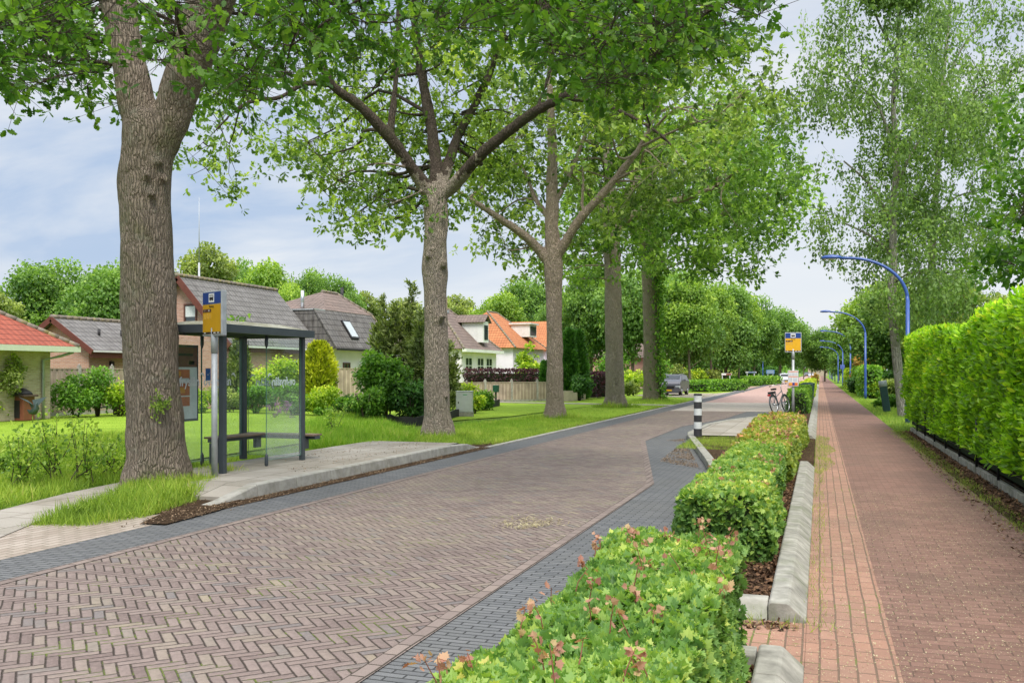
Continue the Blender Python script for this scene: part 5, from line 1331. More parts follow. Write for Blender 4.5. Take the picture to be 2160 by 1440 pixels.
# ------------------------------------------------------------------ bicycle
def bicycle():
    root = thing('bicycle', 'grey city bike parked behind the low hedge by the second bus stop sign', 'bicycle', (-1.63, 37.2, .12))
    M_f = plain('bike_frame', (.10, .11, .12), .4, .3); M_s = plain('saddle_black', (.02, .02, .02), .6)
    def wheel(y):
        w = MB(); n = 28; R = .34
        w.tube([(0, y + R * math.cos(2 * math.pi * k / n), R + R * math.sin(2 * math.pi * k / n)) for k in range(n + 1)], .024, 8, cap=False)
        o = w.build('wheel', M_rubber, root, world=False)
        r = MB(); r.tube([(0, y + .305 * math.cos(2 * math.pi * k / n), R + .305 * math.sin(2 * math.pi * k / n)) for k in range(n + 1)], .014, 6, cap=False)
        for k in range(14): a = 2 * math.pi * k / 14; r.bar((0, y, R), (0, y + .3 * math.cos(a), R + .3 * math.sin(a)), .004, .004)
        r.tube([(-.05, y, R), (.05, y, R)], .03, 8); r.build('rim', M_chrome, o, world=False)
        m = MB(); pts = [(0, y + .385 * math.cos(math.radians(a)), R + .385 * math.sin(math.radians(a))) for a in range(20, 200, 15)]
        m.tube(pts, .022, 6, cap=False); m.build('mudguard', M_f, o, world=False)
    wheel(0); wheel(1.08)
    m = MB(); r = .017
    for a, b2 in (((0, 0, .34), (0, .42, .30)), ((0, .42, .30), (0, .26, .86)), ((0, .42, .30), (0, .90, .70)), ((0, .28, .62), (0, .90, .86)), ((0, 0, .34), (0, .30, .72)), ((0, .88, .92), (0, 1.08, .34))): m.tube([a, b2], r, 8)
    m.build('frame', M_f, root, world=False)
    m = MB(); m.tube([(-.33, .70, 1.10), (-.28, .80, 1.12), (-.1, .88, 1.12), (.1, .88, 1.12), (.28, .80, 1.12), (.33, .70, 1.10)], .013, 8); m.tube([(0, .88, .9), (0, .88, 1.12)], .016, 8); h = m.build('handlebar', M_chrome, root, world=False)
    for s in (-1, 1): MB().tube([(s * .33, .70, 1.10), (s * .345, .60, 1.095)], .02, 8).build('grip', M_rubber, h, world=False)
    MB().prism([(-.09, .10), (.09, .10), (.10, .18), (.03, .40), (-.03, .40), (-.10, .18)], 'z', .90, .97).build('saddle', M_s, root, bevel=.02, world=False)
    m = MB()
    for s in (-1, 1): m.tube([(s * .07, -.28, .74), (s * .07, .26, .74)], .008, 6); m.tube([(s * .07, -.2, .74), (s * .05, 0, .34)], .007, 6)
    for y in (-.28, -.1, .1): m.tube([(-.07, y, .74), (.07, y, .74)], .006, 6)
    m.build('rack', M_f, root, world=False)
    MB().box((0, -.30, .70), (.12, .03, .06)).build('tail_light', M_red_l, root, bevel=.006, world=False)
    MB().box((0, -.02, .80), (.22, .30, .08)).build('rack_bag', plain('bag_black', (.03, .03, .032), .8), root, bevel=.02, world=False)
    MB().tube([(0, .40, .3), (.22, .45, .01)], .012, 6).build('kickstand', M_chrome, root, world=False)
    root.rotation_euler = (0, math.radians(-10), math.radians(-22))
bicycle()

# ------------------------------------------------------------------ wheelie bins
def wheelie(x, y, label):
    root = thing('wheelie_bin', label, 'wheelie bin', (x, y, 0), 'green wheelie bins in the low hedge')
    M_bin = plain('bin_green', (.018, .06, .045), .5)
    mb = MB(); a, b2 = (.24, .27), (.29, .36)
    vs = [(sx * a[0], sy * a[1], .05) for sx, sy in ((-1, -1), (1, -1), (1, 1), (-1, 1))] + [(sx * b2[0], sy * b2[1], .98) for sx, sy in ((-1, -1), (1, -1), (1, 1), (-1, 1))]
    mb.add(vs, [(3, 2, 1, 0), (4, 5, 6, 7), (0, 1, 5, 4), (1, 2, 6, 5), (2, 3, 7, 6), (3, 0, 4, 7)]); mb.build('bin_body', M_bin, root, bevel=.02, world=False)
    MB().prism([(-.40, .985), (-.38, 1.03), (-.1, 1.075), (.3, 1.06), (.40, 1.01), (.40, .985)], 'x', -.31, .31).build('lid', M_bin, root, bevel=.015, world=False)
    for s in (-1, 1): MB().tube([(s * .2, .30, .1), (s * .29, .30, .1)], .1, 14).build('wheel', M_rubber, root, world=False)
    MB().tube([(-.25, .40, .98), (.25, .40, .98)], .018, 8).build('handle', M_bin, root, world=False)
    root.rotation_euler.z = math.radians(85)
wheelie(-.75, 54.5, 'dark green wheelie bin in front of the other, beyond the square hedge block')
wheelie(-.66, 60.5, 'dark green wheelie bin behind the other, half hidden by its lid')

# ------------------------------------------------------------------ cars
def car(name, label, loc, rz, body, H, Wd, L, kind='mpv', sc=1.0, cat='car'):
    root = thing(name, label, cat, loc)
    # side profile, nose at +y
    if kind == 'mpv': low = [(-.50, .28), (-.49, .62), (-.485, .90), (.30, .92), (.44, .80), (.492, .68), (.50, .40), (.49, .22), (-.49, .22)]; roof = [(-.475, .90), (-.44, 1.0), (.0, 1.02), (.10, 1.0), (.285, .925)]
    else: low = [(-.50, .28), (-.49, .60), (-.47, .86), (.22, .86), (.40, .74), (.485, .60), (.50, .38), (.48, .18), (-.48, .18)]; roof = [(-.465, .86), (-.36, 1.0), (-.05, 1.02), (.03, 1.0), (.23, .865)]
    k = H / 1.05
    low = [(y * L, z * k * .86) for y, z in low]; roof = [(y * L, (z - .92) * k * 3.3 + .92 * k * .86 + 0) for y, z in roof]
    zmax = max(z for _, z in roof); belt = roof[0][1]; f = (H - belt) / (zmax - belt); roof = [(y, belt + (z - belt) * f) for y, z in roof]
    mb = MB(); mb.prism(low, 'x', -Wd / 2, Wd / 2); mb.build('body', body, root, bevel=.07, world=False)
    hw, tw = Wd / 2 - .05, Wd / 2 - .19
    n = len(roof); vs = []
    for s in (-1, 1):
        for y, z in roof: fz = (z - belt) / (H - belt + 1e-6); vs.append((s * (hw + (tw - hw) * fz), y, z))
    fs = [tuple(range(n)), tuple(range(2 * n - 1, n - 1, -1))] + [(i, n + i, n + i + 1, i + 1) for i in range(n - 1)]
    mb = MB(); mb.add(vs, fs); cab = mb.build('cabin', body, root, bevel=.05, world=False)
    def onroof(i, j, a, b2, off, s0=-.86, s1=.86):
        (y0, z0), (y1, z1) = roof[i], roof[j]
        def P(t, s):
            y, z = y0 + (y1 - y0) * t, z0 + (z1 - z0) * t; fz = (z - belt) / (H - belt); w = hw + (tw - hw) * fz; nn = Vector((0, -(z1 - z0), y1 - y0)).normalized();
            if nn.z < 0: nn = -nn
            return Vector((s * w, y, z)) + nn * off
        return [P(a, s0), P(a, s1), P(b2, s1), P(b2, s0)]
    mb = MB(); mb.add(onroof(n - 1, n - 2, .08, .92, .012), [(0, 1, 2, 3)]); mb.build('windscreen', M_cargl, root, world=False)
    mb = MB(); mb.add(onroof(0, 1, .1, .9, .012), [(0, 1, 2, 3)]); mb.build('rear_window', M_cargl, root, world=False)
    for s in (-1, 1):
        pts = []
        for y, z in ((roof[0][0] + .12 * L * .5, belt + .04), (roof[-1][0] - .10 * L, belt + .04), (roof[-2][0] - .01 * L, H - .13), (roof[1][0] + .05 * L, H - .13)):
            fz = (z - belt) / (H - belt); pts.append((s * (hw + (tw - hw) * fz + .008), y, z))
        mb = MB(); mb.add(pts, [(0, 1, 2, 3)]); mb.build('side_window', M_cargl, root, world=False)
        MB().box((s * (Wd / 2 + .09), roof[-1][0] - .16 * L, belt + .06), (.18, .10, .13)).build('mirror', body, root, bevel=.03, world=False)
        MB().prism([(L * .455, belt * .70), (L * .497, belt * .66), (L * .497, belt * .52), (L * .44, belt * .58)], 'x', s * Wd * .5 + s * .004, s * Wd * .30).build('headlight', plain('headlight', (.60, .63, .65), .15), root, world=False)
        MB().box((s * tw * .95, 0, H + .03), (.035, L * .42, .04)).build('roof_rail', M_chrome, root, world=False)
        for y in (-.31, .31):
            w = MB(); w.tube([(s * (Wd / 2 - .20), y * L, .31), (s * (Wd / 2 + .012), y * L, .31)], .31, 20); o = w.build('wheel', M_rubber, root, bevel=.02, world=False)
            MB().tube([(s * (Wd / 2 + .005), y * L, .31), (s * (Wd / 2 + .022), y * L, .31)], .19, 14).build('rim', M_chrome, o, world=False)
    MB().box((0, L * .5, belt * .56), (Wd * .5, .03, belt * .18)).build('grille', M_rubber, root, bevel=.01, world=False)
    MB().box((0, L * .492, belt * .28), (Wd * .9, .06, belt * .22)).build('bumper', body, root, bevel=.02, world=False)
    MB().box((0, L * .5 + .028, belt * .36), (.50, .02, .11)).build('number_plate', M_plate, root, world=False)
    root.rotation_euler.z = rz
    return root
M_dark = plain('car_paint_dark', (.12, .115, .135), .3, .2, var=.04, spec=.6); M_silver = plain('car_paint_silver', (.52, .52, .55), .3, .2, var=.04, spec=.6)
x, y = PXY(1421, 70); car('parked_car', 'dark grey people carrier with roof rails parked beside the ivy clad oak', (x, y, -.02), math.radians(180 - 2), M_dark, 1.58, 1.68, 4.1, 'mpv')
x, y = PXY(1654, 138); car('moving_car', 'silver hatchback driving towards the bus stops', (x, y + 2, .02), math.radians(180 + 10), M_silver, 1.50, 1.72, 3.9, 'hatch')
x, y = PXY(1711, 330); car('distant_car', 'tiny light car at the far end of the street', (x, y, .02), math.radians(180), M_silver, 1.55, 1.8, 4.2, 'hatch')
x, y = PXY(1702, 345); car('distant_car', 'tiny dark car beside the light one at the far end of the street', (x, y, .02), math.radians(180), M_dark, 1.7, 1.8, 4.2, 'mpv')

# ------------------------------------------------------------------ cabinet, letter box, posts and direction signs
x, y = PXY(980, 36.2)
cb = thing('utility_cabinet', 'light grey utility cabinet on the grass beside the second oak', 'cabinet', (x, y, -.03))
M_cab = plain('cabinet_grey', (.47, .50, .48), .5, var=.06, dirt=(.38, .41, .38))
MB().box((0, 0, .09), (.68, .36, .18)).build('plinth', M_conc2, cb, world=False)
MB().box((0, 0, .57), (.64, .32, .80)).build('cabinet_body', M_cab, cb, bevel=.01, world=False)
MB().box((0, 0, .985), (.68, .36, .035)).build('lid', M_cab, cb, bevel=.01, world=False)
dr = MB().box((0, -.166, .57), (.58, .015, .74)).build('door', M_cab, cb, bevel=.006, world=False)
MB().box((-.22, -.178, .55), (.035, .012, .07)).build('lock', M_ink, dr, world=False)
MB().box((.04, -.176, .86), (.16, .004, .03)).build('green_mark', plain('mark_green', (.05, .35, .10), .5), dr, world=False)
cb.rotation_euler.z = math.radians(14)
x, y = PXY(1046, 47); lb = thing('letter_box', 'dark green letter box on a post before the wooden picket fence', 'letter box', (x, y, -.03))
MB().box((0, 0, .40), (.07, .07, .80)).build('post', M_bb, lb, world=False); MB().box((0, 0, .90), (.26, .3, .36)).build('box_body', plain('box_green', (.02, .10, .06), .5), lb, bevel=.02, world=False)
p = PG(1871, 868); lb = thing('garden_post_lamp', 'dark green slanted post with rounded top in the clipped shrub under the birch', 'post', (p.x, p.y, 0))
MB().box((0, 0, .6), (.30, .22, 1.2)).build('post', plain('post_green', (.015, .05, .045), .5), lb, bevel=.03, world=False)
MB().tube([(-.16, 0, 1.2), (.16, 0, 1.2)], .15, 16).build('cap', plain('post_cap', (.30, .34, .34), .4), lb, world=False); lb.rotation_euler.y = -.14
def board_sign(label, px, D, py0, py1, wpx, m, legs, cat='sign', cols=None):
    x, y = PXY(px, D); s = D / FPX; z0, z1 = EYE + (HY - py1) * s, EYE + (HY - py0) * s; w = wpx * s
    r = thing('direction_sign', label, cat, (x, y, 0))
    MB().box((0, 0, (z0 + z1) / 2), (w, .06, z1 - z0)).build('board', m, r, bevel=.01, world=False)
    if cols: MB().box((w * cols[0], -.034, (z0 + z1) / 2), (w * cols[1], .006, (z1 - z0) * .84)).build('colour_field', cols[2], r, world=False)
    for q in legs: MB().tube([(q * w, .06, 0), (q * w, .06, z1)], .05, 8).build('pole', M_galv, r, world=False)
M_brown = plain('sign_brown', (.24, .085, .04), .5)
board_sign('white and brown low direction sign behind the near low hedge', 1532.5, 98, 787, 791, 21, M_whitesign, (-.42, .32), cols=(.22, .5, M_brown))
board_sign('single white and blue direction board between the slim street trees', 1584, 122, 783.5, 786.5, 22, M_whitesign, (-.36, .3), cols=(.1, .7, plain('sign_pale_blue', (.16, .24, .40), .5)))
board_sign('stacked blue direction boards right of the left side street lamp', 1625, 140, 780, 788, 17, plain('sign_mid_blue', (.10, .20, .42), .5), (-.3, .3), cols=(0, .8, plain('sign_pale_blue2', (.22, .30, .42), .5)))
board_sign('blue street name sign on a pole under the far lamps', 1777, 118, 769, 778, 9, plain('sign_blue3', (.10, .14, .42), .5), (.0,))
# ------------------------------------------------------------------ houses
B_buff = brickwall('buff_brick', [(.36, .29, .20), (.46, .37, .26), (.54, .45, .33)], (.42, .38, .31))
B_pink = brickwall('pink_brick', [(.42, .21, .155), (.52, .27, .20), (.58, .34, .26)], (.46, .38, .33))
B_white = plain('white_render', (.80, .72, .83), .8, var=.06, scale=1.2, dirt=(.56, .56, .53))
T_red = rooftiles('red_tiles', (.32, .085, .055), (.37, .105, .068), (.26, .075, .052), .28, .34, (.22, .07, .05), .3)
T_slate = rooftiles('grey_tiles', (.17, .162, .158), (.225, .215, .21), (.14, .132, .125), .26, .36, (.075, .068, .06), .6, (.34, .33, .26))
T_dark = rooftiles('dark_grey_tiles', (.135, .128, .125), (.185, .175, .168), (.11, .098, .09), .30, .38, (.05, .042, .036), .75)
T_brown = rooftiles('brown_tiles', (.20, .15, .13), (.25, .19, .165), (.15, .12, .105), .28, .36, (.08, .06, .05), .5)
T_redbrown = rooftiles('red_brown_tiles', (.20, .15, .13), (.25, .185, .16), (.16, .135, .12), .28, .36, (.10, .08, .065), .75)
T_orange = rooftiles('orange_tiles', (.47, .18, .08), (.55, .235, .105), (.38, .14, .065), .28, .36, (.30, .12, .06), .4)
M_wood_red = plain('dark_red_wood', (.13, .04, .028), .6, var=.15)
M_brownframe = plain('brown_frame', (.11, .05, .035), .5)
M_gutterp = plain('pvc_gutter_grey', (.30, .33, .32), .5)
M_greenwhite = plain('cream_fascia', (.62, .66, .54), .5, var=.05)
M_lead = plain('lead_flashing', (.45, .47, .50), .5, .3)
M_ridge = plain('ridge_tile', (.20, .17, .14), .85, var=.3, dirt=(.32, .26, .08))
M_curtain = plain('lace_curtain', (.62, .66, .68), .8, var=.15, scale=20)

def house(name, label, loc): return thing(name, label, 'house', loc)
def walls(par, x0, x1, y0, y1, z, mat, gables=()):
    mb = MB()
    mb.add([(x0, y0, 0), (x1, y0, 0), (x1, y1, 0), (x0, y1, 0), (x0, y0, z), (x1, y0, z), (x1, y1, z), (x0, y1, z)], [(0, 1, 5, 4), (1, 2, 6, 5), (2, 3, 7, 6), (3, 0, 4, 7)])
    for y, xr, zr in gables: mb.add([(x0, y, z), (x1, y, z), (xr, y, zr)], [(0, 1, 2)])
    return mb.build('wall', mat, par)
def roof_planes(par, planes, mat, name='roof', th=.07, mat2=None, second=()):
    mb = MB()
    for i, p in enumerate(planes): mb.plane_face(p, 1 if i in second else 0)
    o = mb.build(name, [mat, mat2] if mat2 else mat, par)
    s = o.modifiers.new('t', 'SOLIDIFY'); s.thickness = th; s.offset = -1
    return o
def ridge_line(par, a, b, r=.10):
    a, b = Vector(a), Vector(b); mb = MB(); n = max(2, int((b - a).length / .38))
    for k in range(n):
        p, q = a.lerp(b, k / n), a.lerp(b, (k + 1.05) / n); mb.tube([p, q], [r * 1.08, r * .92], 8)
    return mb.build('ridge_capping', M_ridge, par)
def window_x(par, x, y0, y1, z0, z1, fm, bars=1, transom=None, curtain=False):
    """window in a wall facing +X"""
    w = .07; mb = MB()
    mb.box((x + .02, (y0 + y1) / 2, z0 + w / 2), (.08, y1 - y0, w)); mb.box((x + .02, (y0 + y1) / 2, z1 - w / 2), (.08, y1 - y0, w))
    for y in (y0 + w / 2, y1 - w / 2): mb.box((x + .02, y, (z0 + z1) / 2), (.078, w, z1 - z0 - 2 * w))
    for k in range(bars): mb.box((x + .02, y0 + (y1 - y0) * (k + 1) / (bars + 1), (z0 + z1) / 2), (.07, w * .8, z1 - z0 - 2 * w))
    if transom: mb.box((x + .02, (y0 + y1) / 2, z0 + (z1 - z0) * transom), (.066, y1 - y0 - 2 * w, w * .8))
    o = mb.build('window', fm, par)
    MB().box((x + .012, (y0 + y1) / 2, (z0 + z1) / 2), (.012, y1 - y0 - .04, z1 - z0 - .04)).build('pane', M_window, o)
    MB().box((x + .06, (y0 + y1) / 2, z0 - .05), (.18, y1 - y0 + .12, .06)).build('sill', M_conc, o)
    return o
def window_y(par, y, x0, x1, z0, z1, fm, curtain=False):
    w = .08; mb = MB()
    mb.box(((x0 + x1) / 2, y - .02, z0 + w / 2), (x1 - x0, .08, w)); mb.box(((x0 + x1) / 2, y - .02, z1 - w / 2), (x1 - x0, .08, w))
    for x in (x0 + w / 2, x1 - w / 2): mb.box((x, y - .02, (z0 + z1) / 2), (w, .078, z1 - z0 - 2 * w))
    o = mb.build('window', fm, par)
    MB().box(((x0 + x1) / 2, y - .012, (z0 + z1) / 2), (x1 - x0 - .04, .012, z1 - z0 - .04)).build('pane', M_window, o)
    if curtain: MB().box(((x0 + x1) / 2, y - .024, z1 - (z1 - z0) * .3), (x1 - x0 - 2 * w, .008, (z1 - z0) * .42)).build('curtain', M_curtain, o)
    return o
def hip(par, x0, x1, y0, y1, ze, xr, ya, yb, zr, mat, capping=True):
    A, B, C, Dd = (x0, y0, ze), (x1, y0, ze), (x1, y1, ze), (x0, y1, ze); R0, R1 = (xr, ya, zr), (xr, yb, zr)
    o = roof_planes(par, [[A, B, R0], [B, C, R1, R0], [C, Dd, R1], [Dd, A, R0, R1]], mat)
    if capping:
        for a, b in ((R0, R1), (B, R0), (C, R1)): ridge_line(o, a, b)
    return o

# red tiled bungalow
h = house('bungalow', 'buff brick bungalow with red tiled hipped roof at the left edge', (-30, 21, 0))
walls(h, -35.4, -26.95, 14.6, 27.0, 2.75, B_buff)
hip(h, -36.1, -26.3, 13.9, 27.7, 2.66, -31.2, 18.8, 22.8, 5.85, T_red)
mb = MB(); mb.box((-26.28, 20.8, 2.55), (.05, 13.9, .20)); mb.box((-31.2, 27.72, 2.55), (9.85, .05, .20)); mb.build('fascia', M_greenwhite, h)
MB().box((-31.2, 20.8, 2.47), (9.75, 13.75, .03)).build('soffit', M_greenwhite, h)
mb = MB(); mb.tube([(-26.35, 27.5, 2.45), (-26.6, 27.15, 2.3), (-26.88, 26.6, 2.15), (-26.88, 26.6, 0)], .05, 10); mb.build('downpipe', M_gutterp, h)
window_x(h, -26.95, 21.0, 23.2, .9, 2.2, M_white)

# low pink annex and the pink brick house
h = house('annex', 'low pink brick annex with a grey tiled roof left of the nearest oak trunk', (-31.5, 34, 0))
walls(h, -33.4, -29.75, 31.9, 36.65, 2.6, B_pink, ((31.9, -31.5, 3.95),))
r = roof_planes(h, [[(-29.3, 31.6, 2.62), (-29.3, 36.7, 2.62), (-31.5, 36.7, 4.08), (-31.5, 31.6, 4.08)], [(-33.7, 36.7, 2.62), (-33.7, 31.6, 2.62), (-31.5, 31.6, 4.08), (-31.5, 36.7, 4.08)]], T_slate)
ridge_line(r, (-31.5, 31.6, 4.1), (-31.5, 36.7, 4.1))
mb = MB(); mb.bar((-29.28, 31.58, 2.55), (-31.5, 31.58, 4.0), .04, .24); mb.bar((-33.72, 31.58, 2.55), (-31.5, 31.58, 4.0), .04, .24); mb.build('bargeboard', M_wood_red, h)
MB().box((-29.42, 34.2, 2.45), (.10, 5.1, .26)).build('fascia', M_wood_red, h)
MB().box((-29.32, 34.2, 2.60), (.10, 5.1, .07)).build('gutter', M_white, h)
for y in (33.2, 34.6): MB().tube([(-30.4, y, 3.2), (-30.4, y, 3.62)], .06, 8).build('vent_pipe', M_ink, r)
MB().box((-29.70, 33.2, 2.05), (.12, .22, .28)).build('wall_lamp', M_ink, h, bevel=.02)

h = house('pink_house', 'pink brick house with steep grey tiled roof behind the bus shelter', (-28.9, 40.8, 0))
walls(h, -31.5, -26.25, 36.9, 44.7, 3.2, B_pink, ((36.9, -28.9, 6.1),))
ze, zr = 3.0, 6.28
r = roof_planes(h, [[(-25.95, 36.55, ze), (-25.95, 45.0, ze), (-28.9, 45.0, zr), (-28.9, 36.55, zr)], [(-31.85, 45.0, ze), (-31.85, 36.55, ze), (-28.9, 36.55, zr), (-28.9, 45.0, zr)]], T_slate)
ridge_line(r, (-28.9, 36.5, zr + .03), (-28.9, 45.05, zr + .03))
mb = MB(); mb.bar((-25.95, 36.52, ze - .1), (-28.9, 36.52, zr - .1), .05, .30); mb.bar((-31.85, 36.52, ze - .1), (-28.9, 36.52, zr - .1), .05, .30); mb.build('bargeboard', M_wood_red, h)
window_y(h, 36.9, -28.75, -28.02, 3.75, 4.95, M_brownframe, True)
mb = MB(); mb.box((-26.0, 40.8, 2.93), (.1, 8.4, .10)); mb.build('gutter', M_white, h)
MB().box((-26.15, 40.8, 2.78), (.12, 8.3, .22)).build('fascia', M_wood_red, h)
window_x(h, -26.25, 41.2, 43.0, 1.0, 2.3, M_white)

# house with skylight
h = house('skylight_house', 'white walled house with dark mansard roof and a skylight', (-28, 49, 0))
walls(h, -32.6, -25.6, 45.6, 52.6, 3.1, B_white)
x1, zb, zt = -25.2, 3.02, 5.25
lowpl = [[(x1, 45.25, zb), (x1, 53.0, zb), (-26.65, 52.2, zt), (-26.65, 45.25, zt)], [(x1, 53.0, zb), (-33, 53.0, zb), (-31.5, 52.2, zt), (-26.65, 52.2, zt)], [(-33, 53.0, zb), (-33, 45.25, zb), (-31.5, 45.25, zt), (-31.5, 52.2, zt)]]
r = roof_planes(h, lowpl, T_dark)
r2 = roof_planes(h, [[(-26.62, 46.4, zt), (-26.62, 52.25, zt), (-28.4, 51.0, 6.55), (-28.4, 49.2, 6.55)], [(-26.62, 52.25, zt), (-31.5, 52.25, zt), (-28.4, 51.0, 6.55)], [(-31.5, 46.4, zt), (-26.62, 46.4, zt), (-28.4, 49.2, 6.55)], [(-31.5, 52.25, zt), (-31.5, 46.4, zt), (-28.4, 49.2, 6.55), (-28.4, 51.0, 6.55)]], T_redbrown, 'upper_roof')
for a, b in (((-26.62, 52.25, zt), (-28.4, 51, 6.55)), ((-28.4, 49.2, 6.57), (-28.4, 51, 6.57)), ((x1, 53, zb), (-26.65, 52.2, zt))): ridge_line(r2, a, b, .09)
mb = MB(); mb.plane_face([(-32.9, 45.3, zb), (x1 - .05, 45.3, zb), (-26.7, 45.3, zt), (-31.5, 45.3, zt)]); mb.build('gable_cladding', T_dark, h)
roof_planes(h, [[(-26.6, 45.25, zt), (-26.6, 46.4, zt), (-31.5, 46.4, zt), (-31.5, 45.25, zt)]], M_lead, 'flat_roof')
sk = Vector((-25.92, 48.0, 4.15)); sl = Vector((-1.45, 0, 2.23)).normalized(); nn = Vector((2.23, 0, 1.45)).normalized()
R3 = Matrix((Vector((0, 1, 0)), sl, Vector((0, 1, 0)).cross(sl))).transposed()
f = MB().box(sk + nn * .04, (.95, 1.25, .10), rot=R3).build('skylight', M_ink, r)
MB().box(sk + nn * .10, (.78, 1.05, .02), rot=R3).build('pane', plain('sky_pane', (.50, .55, .58), .08, spec=.8), f)
for p, hgt, m in (((-28.4, 51.6, 5.9), 1.1, M_ink), ((-28.2, 46.6, 5.3), 1.1, M_chrome)): MB().tube([p, (p[0], p[1], p[2] + hgt)], .10, 10).build('flue', m, r2)
MB().box((-25.15, 49.1, 2.98), (.12, 7.8, .12)).build('gutter', M_ink, h)
window_x(h, -25.6, 46.6, 47.4, 1.2, 2.25, M_brownframe); window_x(h, -25.6, 48.4, 50.0, 1.2, 2.25, M_white, 0)

# white house with hipped roof, chimney and dormer
h = house('white_house', 'white house with brown hipped roof, brick chimney and dormer', (-29.7, 72, 0))
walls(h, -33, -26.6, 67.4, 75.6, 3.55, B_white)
r = hip(h, -33.4, -26.2, 67.0, 76.0, 3.55, -29.8, 70.4, 72.4, 7.05, T_brown)
ch = MB().box((-29.8, 71.0, 7.3), (.75, .75, 1.3)).build('chimney', brickwall('chimney_brick', [(.32, .22, .13), (.42, .30, .18)], (.36, .32, .26)), r)
MB().tube([(-29.8, 71.0, 7.95), (-29.8, 71.0, 8.35)], .12, 8).build('chimney_pot', M_ink, ch); MB().box((-29.8, 71, 6.75), (1.0, 1.0, .25)).build('flashing', M_lead, ch)
d = MB().box((-27.3, 72.3, 5.05), (1.9, 1.25, 1.75)).build('dormer', M_white, r)
roof_planes(d, [[(-26.15, 71.4, 5.85), (-26.15, 72.3, 6.5), (-28.9, 72.3, 6.5), (-28.9, 71.4, 5.85)], [(-26.15, 72.3, 6.5), (-26.15, 73.2, 5.85), (-28.9, 73.2, 5.85), (-28.9, 72.3, 6.5)]], T_brown, 'dormer_roof')
MB().box((-26.33, 72.3, 5.0), (.03, .85, 1.2)).build('dormer_window', M_window, d)
MB().box((-26.2, 71.5, 3.42), (.35, 9.0, .24)).build('cornice', M_white, h)
for y in (68.9, 71.6, 73.7): window_x(h, -26.6, y - .75, y + .75, 1.0, 2.9, M_white, 1, .65)
for y in (69.5, 72.6, 74.6): pass
# orange roofed houses
h = house('orange_roof_house', 'white house with steep orange tiled hip roof and flat dormer', (-31, 90, 0))
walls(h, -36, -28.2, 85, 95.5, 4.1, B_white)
r = hip(h, -36.5, -27.8, 84.6, 96, 4.1, -32.1, 88.5, 91.5, 7.9, T_orange)
d = MB().box((-29.3, 92.0, 6.0), (2.0, 2.4, 1.3)).build('dormer', M_white, r); MB().box((-28.28, 92, 6.0), (.03, 2.0, .9)).build('dormer_window', M_window, d)
MB().box((-29.3, 92.0, 6.72), (2.4, 2.8, .14)).build('dormer_roof', M_white, d)
window_x(h, -28.2, 86.5, 88.0, 1, 3, M_white); window_x(h, -28.2, 90.5, 92.5, 1, 3, M_white)
h = house('orange_roof_cottage', 'farther cottage with long orange tiled roof and white gable trim', (-33, 112, 0))
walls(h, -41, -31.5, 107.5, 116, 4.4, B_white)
r = roof_planes(h, [[(-41.3, 107.0, 4.3), (-31.2, 107.0, 4.3), (-31.2, 111.7, 8.1), (-41.3, 111.7, 8.1)], [(-31.2, 116.4, 4.3), (-41.3, 116.4, 4.3), (-41.3, 111.7, 8.1), (-31.2, 111.7, 8.1)]], T_orange)
MB().bar((-31.15, 106.9, 4.25), (-31.15, 111.7, 8.1), .12, .4).build('bargeboard', M_white, h)
h = house('brick_villa', 'brick house glimpsed between the fourth and fifth oak trunks', (*PXY(1335, 112), 0)); x, y = PXY(1335, 112)
walls(h, x - 4, x + 4, y - 4, y + 4, 3.4, B_pink); hip(h, x - 4.5, x + 4.5, y - 4.5, y + 4.5, 3.4, x, y - 1, y + 1, 7.2, T_redbrown, False)
h = house('far_house', 'tiny house with pale gable at the vanishing end of the street', (*PXY(1725, 400), 0)); x, y = PXY(1725, 400)
walls(h, x - 4, x + 4, y - 3, y + 3, 3, B_buff, ((y - 3, x, 7.4),)); roof_planes(h, [[(x + 4.4, y - 3.3, 2.8), (x + 4.4, y + 3.3, 2.8), (x, y + 3.3, 7.6), (x, y - 3.3, 7.6)], [(x - 4.4, y + 3.3, 2.8), (x - 4.4, y - 3.3, 2.8), (x, y - 3.3, 7.6), (x, y + 3.3, 7.6)]], T_brown)

# ------------------------------------------------------------------ masts
x, y = PXY(420, 46.5); m = thing('antenna_mast', 'tall thin grey mast rising behind the pink house', 'mast', (x, y, 0))
MB().tube([(0, 0, 0), (0, 0, 7.2)], .05, 8).build('pole', M_galv, m, world=False); MB().tube([(0, 0, 7.2), (0, 0, 10.5)], [.03, .012], 6).build('whip', M_galv, m, world=False)
x, y = PXY(263, 45); m = thing('aerial', 'white hooked aerial beside the nearest oak trunk', 'aerial', (x, y, 0))
MB().tube([(0, 0, 6.2), (-.02, 0, 4.55), (.1, 0, 4.45), (.35, 0, 4.42)], .03, 8).build('rod', M_white, m, world=False); MB().tube([(.35, 0, 0), (.35, 0, 4.44)], .03, 8).build('pole', M_galv, m, world=False)
MB().tube([(-.12, 0, 4.6), (-.12, 0, 5.1)], .02, 6).build('element', M_white, m, world=False)

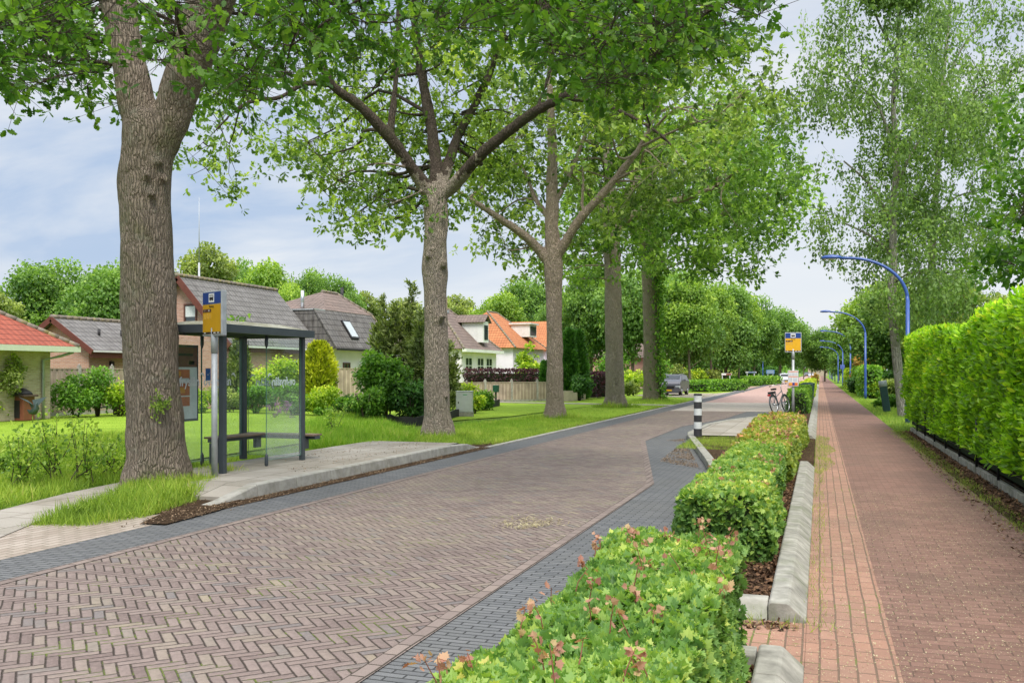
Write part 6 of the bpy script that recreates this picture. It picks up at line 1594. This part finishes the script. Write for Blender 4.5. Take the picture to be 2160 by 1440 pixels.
# ------------------------------------------------------------------ wooden fences
M_fence = [plain('fence_wood', (.46, .375, .30), .85, var=.25, scale=2.2, bump=.2), plain('fence_wood_darker', (.33, .26, .205), .85, var=.25, scale=2.2), M_conc]  # second wood is a darker tone for every other board
def fence(label, a, da, b, db, h, pan, lift=0.0, group=None):
    A, B = Vector((*PXY(a, da), lift)), Vector((*PXY(b, db), lift)); L = (B - A).length; t = (B - A).normalized(); n = Vector((t.y, -t.x, 0))
    root = thing('wooden_fence', label, 'fence', tuple(A), group); k = max(1, round(L / pan))
    for i in range(k + 1):
        p = A + t * (L * i / k); mb = MB(); mb.box((p.x, p.y, lift + h / 2 + .06), (.12, .12, h + .12), math.atan2(t.y, t.x)); q = lift + h + .12
        mb.tube([(p.x, p.y, q), (p.x, p.y, q + .07)], [.07, .02], 4); mb.build('post', M_conc, root)
    for i in range(k):
        p, q = A + t * (L * i / k + .07), A + t * (L * (i + 1) / k - .07); w = (q - p).length; nb = int(w / .115); mb = MB()
        for j in range(nb):
            c = p.lerp(q, (j + .5) / nb) + n * (.012 if j % 2 else -.014)
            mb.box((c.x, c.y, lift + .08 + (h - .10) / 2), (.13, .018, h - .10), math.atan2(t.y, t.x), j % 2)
        mid = (p + q) / 2; mb.box((mid.x, mid.y, lift + h), (w, .07, .035), math.atan2(t.y, t.x), 0)
        mb.build('fence_panel', M_fence, root)
        mid.z = lift + .03; MB().box(mid, (w, .05, .16), math.atan2(t.y, t.x)).build('base_board', M_conc, root)
fence('tall wooden fence right of the bungalow behind the garden bushes', 92, 36.0, 300, 40.5, 1.85, 1.9)
fence('tall wooden fence behind the round golden cypress', 690, 46.5, 830, 49, 1.9, 1.9)
fence('low wooden fence with concrete posts in front of the copper hedge', 965, 52, 1185, 56, 1.12, 1.85)
x0, y0 = PXY(1204, 55.5); sb = thing('sleeper_border', 'low border of wooden sleepers at the foot of the dark thuja cones', 'border', (x0, y0, 0))
for k, (px, D, hh) in enumerate(((1198, 54, .62), (1207, 55.0, .5), (1216, 56.2, .42), (1225, 57.2, .36))):
    x, y = PXY(px, D); MB().box((x, y, hh / 2), (.62, .14, hh), .75).build('board', M_fence[0], sb)

# ------------------------------------------------------------------ garden plants
def bush(label, px, D, top, wpx, mat, leaf, n, name='shrub', cat='shrub', base=-.03, lumps=16, z0=.05, spread=.40, stem=True, tm=None, group=None, seed=None, stemh=None, deep=1.0):
    rng = np.random.default_rng(seed if seed is not None else int(px * 7 + top))
    x, y = PXY(px, D); H = EYE + (HY - top) * D / FPX - base; Wd = wpx * D / FPX
    root = thing(name, label, cat, (x, y, base), group)
    pos, d, nr, rnd = lump_cloud(rng, H, Wd, z0, lumps, n, leaf, spread); pos = pos * np.array([1, deep, 1]) + np.array([x, y, base])
    tm = tm or LEAF
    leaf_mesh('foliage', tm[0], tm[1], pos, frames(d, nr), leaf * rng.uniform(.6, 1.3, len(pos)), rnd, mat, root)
    if stem:
        mb = MB()
        for k in range(5 if stemh is None else 2):
            a = rng.uniform(0, 6.28); r = Wd * .12 if stemh is None else .03
            mb.tube([(x + math.cos(a) * r * .4, y + math.sin(a) * r * .4, base), (x + math.cos(a) * r, y + math.sin(a) * r, base + H * .4), (x + math.cos(a) * r * 2, y + math.sin(a) * r * 2, base + H * .8)], [.035, .025, .01], 6)
        mb.build('stem', G['stem'], root)
    return root
NEED = ([(-.10, 0, 0), (.10, 0, 0), (.16, .5, .05), (0, 1, 0), (-.16, .5, .05)], [[0, 1, 2, 3, 4]])
def pine(root, x, y, base, H, R, mat, leaf, n, rng):
    P, D_, N_, Q = [], [], [], []; mb = MB()
    for k in range(7):
        a = k * 2.4; r = R * (.0 if k == 0 else rng.uniform(.3, .6)); hx, hy = x + math.cos(a) * r, y + math.sin(a) * r; hh = H * (1 if k == 0 else rng.uniform(.62, .95))
        mb.tube([(x, y, base), ((x + hx) / 2, (y + hy) / 2, base + hh * .35), (hx, hy, base + hh * .95)], [.07, .045, .012], 6)
        nb = 34
        for j in range(nb):
            u = .06 + .94 * (j + rng.random()) / nb; ba = rng.uniform(0, 6.28); L = R * .62 * (1 - u * .82) * rng.uniform(.55, 1.2)
            m = max(6, n // (7 * nb)); t = rng.random(m) ** .7
            c = np.array([hx, hy, base + hh * u]); dr = np.array([math.cos(ba), math.sin(ba), .55]); pos = c + dr * (L * t)[:, None] + rng.normal(size=(m, 3)) * .07
            P.append(pos); D_.append(dr * .8 + rng.normal(size=(m, 3)) * .6 + np.array([0, 0, .3])); N_.append(rng.normal(size=(m, 3)) + np.array([0, 0, .7])); Q.append(np.clip(.2 + .5 * t + rng.normal(size=m) * .15, 0, 1))
    P = np.concatenate(P)
    leaf_mesh('foliage', *NEED, P, frames(np.concatenate(D_), np.concatenate(N_)), leaf * .8 * rng.uniform(.6, 1.3, len(P)), np.concatenate(Q), mat, root)
    mb.build('trunk', G['stem'], root); return root
def cone(label, px, D, top, wpx, mat, leaf, n, name='conifer', cat='conifer', base=-.03, power=.75, round_=False, group=None, tiers=False):
    rng = np.random.default_rng(int(px * 3 + top)); x, y = PXY(px, D); H = EYE + (HY - top) * D / FPX - base; R = wpx * D / FPX / 2
    root = thing(name, label, cat, (x, y, base), group)
    if tiers: return pine(root, x, y, base, H, R, mat, leaf, n, rng)
    u = rng.random(n) ** 1.15
    if round_: rad = R * np.sqrt(np.clip(1 - ((u - .45) / .56) ** 2, .0, 1)) 
    else: rad = R * (1 - u) ** power * (1 - .25 * np.exp(-u * 12))
    a = rng.uniform(0, 6.283, n); nz = np.array([mnoise.noise(Vector((math.cos(q) * 2.2, math.sin(q) * 2.2, w * H * 1.3))) for q, w in zip(a, u)])
    rad = rad * (1 + (.42 if tiers else .16) * nz) * rng.uniform(.72, 1.04, n)
    out = np.stack([np.cos(a), np.sin(a), np.zeros(n)], 1); pos = out * rad[:, None] + np.stack([np.full(n, x), np.full(n, y), base + .05 + u * H], 1)
    d = out * .6 + rng.normal(size=(n, 3)) * .35; d[:, 2] += (.75 if not tiers else .35); nn = out * .8 + rng.normal(size=(n, 3)) * .4; nn[:, 2] += .3
    rnd = np.clip(.45 + .5 * nz + rng.normal(size=n) * .16, 0, 1)
    leaf_mesh('foliage', *NEED, pos, frames(d, nn), leaf * rng.uniform(.6, 1.4, n), rnd, mat, root)
    MB().tube([(x, y, base), (x, y, base + H * .9)], [R * .12 + .03, .01], 8).build('trunk', G['stem'], root)
    core = MB(); prof = [(max(.01, (R * (1 - q) ** power if not round_ else R * math.sqrt(max(0, 1 - ((q - .45) / .56) ** 2))) * .62), .05 + q * H) for q in (0, .15, .3, .5, .7, .85, .96)]
    core.lathe(prof, (x, y, base), 12); core.build('inner_twig_mass', G['hedge_core'], root)
    return root
bush('small pale garden tree in front of the bungalow wall', 22, 32.6, 752, 84, G['tree_c'], .11, 2600, 'garden_tree', 'tree', z0=.9, stemh=1)
bush('lime green bush at the left edge below the small garden tree', -8, 32.4, 838, 70, G['bush_lime'], .11, 1200)
bush('domed green bush showing above the wooden fence', 214, 42, 732, 92, G['bush'], .14, 2200)
bush('dark leafed garden bush in front of the wooden fence', 160, 35.2, 786, 92, G['bush'], .13, 2600)
bush('tall green bush between the dark leafed bush and the nearest oak trunk', 205, 36, 770, 80, G['bush'], .12, 2000)
bush('yellow green bush just left of the nearest oak trunk', 252, 36.2, 798, 70, G['bush_lime'], .12, 1900)
bush('bright bush seen through the left glass of the bus shelter', 405, 39, 812, 90, G['bush_lime'], .12, 2200)
bush('dull green bush behind the bus stop pole', 468, 40, 815, 80, G['tree_c'], .12, 2200)
cone('dark conical shrub behind the rear shelter post', 505, 43, 705, 76, G['conifer'], .22, 3200)
bush('large lime green shrub behind the shelter glass', 575, 41.5, 742, 110, G['bush_lime'], .14, 3600)
bush('second lime shrub right behind the front shelter post', 632, 42, 755, 84, G['bush_lime'], .14, 2600)
bush('mid green bush low behind the shelter bench', 540, 38.5, 810, 110, G['bush'], .12, 2600)
bush('green bush between the front shelter post and the flowers', 620, 37.5, 812, 100, G['bush'], .12, 2600)
cone('round topped golden cypress in front of the skylight house', 673, 41, 725, 72, G['gold'], .17, 7000, 'golden_cypress', round_=True)
bush('yellow green bush at the foot of the golden cypress', 680, 37, 812, 100, G['bush_lime'], .12, 2600)
bush('dark green bush right of the golden cypress', 738, 35.5, 832, 80, G['bush_dark'], .12, 2600)
bush('low grey green bush behind the long grass', 715, 33, 842, 120, G['bush'], .11, 2600)
cone('left tall shaggy pine of the garden clump', 812, 35.5, 628, 96, G['conifer'], .24, 6500, power=.6, tiers=True, group=None)
cone('tallest shaggy pine in the middle of the garden clump', 868, 36, 598, 104, G['conifer'], .24, 7500, power=.6, tiers=True)
cone('dark shaggy pine directly left of the second oak trunk', 890, 33.5, 660, 110, G['conifer'], .24, 7000, power=.6, tiers=True)
cone('lower pine showing right of the second oak trunk', 945, 39, 722, 80, G['conifer'], .24, 4500, power=.55, tiers=True)
bush('big bright leafy shrub in front of the pines', 815, 32, 716, 112, G['bush'], .15, 5200, lumps=24)
bush('dark low shrub under the bright leafy shrub', 775, 30.5, 812, 110, G['bush'], .12, 3200)
bush('dark shrub at the foot of the pines beside the black edging', 868, 31.5, 800, 120, G['bush_dark'], .12, 3800)
bush('yellowish bush behind the utility cabinet', 985, 43, 806, 60, G['bush_lime'], .12, 1800)
bush('leafy plants beside the letter box', 1020, 42, 826, 52, G['bush'], .16, 1100, tm=LAUREL)
bush('leafy plants right behind the utility cabinet', 1000, 38.5, 834, 50, G['bush_lime'], .16, 900, tm=LAUREL)
cone('left dark thuja cone beside the third oak', 1200, 57.5, 700, 38, G['thuja'], .28, 4500, 'thuja', power=.45)
cone('right dark thuja cone with a pointed top', 1221, 59, 703, 46, G['thuja'], .28, 4500, 'thuja', power=.6)
cone('slim thuja peeping out left of the third oak trunk', 1149, 58, 765, 20, G['thuja'], .24, 1600, 'thuja', power=.4)
bush('rounded ivy mound at the foot of the thuja cones', 1222, 56, 784, 52, G['bush_dark'], .15, 2200)
bush('airy yellow tree in front of the orange roofed houses', 1118, 64, 722, 76, G['bush_lime'], .2, 1700, 'garden_tree', 'tree', z0=.9, lumps=20, spread=.28)
bush('yellow flowering shrub between the fourth and fifth oak trunks', 1338, 74, 770, 60, G['bush_lime'], .2, 1800)
bush('pale grassy shrub beside the fourth oak trunk', 1325, 68, 800, 44, G['tree_c'], .2, 1200)
bush('green shrub beyond the gravel drive next to the parked car', 1388, 84, 765, 70, G['bush'], .24, 2200)
bush('brownish green shrub right above the parked car', 1425, 96, 764, 70, G['tree_c'], .26, 2200)
bush('lime shrub at the right of the parked car', 1470, 98, 768, 56, G['bush_lime'], .26, 1800)
bush('olive shrub behind the near low hedge', 1498, 104, 772, 50, G['tree_c'], .26, 1600)
bush('plum coloured shrub behind the slim street trees', 1512, 112, 768, 18, G['copper'], .3, 700)
bush('grey green shrub left of the brown direction sign', 1530, 125, 770, 60, G['tree_c'], .3, 1600)
bush('dark undergrowth shrub behind the direction boards', 1585, 160, 765, 90, G['bush_dark'], .5, 1800)
bush('dark undergrowth shrub around the old tree at the bend', 1630, 185, 770, 70, G['bush_dark'], .5, 1800)
bush('tall dark shrub filling the gap behind the third oak', 1290, 80, 745, 90, G['bush'], .26, 2200)
# beside the cycle path
bush('orange leaved shrub behind the third lamp', 1818, 84, 746, 74, G['orange_leaf'], .26, 2600)
bush('feathery yellow green shrub beside the second lamp', 1846, 62, 800, 60, G['bush_lime'], .2, 2200, tm=NEED)
bush('feathery pale shrub below the birch trunk', 1880, 52, 800, 56, G['tree_c'], .2, 2400, tm=NEED)
bush('clipped dark green shrub under the birch holding the slanted post', 1868, 43.5, 832, 62, G['bush'], .12, 2200)
bush('dark round shrub behind the feathery shrubs', 1890, 70, 766, 70, G['bush_dark'], .24, 1800)
bush('dark shrub with leafless patches before the orange leaved shrub', 1806, 74, 792, 36, G['bush_dark'], .2, 1200)
bush('reddish bush tuft at the far end of the planting strip', 1718, 130, 788, 16, G['orange_leaf'], .3, 500)
hedge('upright clipped green hedge beyond the second lamp', (3.3, 66), (3.4, 92), 1.0, lambda a: 2.0, G['bush'], .2, 60, CLUMP, 41, up=.2)
hedge('yellow green clipped hedge beyond the third lamp', (3.3, 98), (3.4, 118), 1.0, lambda a: 1.9, G['bush_lime'], .24, 46, CLUMP, 42, up=.2)
a, b2 = PXY(985, 58.5), PXY(1170, 62); hedge('long copper beech hedge behind the low wooden fence', a, b2, .8, lambda a: 1.80, G['copper'], .16, 130, LEAF, 43)
a, b2 = PXY(1236, 60), PXY(1290, 63); hedge('short copper hedge between the thujas and the fourth oak', a, b2, .8, lambda a: 1.60, G['copper'], .16, 130, LEAF, 44)
a, b2 = PXY(1462, 80), PXY(1556, 88); hedge('near bright low hedge at the junction beside the slim street trees', a, b2, 2.2, lambda a: .86, G['bush'], .2, 60, CLUMP, 45)
a, b2 = PXY(1546, 116), PXY(1630, 130); hedge('far bright low hedge across the side road', a, b2, 2.5, lambda a: .95, G['bush'], .26, 36, CLUMP, 46)
# flowers
def flowers(px, D, py, n, label):
    rng = np.random.default_rng(px); c = PD(px, py, D); root = thing('flower_clump', label, 'flowers', (c.x, c.y, 0)); mb = MB(); P = []
    for k in range(n):
        q = Vector((c.x + rng.normal() * .28, c.y + rng.normal() * .2, c.z + rng.normal() * .14)); mb.tube([(c.x + rng.normal() * .05, c.y, 0), q], .006, 4)
        for j in range(26): P.append(tuple(q + Vector(rng.normal(size=3)) * .05))
    P = np.array(P); N = len(P); leaf_mesh('blossom', *LEAF, P, frames(rdir(N, .3, rng), rdir(N, .3, rng)), np.full(N, .06), rng.random(N), G['flower'], root); mb.build('stem', G['stem_green'], root)
flowers(577, 35, 858, 9, 'purple flower heads seen through the shelter glass'); flowers(622, 35, 868, 5, 'smaller purple flower heads next to the front shelter post')
# sapling stems in the ditch bank, lower left
def sapling(px, py, top, w, n, label):
    rng = np.random.default_rng(px + 3); g = PG(px, py); D = EYE * FPX / (py - HY); root = thing('sapling', label, 'sapling', (g.x, g.y, 0), None); mb = MB(); P = []
    H = (py - top) * D / FPX; Wd = w * D / FPX
    for k in range(n):
        a = rng.normal() * .3; tx = g.x + rng.normal() * Wd * .42; ty = g.y + rng.normal() * .3; hh = H * rng.uniform(.55, 1)
        pts = [(g.x + rng.normal() * Wd * .12, g.y + rng.normal() * .12, -.03), ((g.x + tx) / 2, (g.y + ty) / 2, hh * .5), (tx, ty, hh)]
        sm = smooth_path(pts, 5); mb.tube([q[:3] for q in sm], [.010 * (1 - .8 * i / len(sm)) for i in range(len(sm))], 5)
        for q in sm[3:]:
            for j in range(7): P.append(np.array(q[:3]) + rng.normal(size=3) * np.array([.08, .08, .06]))
    P = np.array(P); N = len(P)
    leaf_mesh('foliage', *LEAF, P, frames(rdir(N, .35, rng), rdir(N, .7, rng)), rng.uniform(.045, .095, N), rng.uniform(0, 1, N), G['tree_b'], root); mb.build('stem', G['stem'], root)
sapling(40, 1028, 905, 90, 9, 'leafy sapling clump at the left edge of the ditch bank')
sapling(118, 1015, 868, 80, 9, 'tallest leafy sapling left of the nearest oak')
sapling(172, 1018, 880, 80, 8, 'slender sapling stems just left of the nearest oak trunk')
sapling(238, 1005, 925, 50, 6, 'short sapling tuft touching the nearest oak trunk')
sapling(700, 918, 850, 60, 6, 'leafy wild plant right of the bus shelter in the long grass')
bush('spreading weedy bush on the ditch bank at the lower left', 10, 15.6, 955, 100, G['tree_b'], .075, 800, z0=.02)
bush('low weedy bush under the tall sapling', 130, 16.2, 985, 110, G['tree_b'], .075, 800, z0=.02)
bush('low weedy bush beside the nearest oak trunk', 232, 16.5, 960, 60, G['tree_b'], .07, 600, z0=.02)
bush('low wild shrub between the shelter bench and the long grass', 668, 21, 912, 60, G['tree_b'], .08, 800, z0=.02)
# black garden edging
ed = thing('garden_edging', 'black wavy plastic edging along the shrub border', 'edging', tuple(PG(895, 892)))
M_edge = plain('edging_black', (.022, .021, .022), .7, var=.4)
def edging(pts, h):
    mb = MB(); P = smooth_path([(*PG(*p).xy, 0) for p in pts], 8); vs = []
    for i, q in enumerate(P):
        w = .035 * math.sin(i * 1.3); vs += [(q[0], q[1] + w, -.05), (q[0], q[1] + w, h + .02 * math.sin(i * .9))]
    mb.add(vs, [(2 * i, 2 * i + 2, 2 * i + 3, 2 * i + 1) for i in range(len(P) - 1)]); o = mb.build('edging_strip', M_edge, ed); s = o.modifiers.new('s', 'SOLIDIFY'); s.thickness = .05
edging([(816, 890), (850, 896), (900, 893), (940, 884), (972, 876)], .26); edging([(1000, 868), (1030, 860), (1054, 855)], .30)
# garden ornaments
p = PG(47, 886); pl = thing('brick_barbecue', 'brown garden barbecue with tiled hood against the bungalow', 'barbecue', (p.x, p.y, 0))
MB().box((0, 0, .42), (.62, .5, .84)).build('body', M_pbrown, pl, bevel=.01, world=False); MB().box((0, -.255, .40), (.30, .02, .62)).build('opening', M_ink, pl, world=False)
MB().box((0, 0, .87), (.85, .62, .07)).build('shelf', plain('dark_shelf', (.08, .05, .04), .7), pl, bevel=.01, world=False); MB().lathe([(.36, .9), (.30, 1.0), (.12, 1.12), (.01, 1.14)], (0, 0, 0), 12).build('hood', M_ink, pl, world=False)
p = PG(69, 890); gs = thing('bird_sculpture', 'dark metal bird sculpture on a thin stake in the lawn', 'sculpture', (p.x, p.y, 0))
M_bird = plain('verdigris', (.06, .09, .09), .5, .5)
MB().tube([(0, 0, 0), (0, 0, .30)], .012, 6).build('stake', M_bird, gs, world=False)
MB().tube([(-.24, 0, .42), (-.10, 0, .34), (.05, 0, .36), (.16, 0, .48), (.15, 0, .62), (.22, 0, .68)], [.015, .07, .12, .10, .045, .012], 10).build('body', M_bird, gs, world=False)
for s in (-1, 1): mb = MB(); mb.add([(.02, s * .06, .45), (-.12, s * .10, .75), (.30 * s, s * .3, .86), (.16, s * .10, .58)], [(0, 1, 2, 3)]); mb.build('wing', M_bird, gs, world=False)
p = PG(250, 874); tb = thing('seesaw', 'low tilted dark garden seesaw on the lawn beside the oak trunk', 'seesaw', (p.x, p.y, 0))
MB().box((0, 0, .40), (1.5, .34, .05), rot=Matrix.Rotation(-.16, 3, 'Y')).build('plank', M_anth, tb, world=False); MB().box((.1, 0, .17), (.5, .3, .34)).build('base', M_ink, tb, bevel=.02, world=False)
# ------------------------------------------------------------------ sky, sun, camera
w = bpy.data.worlds.new('World'); SC.world = w; w.use_nodes = True
nt = w.node_tree; nt.nodes.clear()
out = nt.nodes.new('ShaderNodeOutputWorld'); bg = nt.nodes.new('ShaderNodeBackground'); bg.inputs[1].default_value = 0.10
SUN_EL, SUN_AZ = math.radians(54), math.radians(152)     # azimuth clockwise from +Y
sky = nt.nodes.new('ShaderNodeTexSky'); sky.sky_type = 'NISHITA'; sky.sun_disc = False; sky.sun_elevation = SUN_EL; sky.sun_rotation = SUN_AZ
sky.air_density = 1.0; sky.dust_density = 1.5; sky.ozone_density = 1.5
tc = nt.nodes.new('ShaderNodeTexCoord'); sp = nt.nodes.new('ShaderNodeSeparateXYZ'); nt.links.new(tc.outputs['Generated'], sp.inputs[0])
def wm(op, a, b=None, clamp=False):
    n = nt.nodes.new('ShaderNodeMath'); n.operation = op; n.use_clamp = clamp
    for i, x in enumerate((a, b)):
        if x is None: continue
        if isinstance(x, (int, float)): n.inputs[i].default_value = x
        else: nt.links.new(x, n.inputs[i])
    return n.outputs[0]
zz = wm('ADD', wm('MAXIMUM', sp.outputs[2], 0.0), .22)
cb = nt.nodes.new('ShaderNodeCombineXYZ'); nt.links.new(wm('DIVIDE', sp.outputs[0], zz), cb.inputs[0]); nt.links.new(wm('DIVIDE', sp.outputs[1], zz), cb.inputs[1])
def wnoise(scale, detail, rough, dist=.0, off=0):
    mp = nt.nodes.new('ShaderNodeMapping'); mp.inputs['Location'].default_value = (off, off * .7, 0); mp.inputs['Rotation'].default_value = (0, 0, .5); mp.inputs['Scale'].default_value = (1, 1.9, 1); nt.links.new(cb.outputs[0], mp.inputs[0])
    n = nt.nodes.new('ShaderNodeTexNoise'); n.inputs['Scale'].default_value = scale; n.inputs['Detail'].default_value = detail; n.inputs['Roughness'].default_value = rough; n.inputs['Distortion'].default_value = dist; nt.links.new(mp.outputs[0], n.inputs['Vector']); return n.outputs['Fac']
def wramp(f, stops):
    n = nt.nodes.new('ShaderNodeValToRGB'); cr = n.color_ramp
    while len(cr.elements) < len(stops): cr.elements.new(.5)
    for e, (p, c) in zip(cr.elements, stops): e.position = p; e.color = (*c, 1)
    nt.links.new(f, n.inputs[0]); return n.outputs[0]
def wmix(f, a, b):
    n = nt.nodes.new('ShaderNodeMix'); n.data_type = 'RGBA'
    if isinstance(f, float): n.inputs[0].default_value = f
    else: nt.links.new(f, n.inputs[0])
    for s, x in ((n.inputs[6], a), (n.inputs[7], b)):
        if isinstance(x, tuple): s.default_value = (*x, 1)
        else: nt.links.new(x, s)
    return n.outputs[2]
K = 1.0
c1 = wnoise(1.05, 7, .55, .3); c2 = wnoise(.55, 5, .5, .1, 4.3)
grey = (5.5, 6.65, 8.6); blue = (4.6, 6.0, 8.3); white = (9.0, 9.3, 9.7)
base = wmix(wramp(c2, [(.38, (0, 0, 0)), (.62, (1, 1, 1))]), blue, grey)
cl = wmix(wramp(c1, [(.42, (0, 0, 0)), (.64, (1, 1, 1))]), base, white)
# brighter, thinner haze low in the sky ahead along the street (+Y)
hz = wm('MULTIPLY', wm('POWER', wm('SUBTRACT', 1.0, wm('MAXIMUM', sp.outputs[2], 0.0)), 4.0), wm('MAXIMUM', wm('MULTIPLY', wm('SUBTRACT', sp.outputs[1], .78), 7.0), 0.0), True)
cl = wmix(wm('MULTIPLY', hz, .9, True), cl, (9.2, 9.5, 9.9))
allc0 = wmix(.86, sky.outputs[0], cl)
allc0 = wmix(wm('MULTIPLY', wm('SUBTRACT', sp.outputs[2], .45), 1.6, True), allc0, (7.6, 7.5, 7.4))
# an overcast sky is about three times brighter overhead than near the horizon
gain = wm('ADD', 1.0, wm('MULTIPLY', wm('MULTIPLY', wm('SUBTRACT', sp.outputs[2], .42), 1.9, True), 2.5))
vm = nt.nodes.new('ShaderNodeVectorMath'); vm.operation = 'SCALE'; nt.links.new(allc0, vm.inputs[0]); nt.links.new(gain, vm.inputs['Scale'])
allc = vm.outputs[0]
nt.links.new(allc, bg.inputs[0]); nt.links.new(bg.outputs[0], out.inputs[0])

sd = bpy.data.lights.new('sun', 'SUN'); sd.energy = 3.5; sd.angle = math.radians(18); sd.color = (1.0, .94, .84)
so = bpy.data.objects.new('sun', sd); COL.objects.link(so)
dirv = Vector((math.sin(SUN_AZ) * math.cos(SUN_EL), math.cos(SUN_AZ) * math.cos(SUN_EL), math.sin(SUN_EL)))
so.rotation_euler = dirv.to_track_quat('Z', 'Y').to_euler()

cd = bpy.data.cameras.new('camera'); co = bpy.data.objects.new('camera', cd); COL.objects.link(co)
co.location = (0, 0, EYE); co.rotation_euler = (math.pi / 2, 0, YAW)
cd.sensor_width = 36; cd.lens = 36 * FPX / 2160; cd.shift_y = (HY - 720) / 2160; cd.clip_end = 3000; cd.clip_start = .05
SC.camera = co
SC.view_settings.view_transform = 'Standard'; SC.view_settings.look = 'None'; SC.view_settings.exposure = 0
SC.render.engine = 'CYCLES'
cy = SC.cycles; cy.max_bounces = 6; cy.diffuse_bounces = 4; cy.glossy_bounces = 2; cy.transmission_bounces = 3; cy.transparent_max_bounces = 10; cy.caustics_reflective = False; cy.caustics_refractive = False
cy.use_denoising = True; cy.sample_clamp_indirect = 4
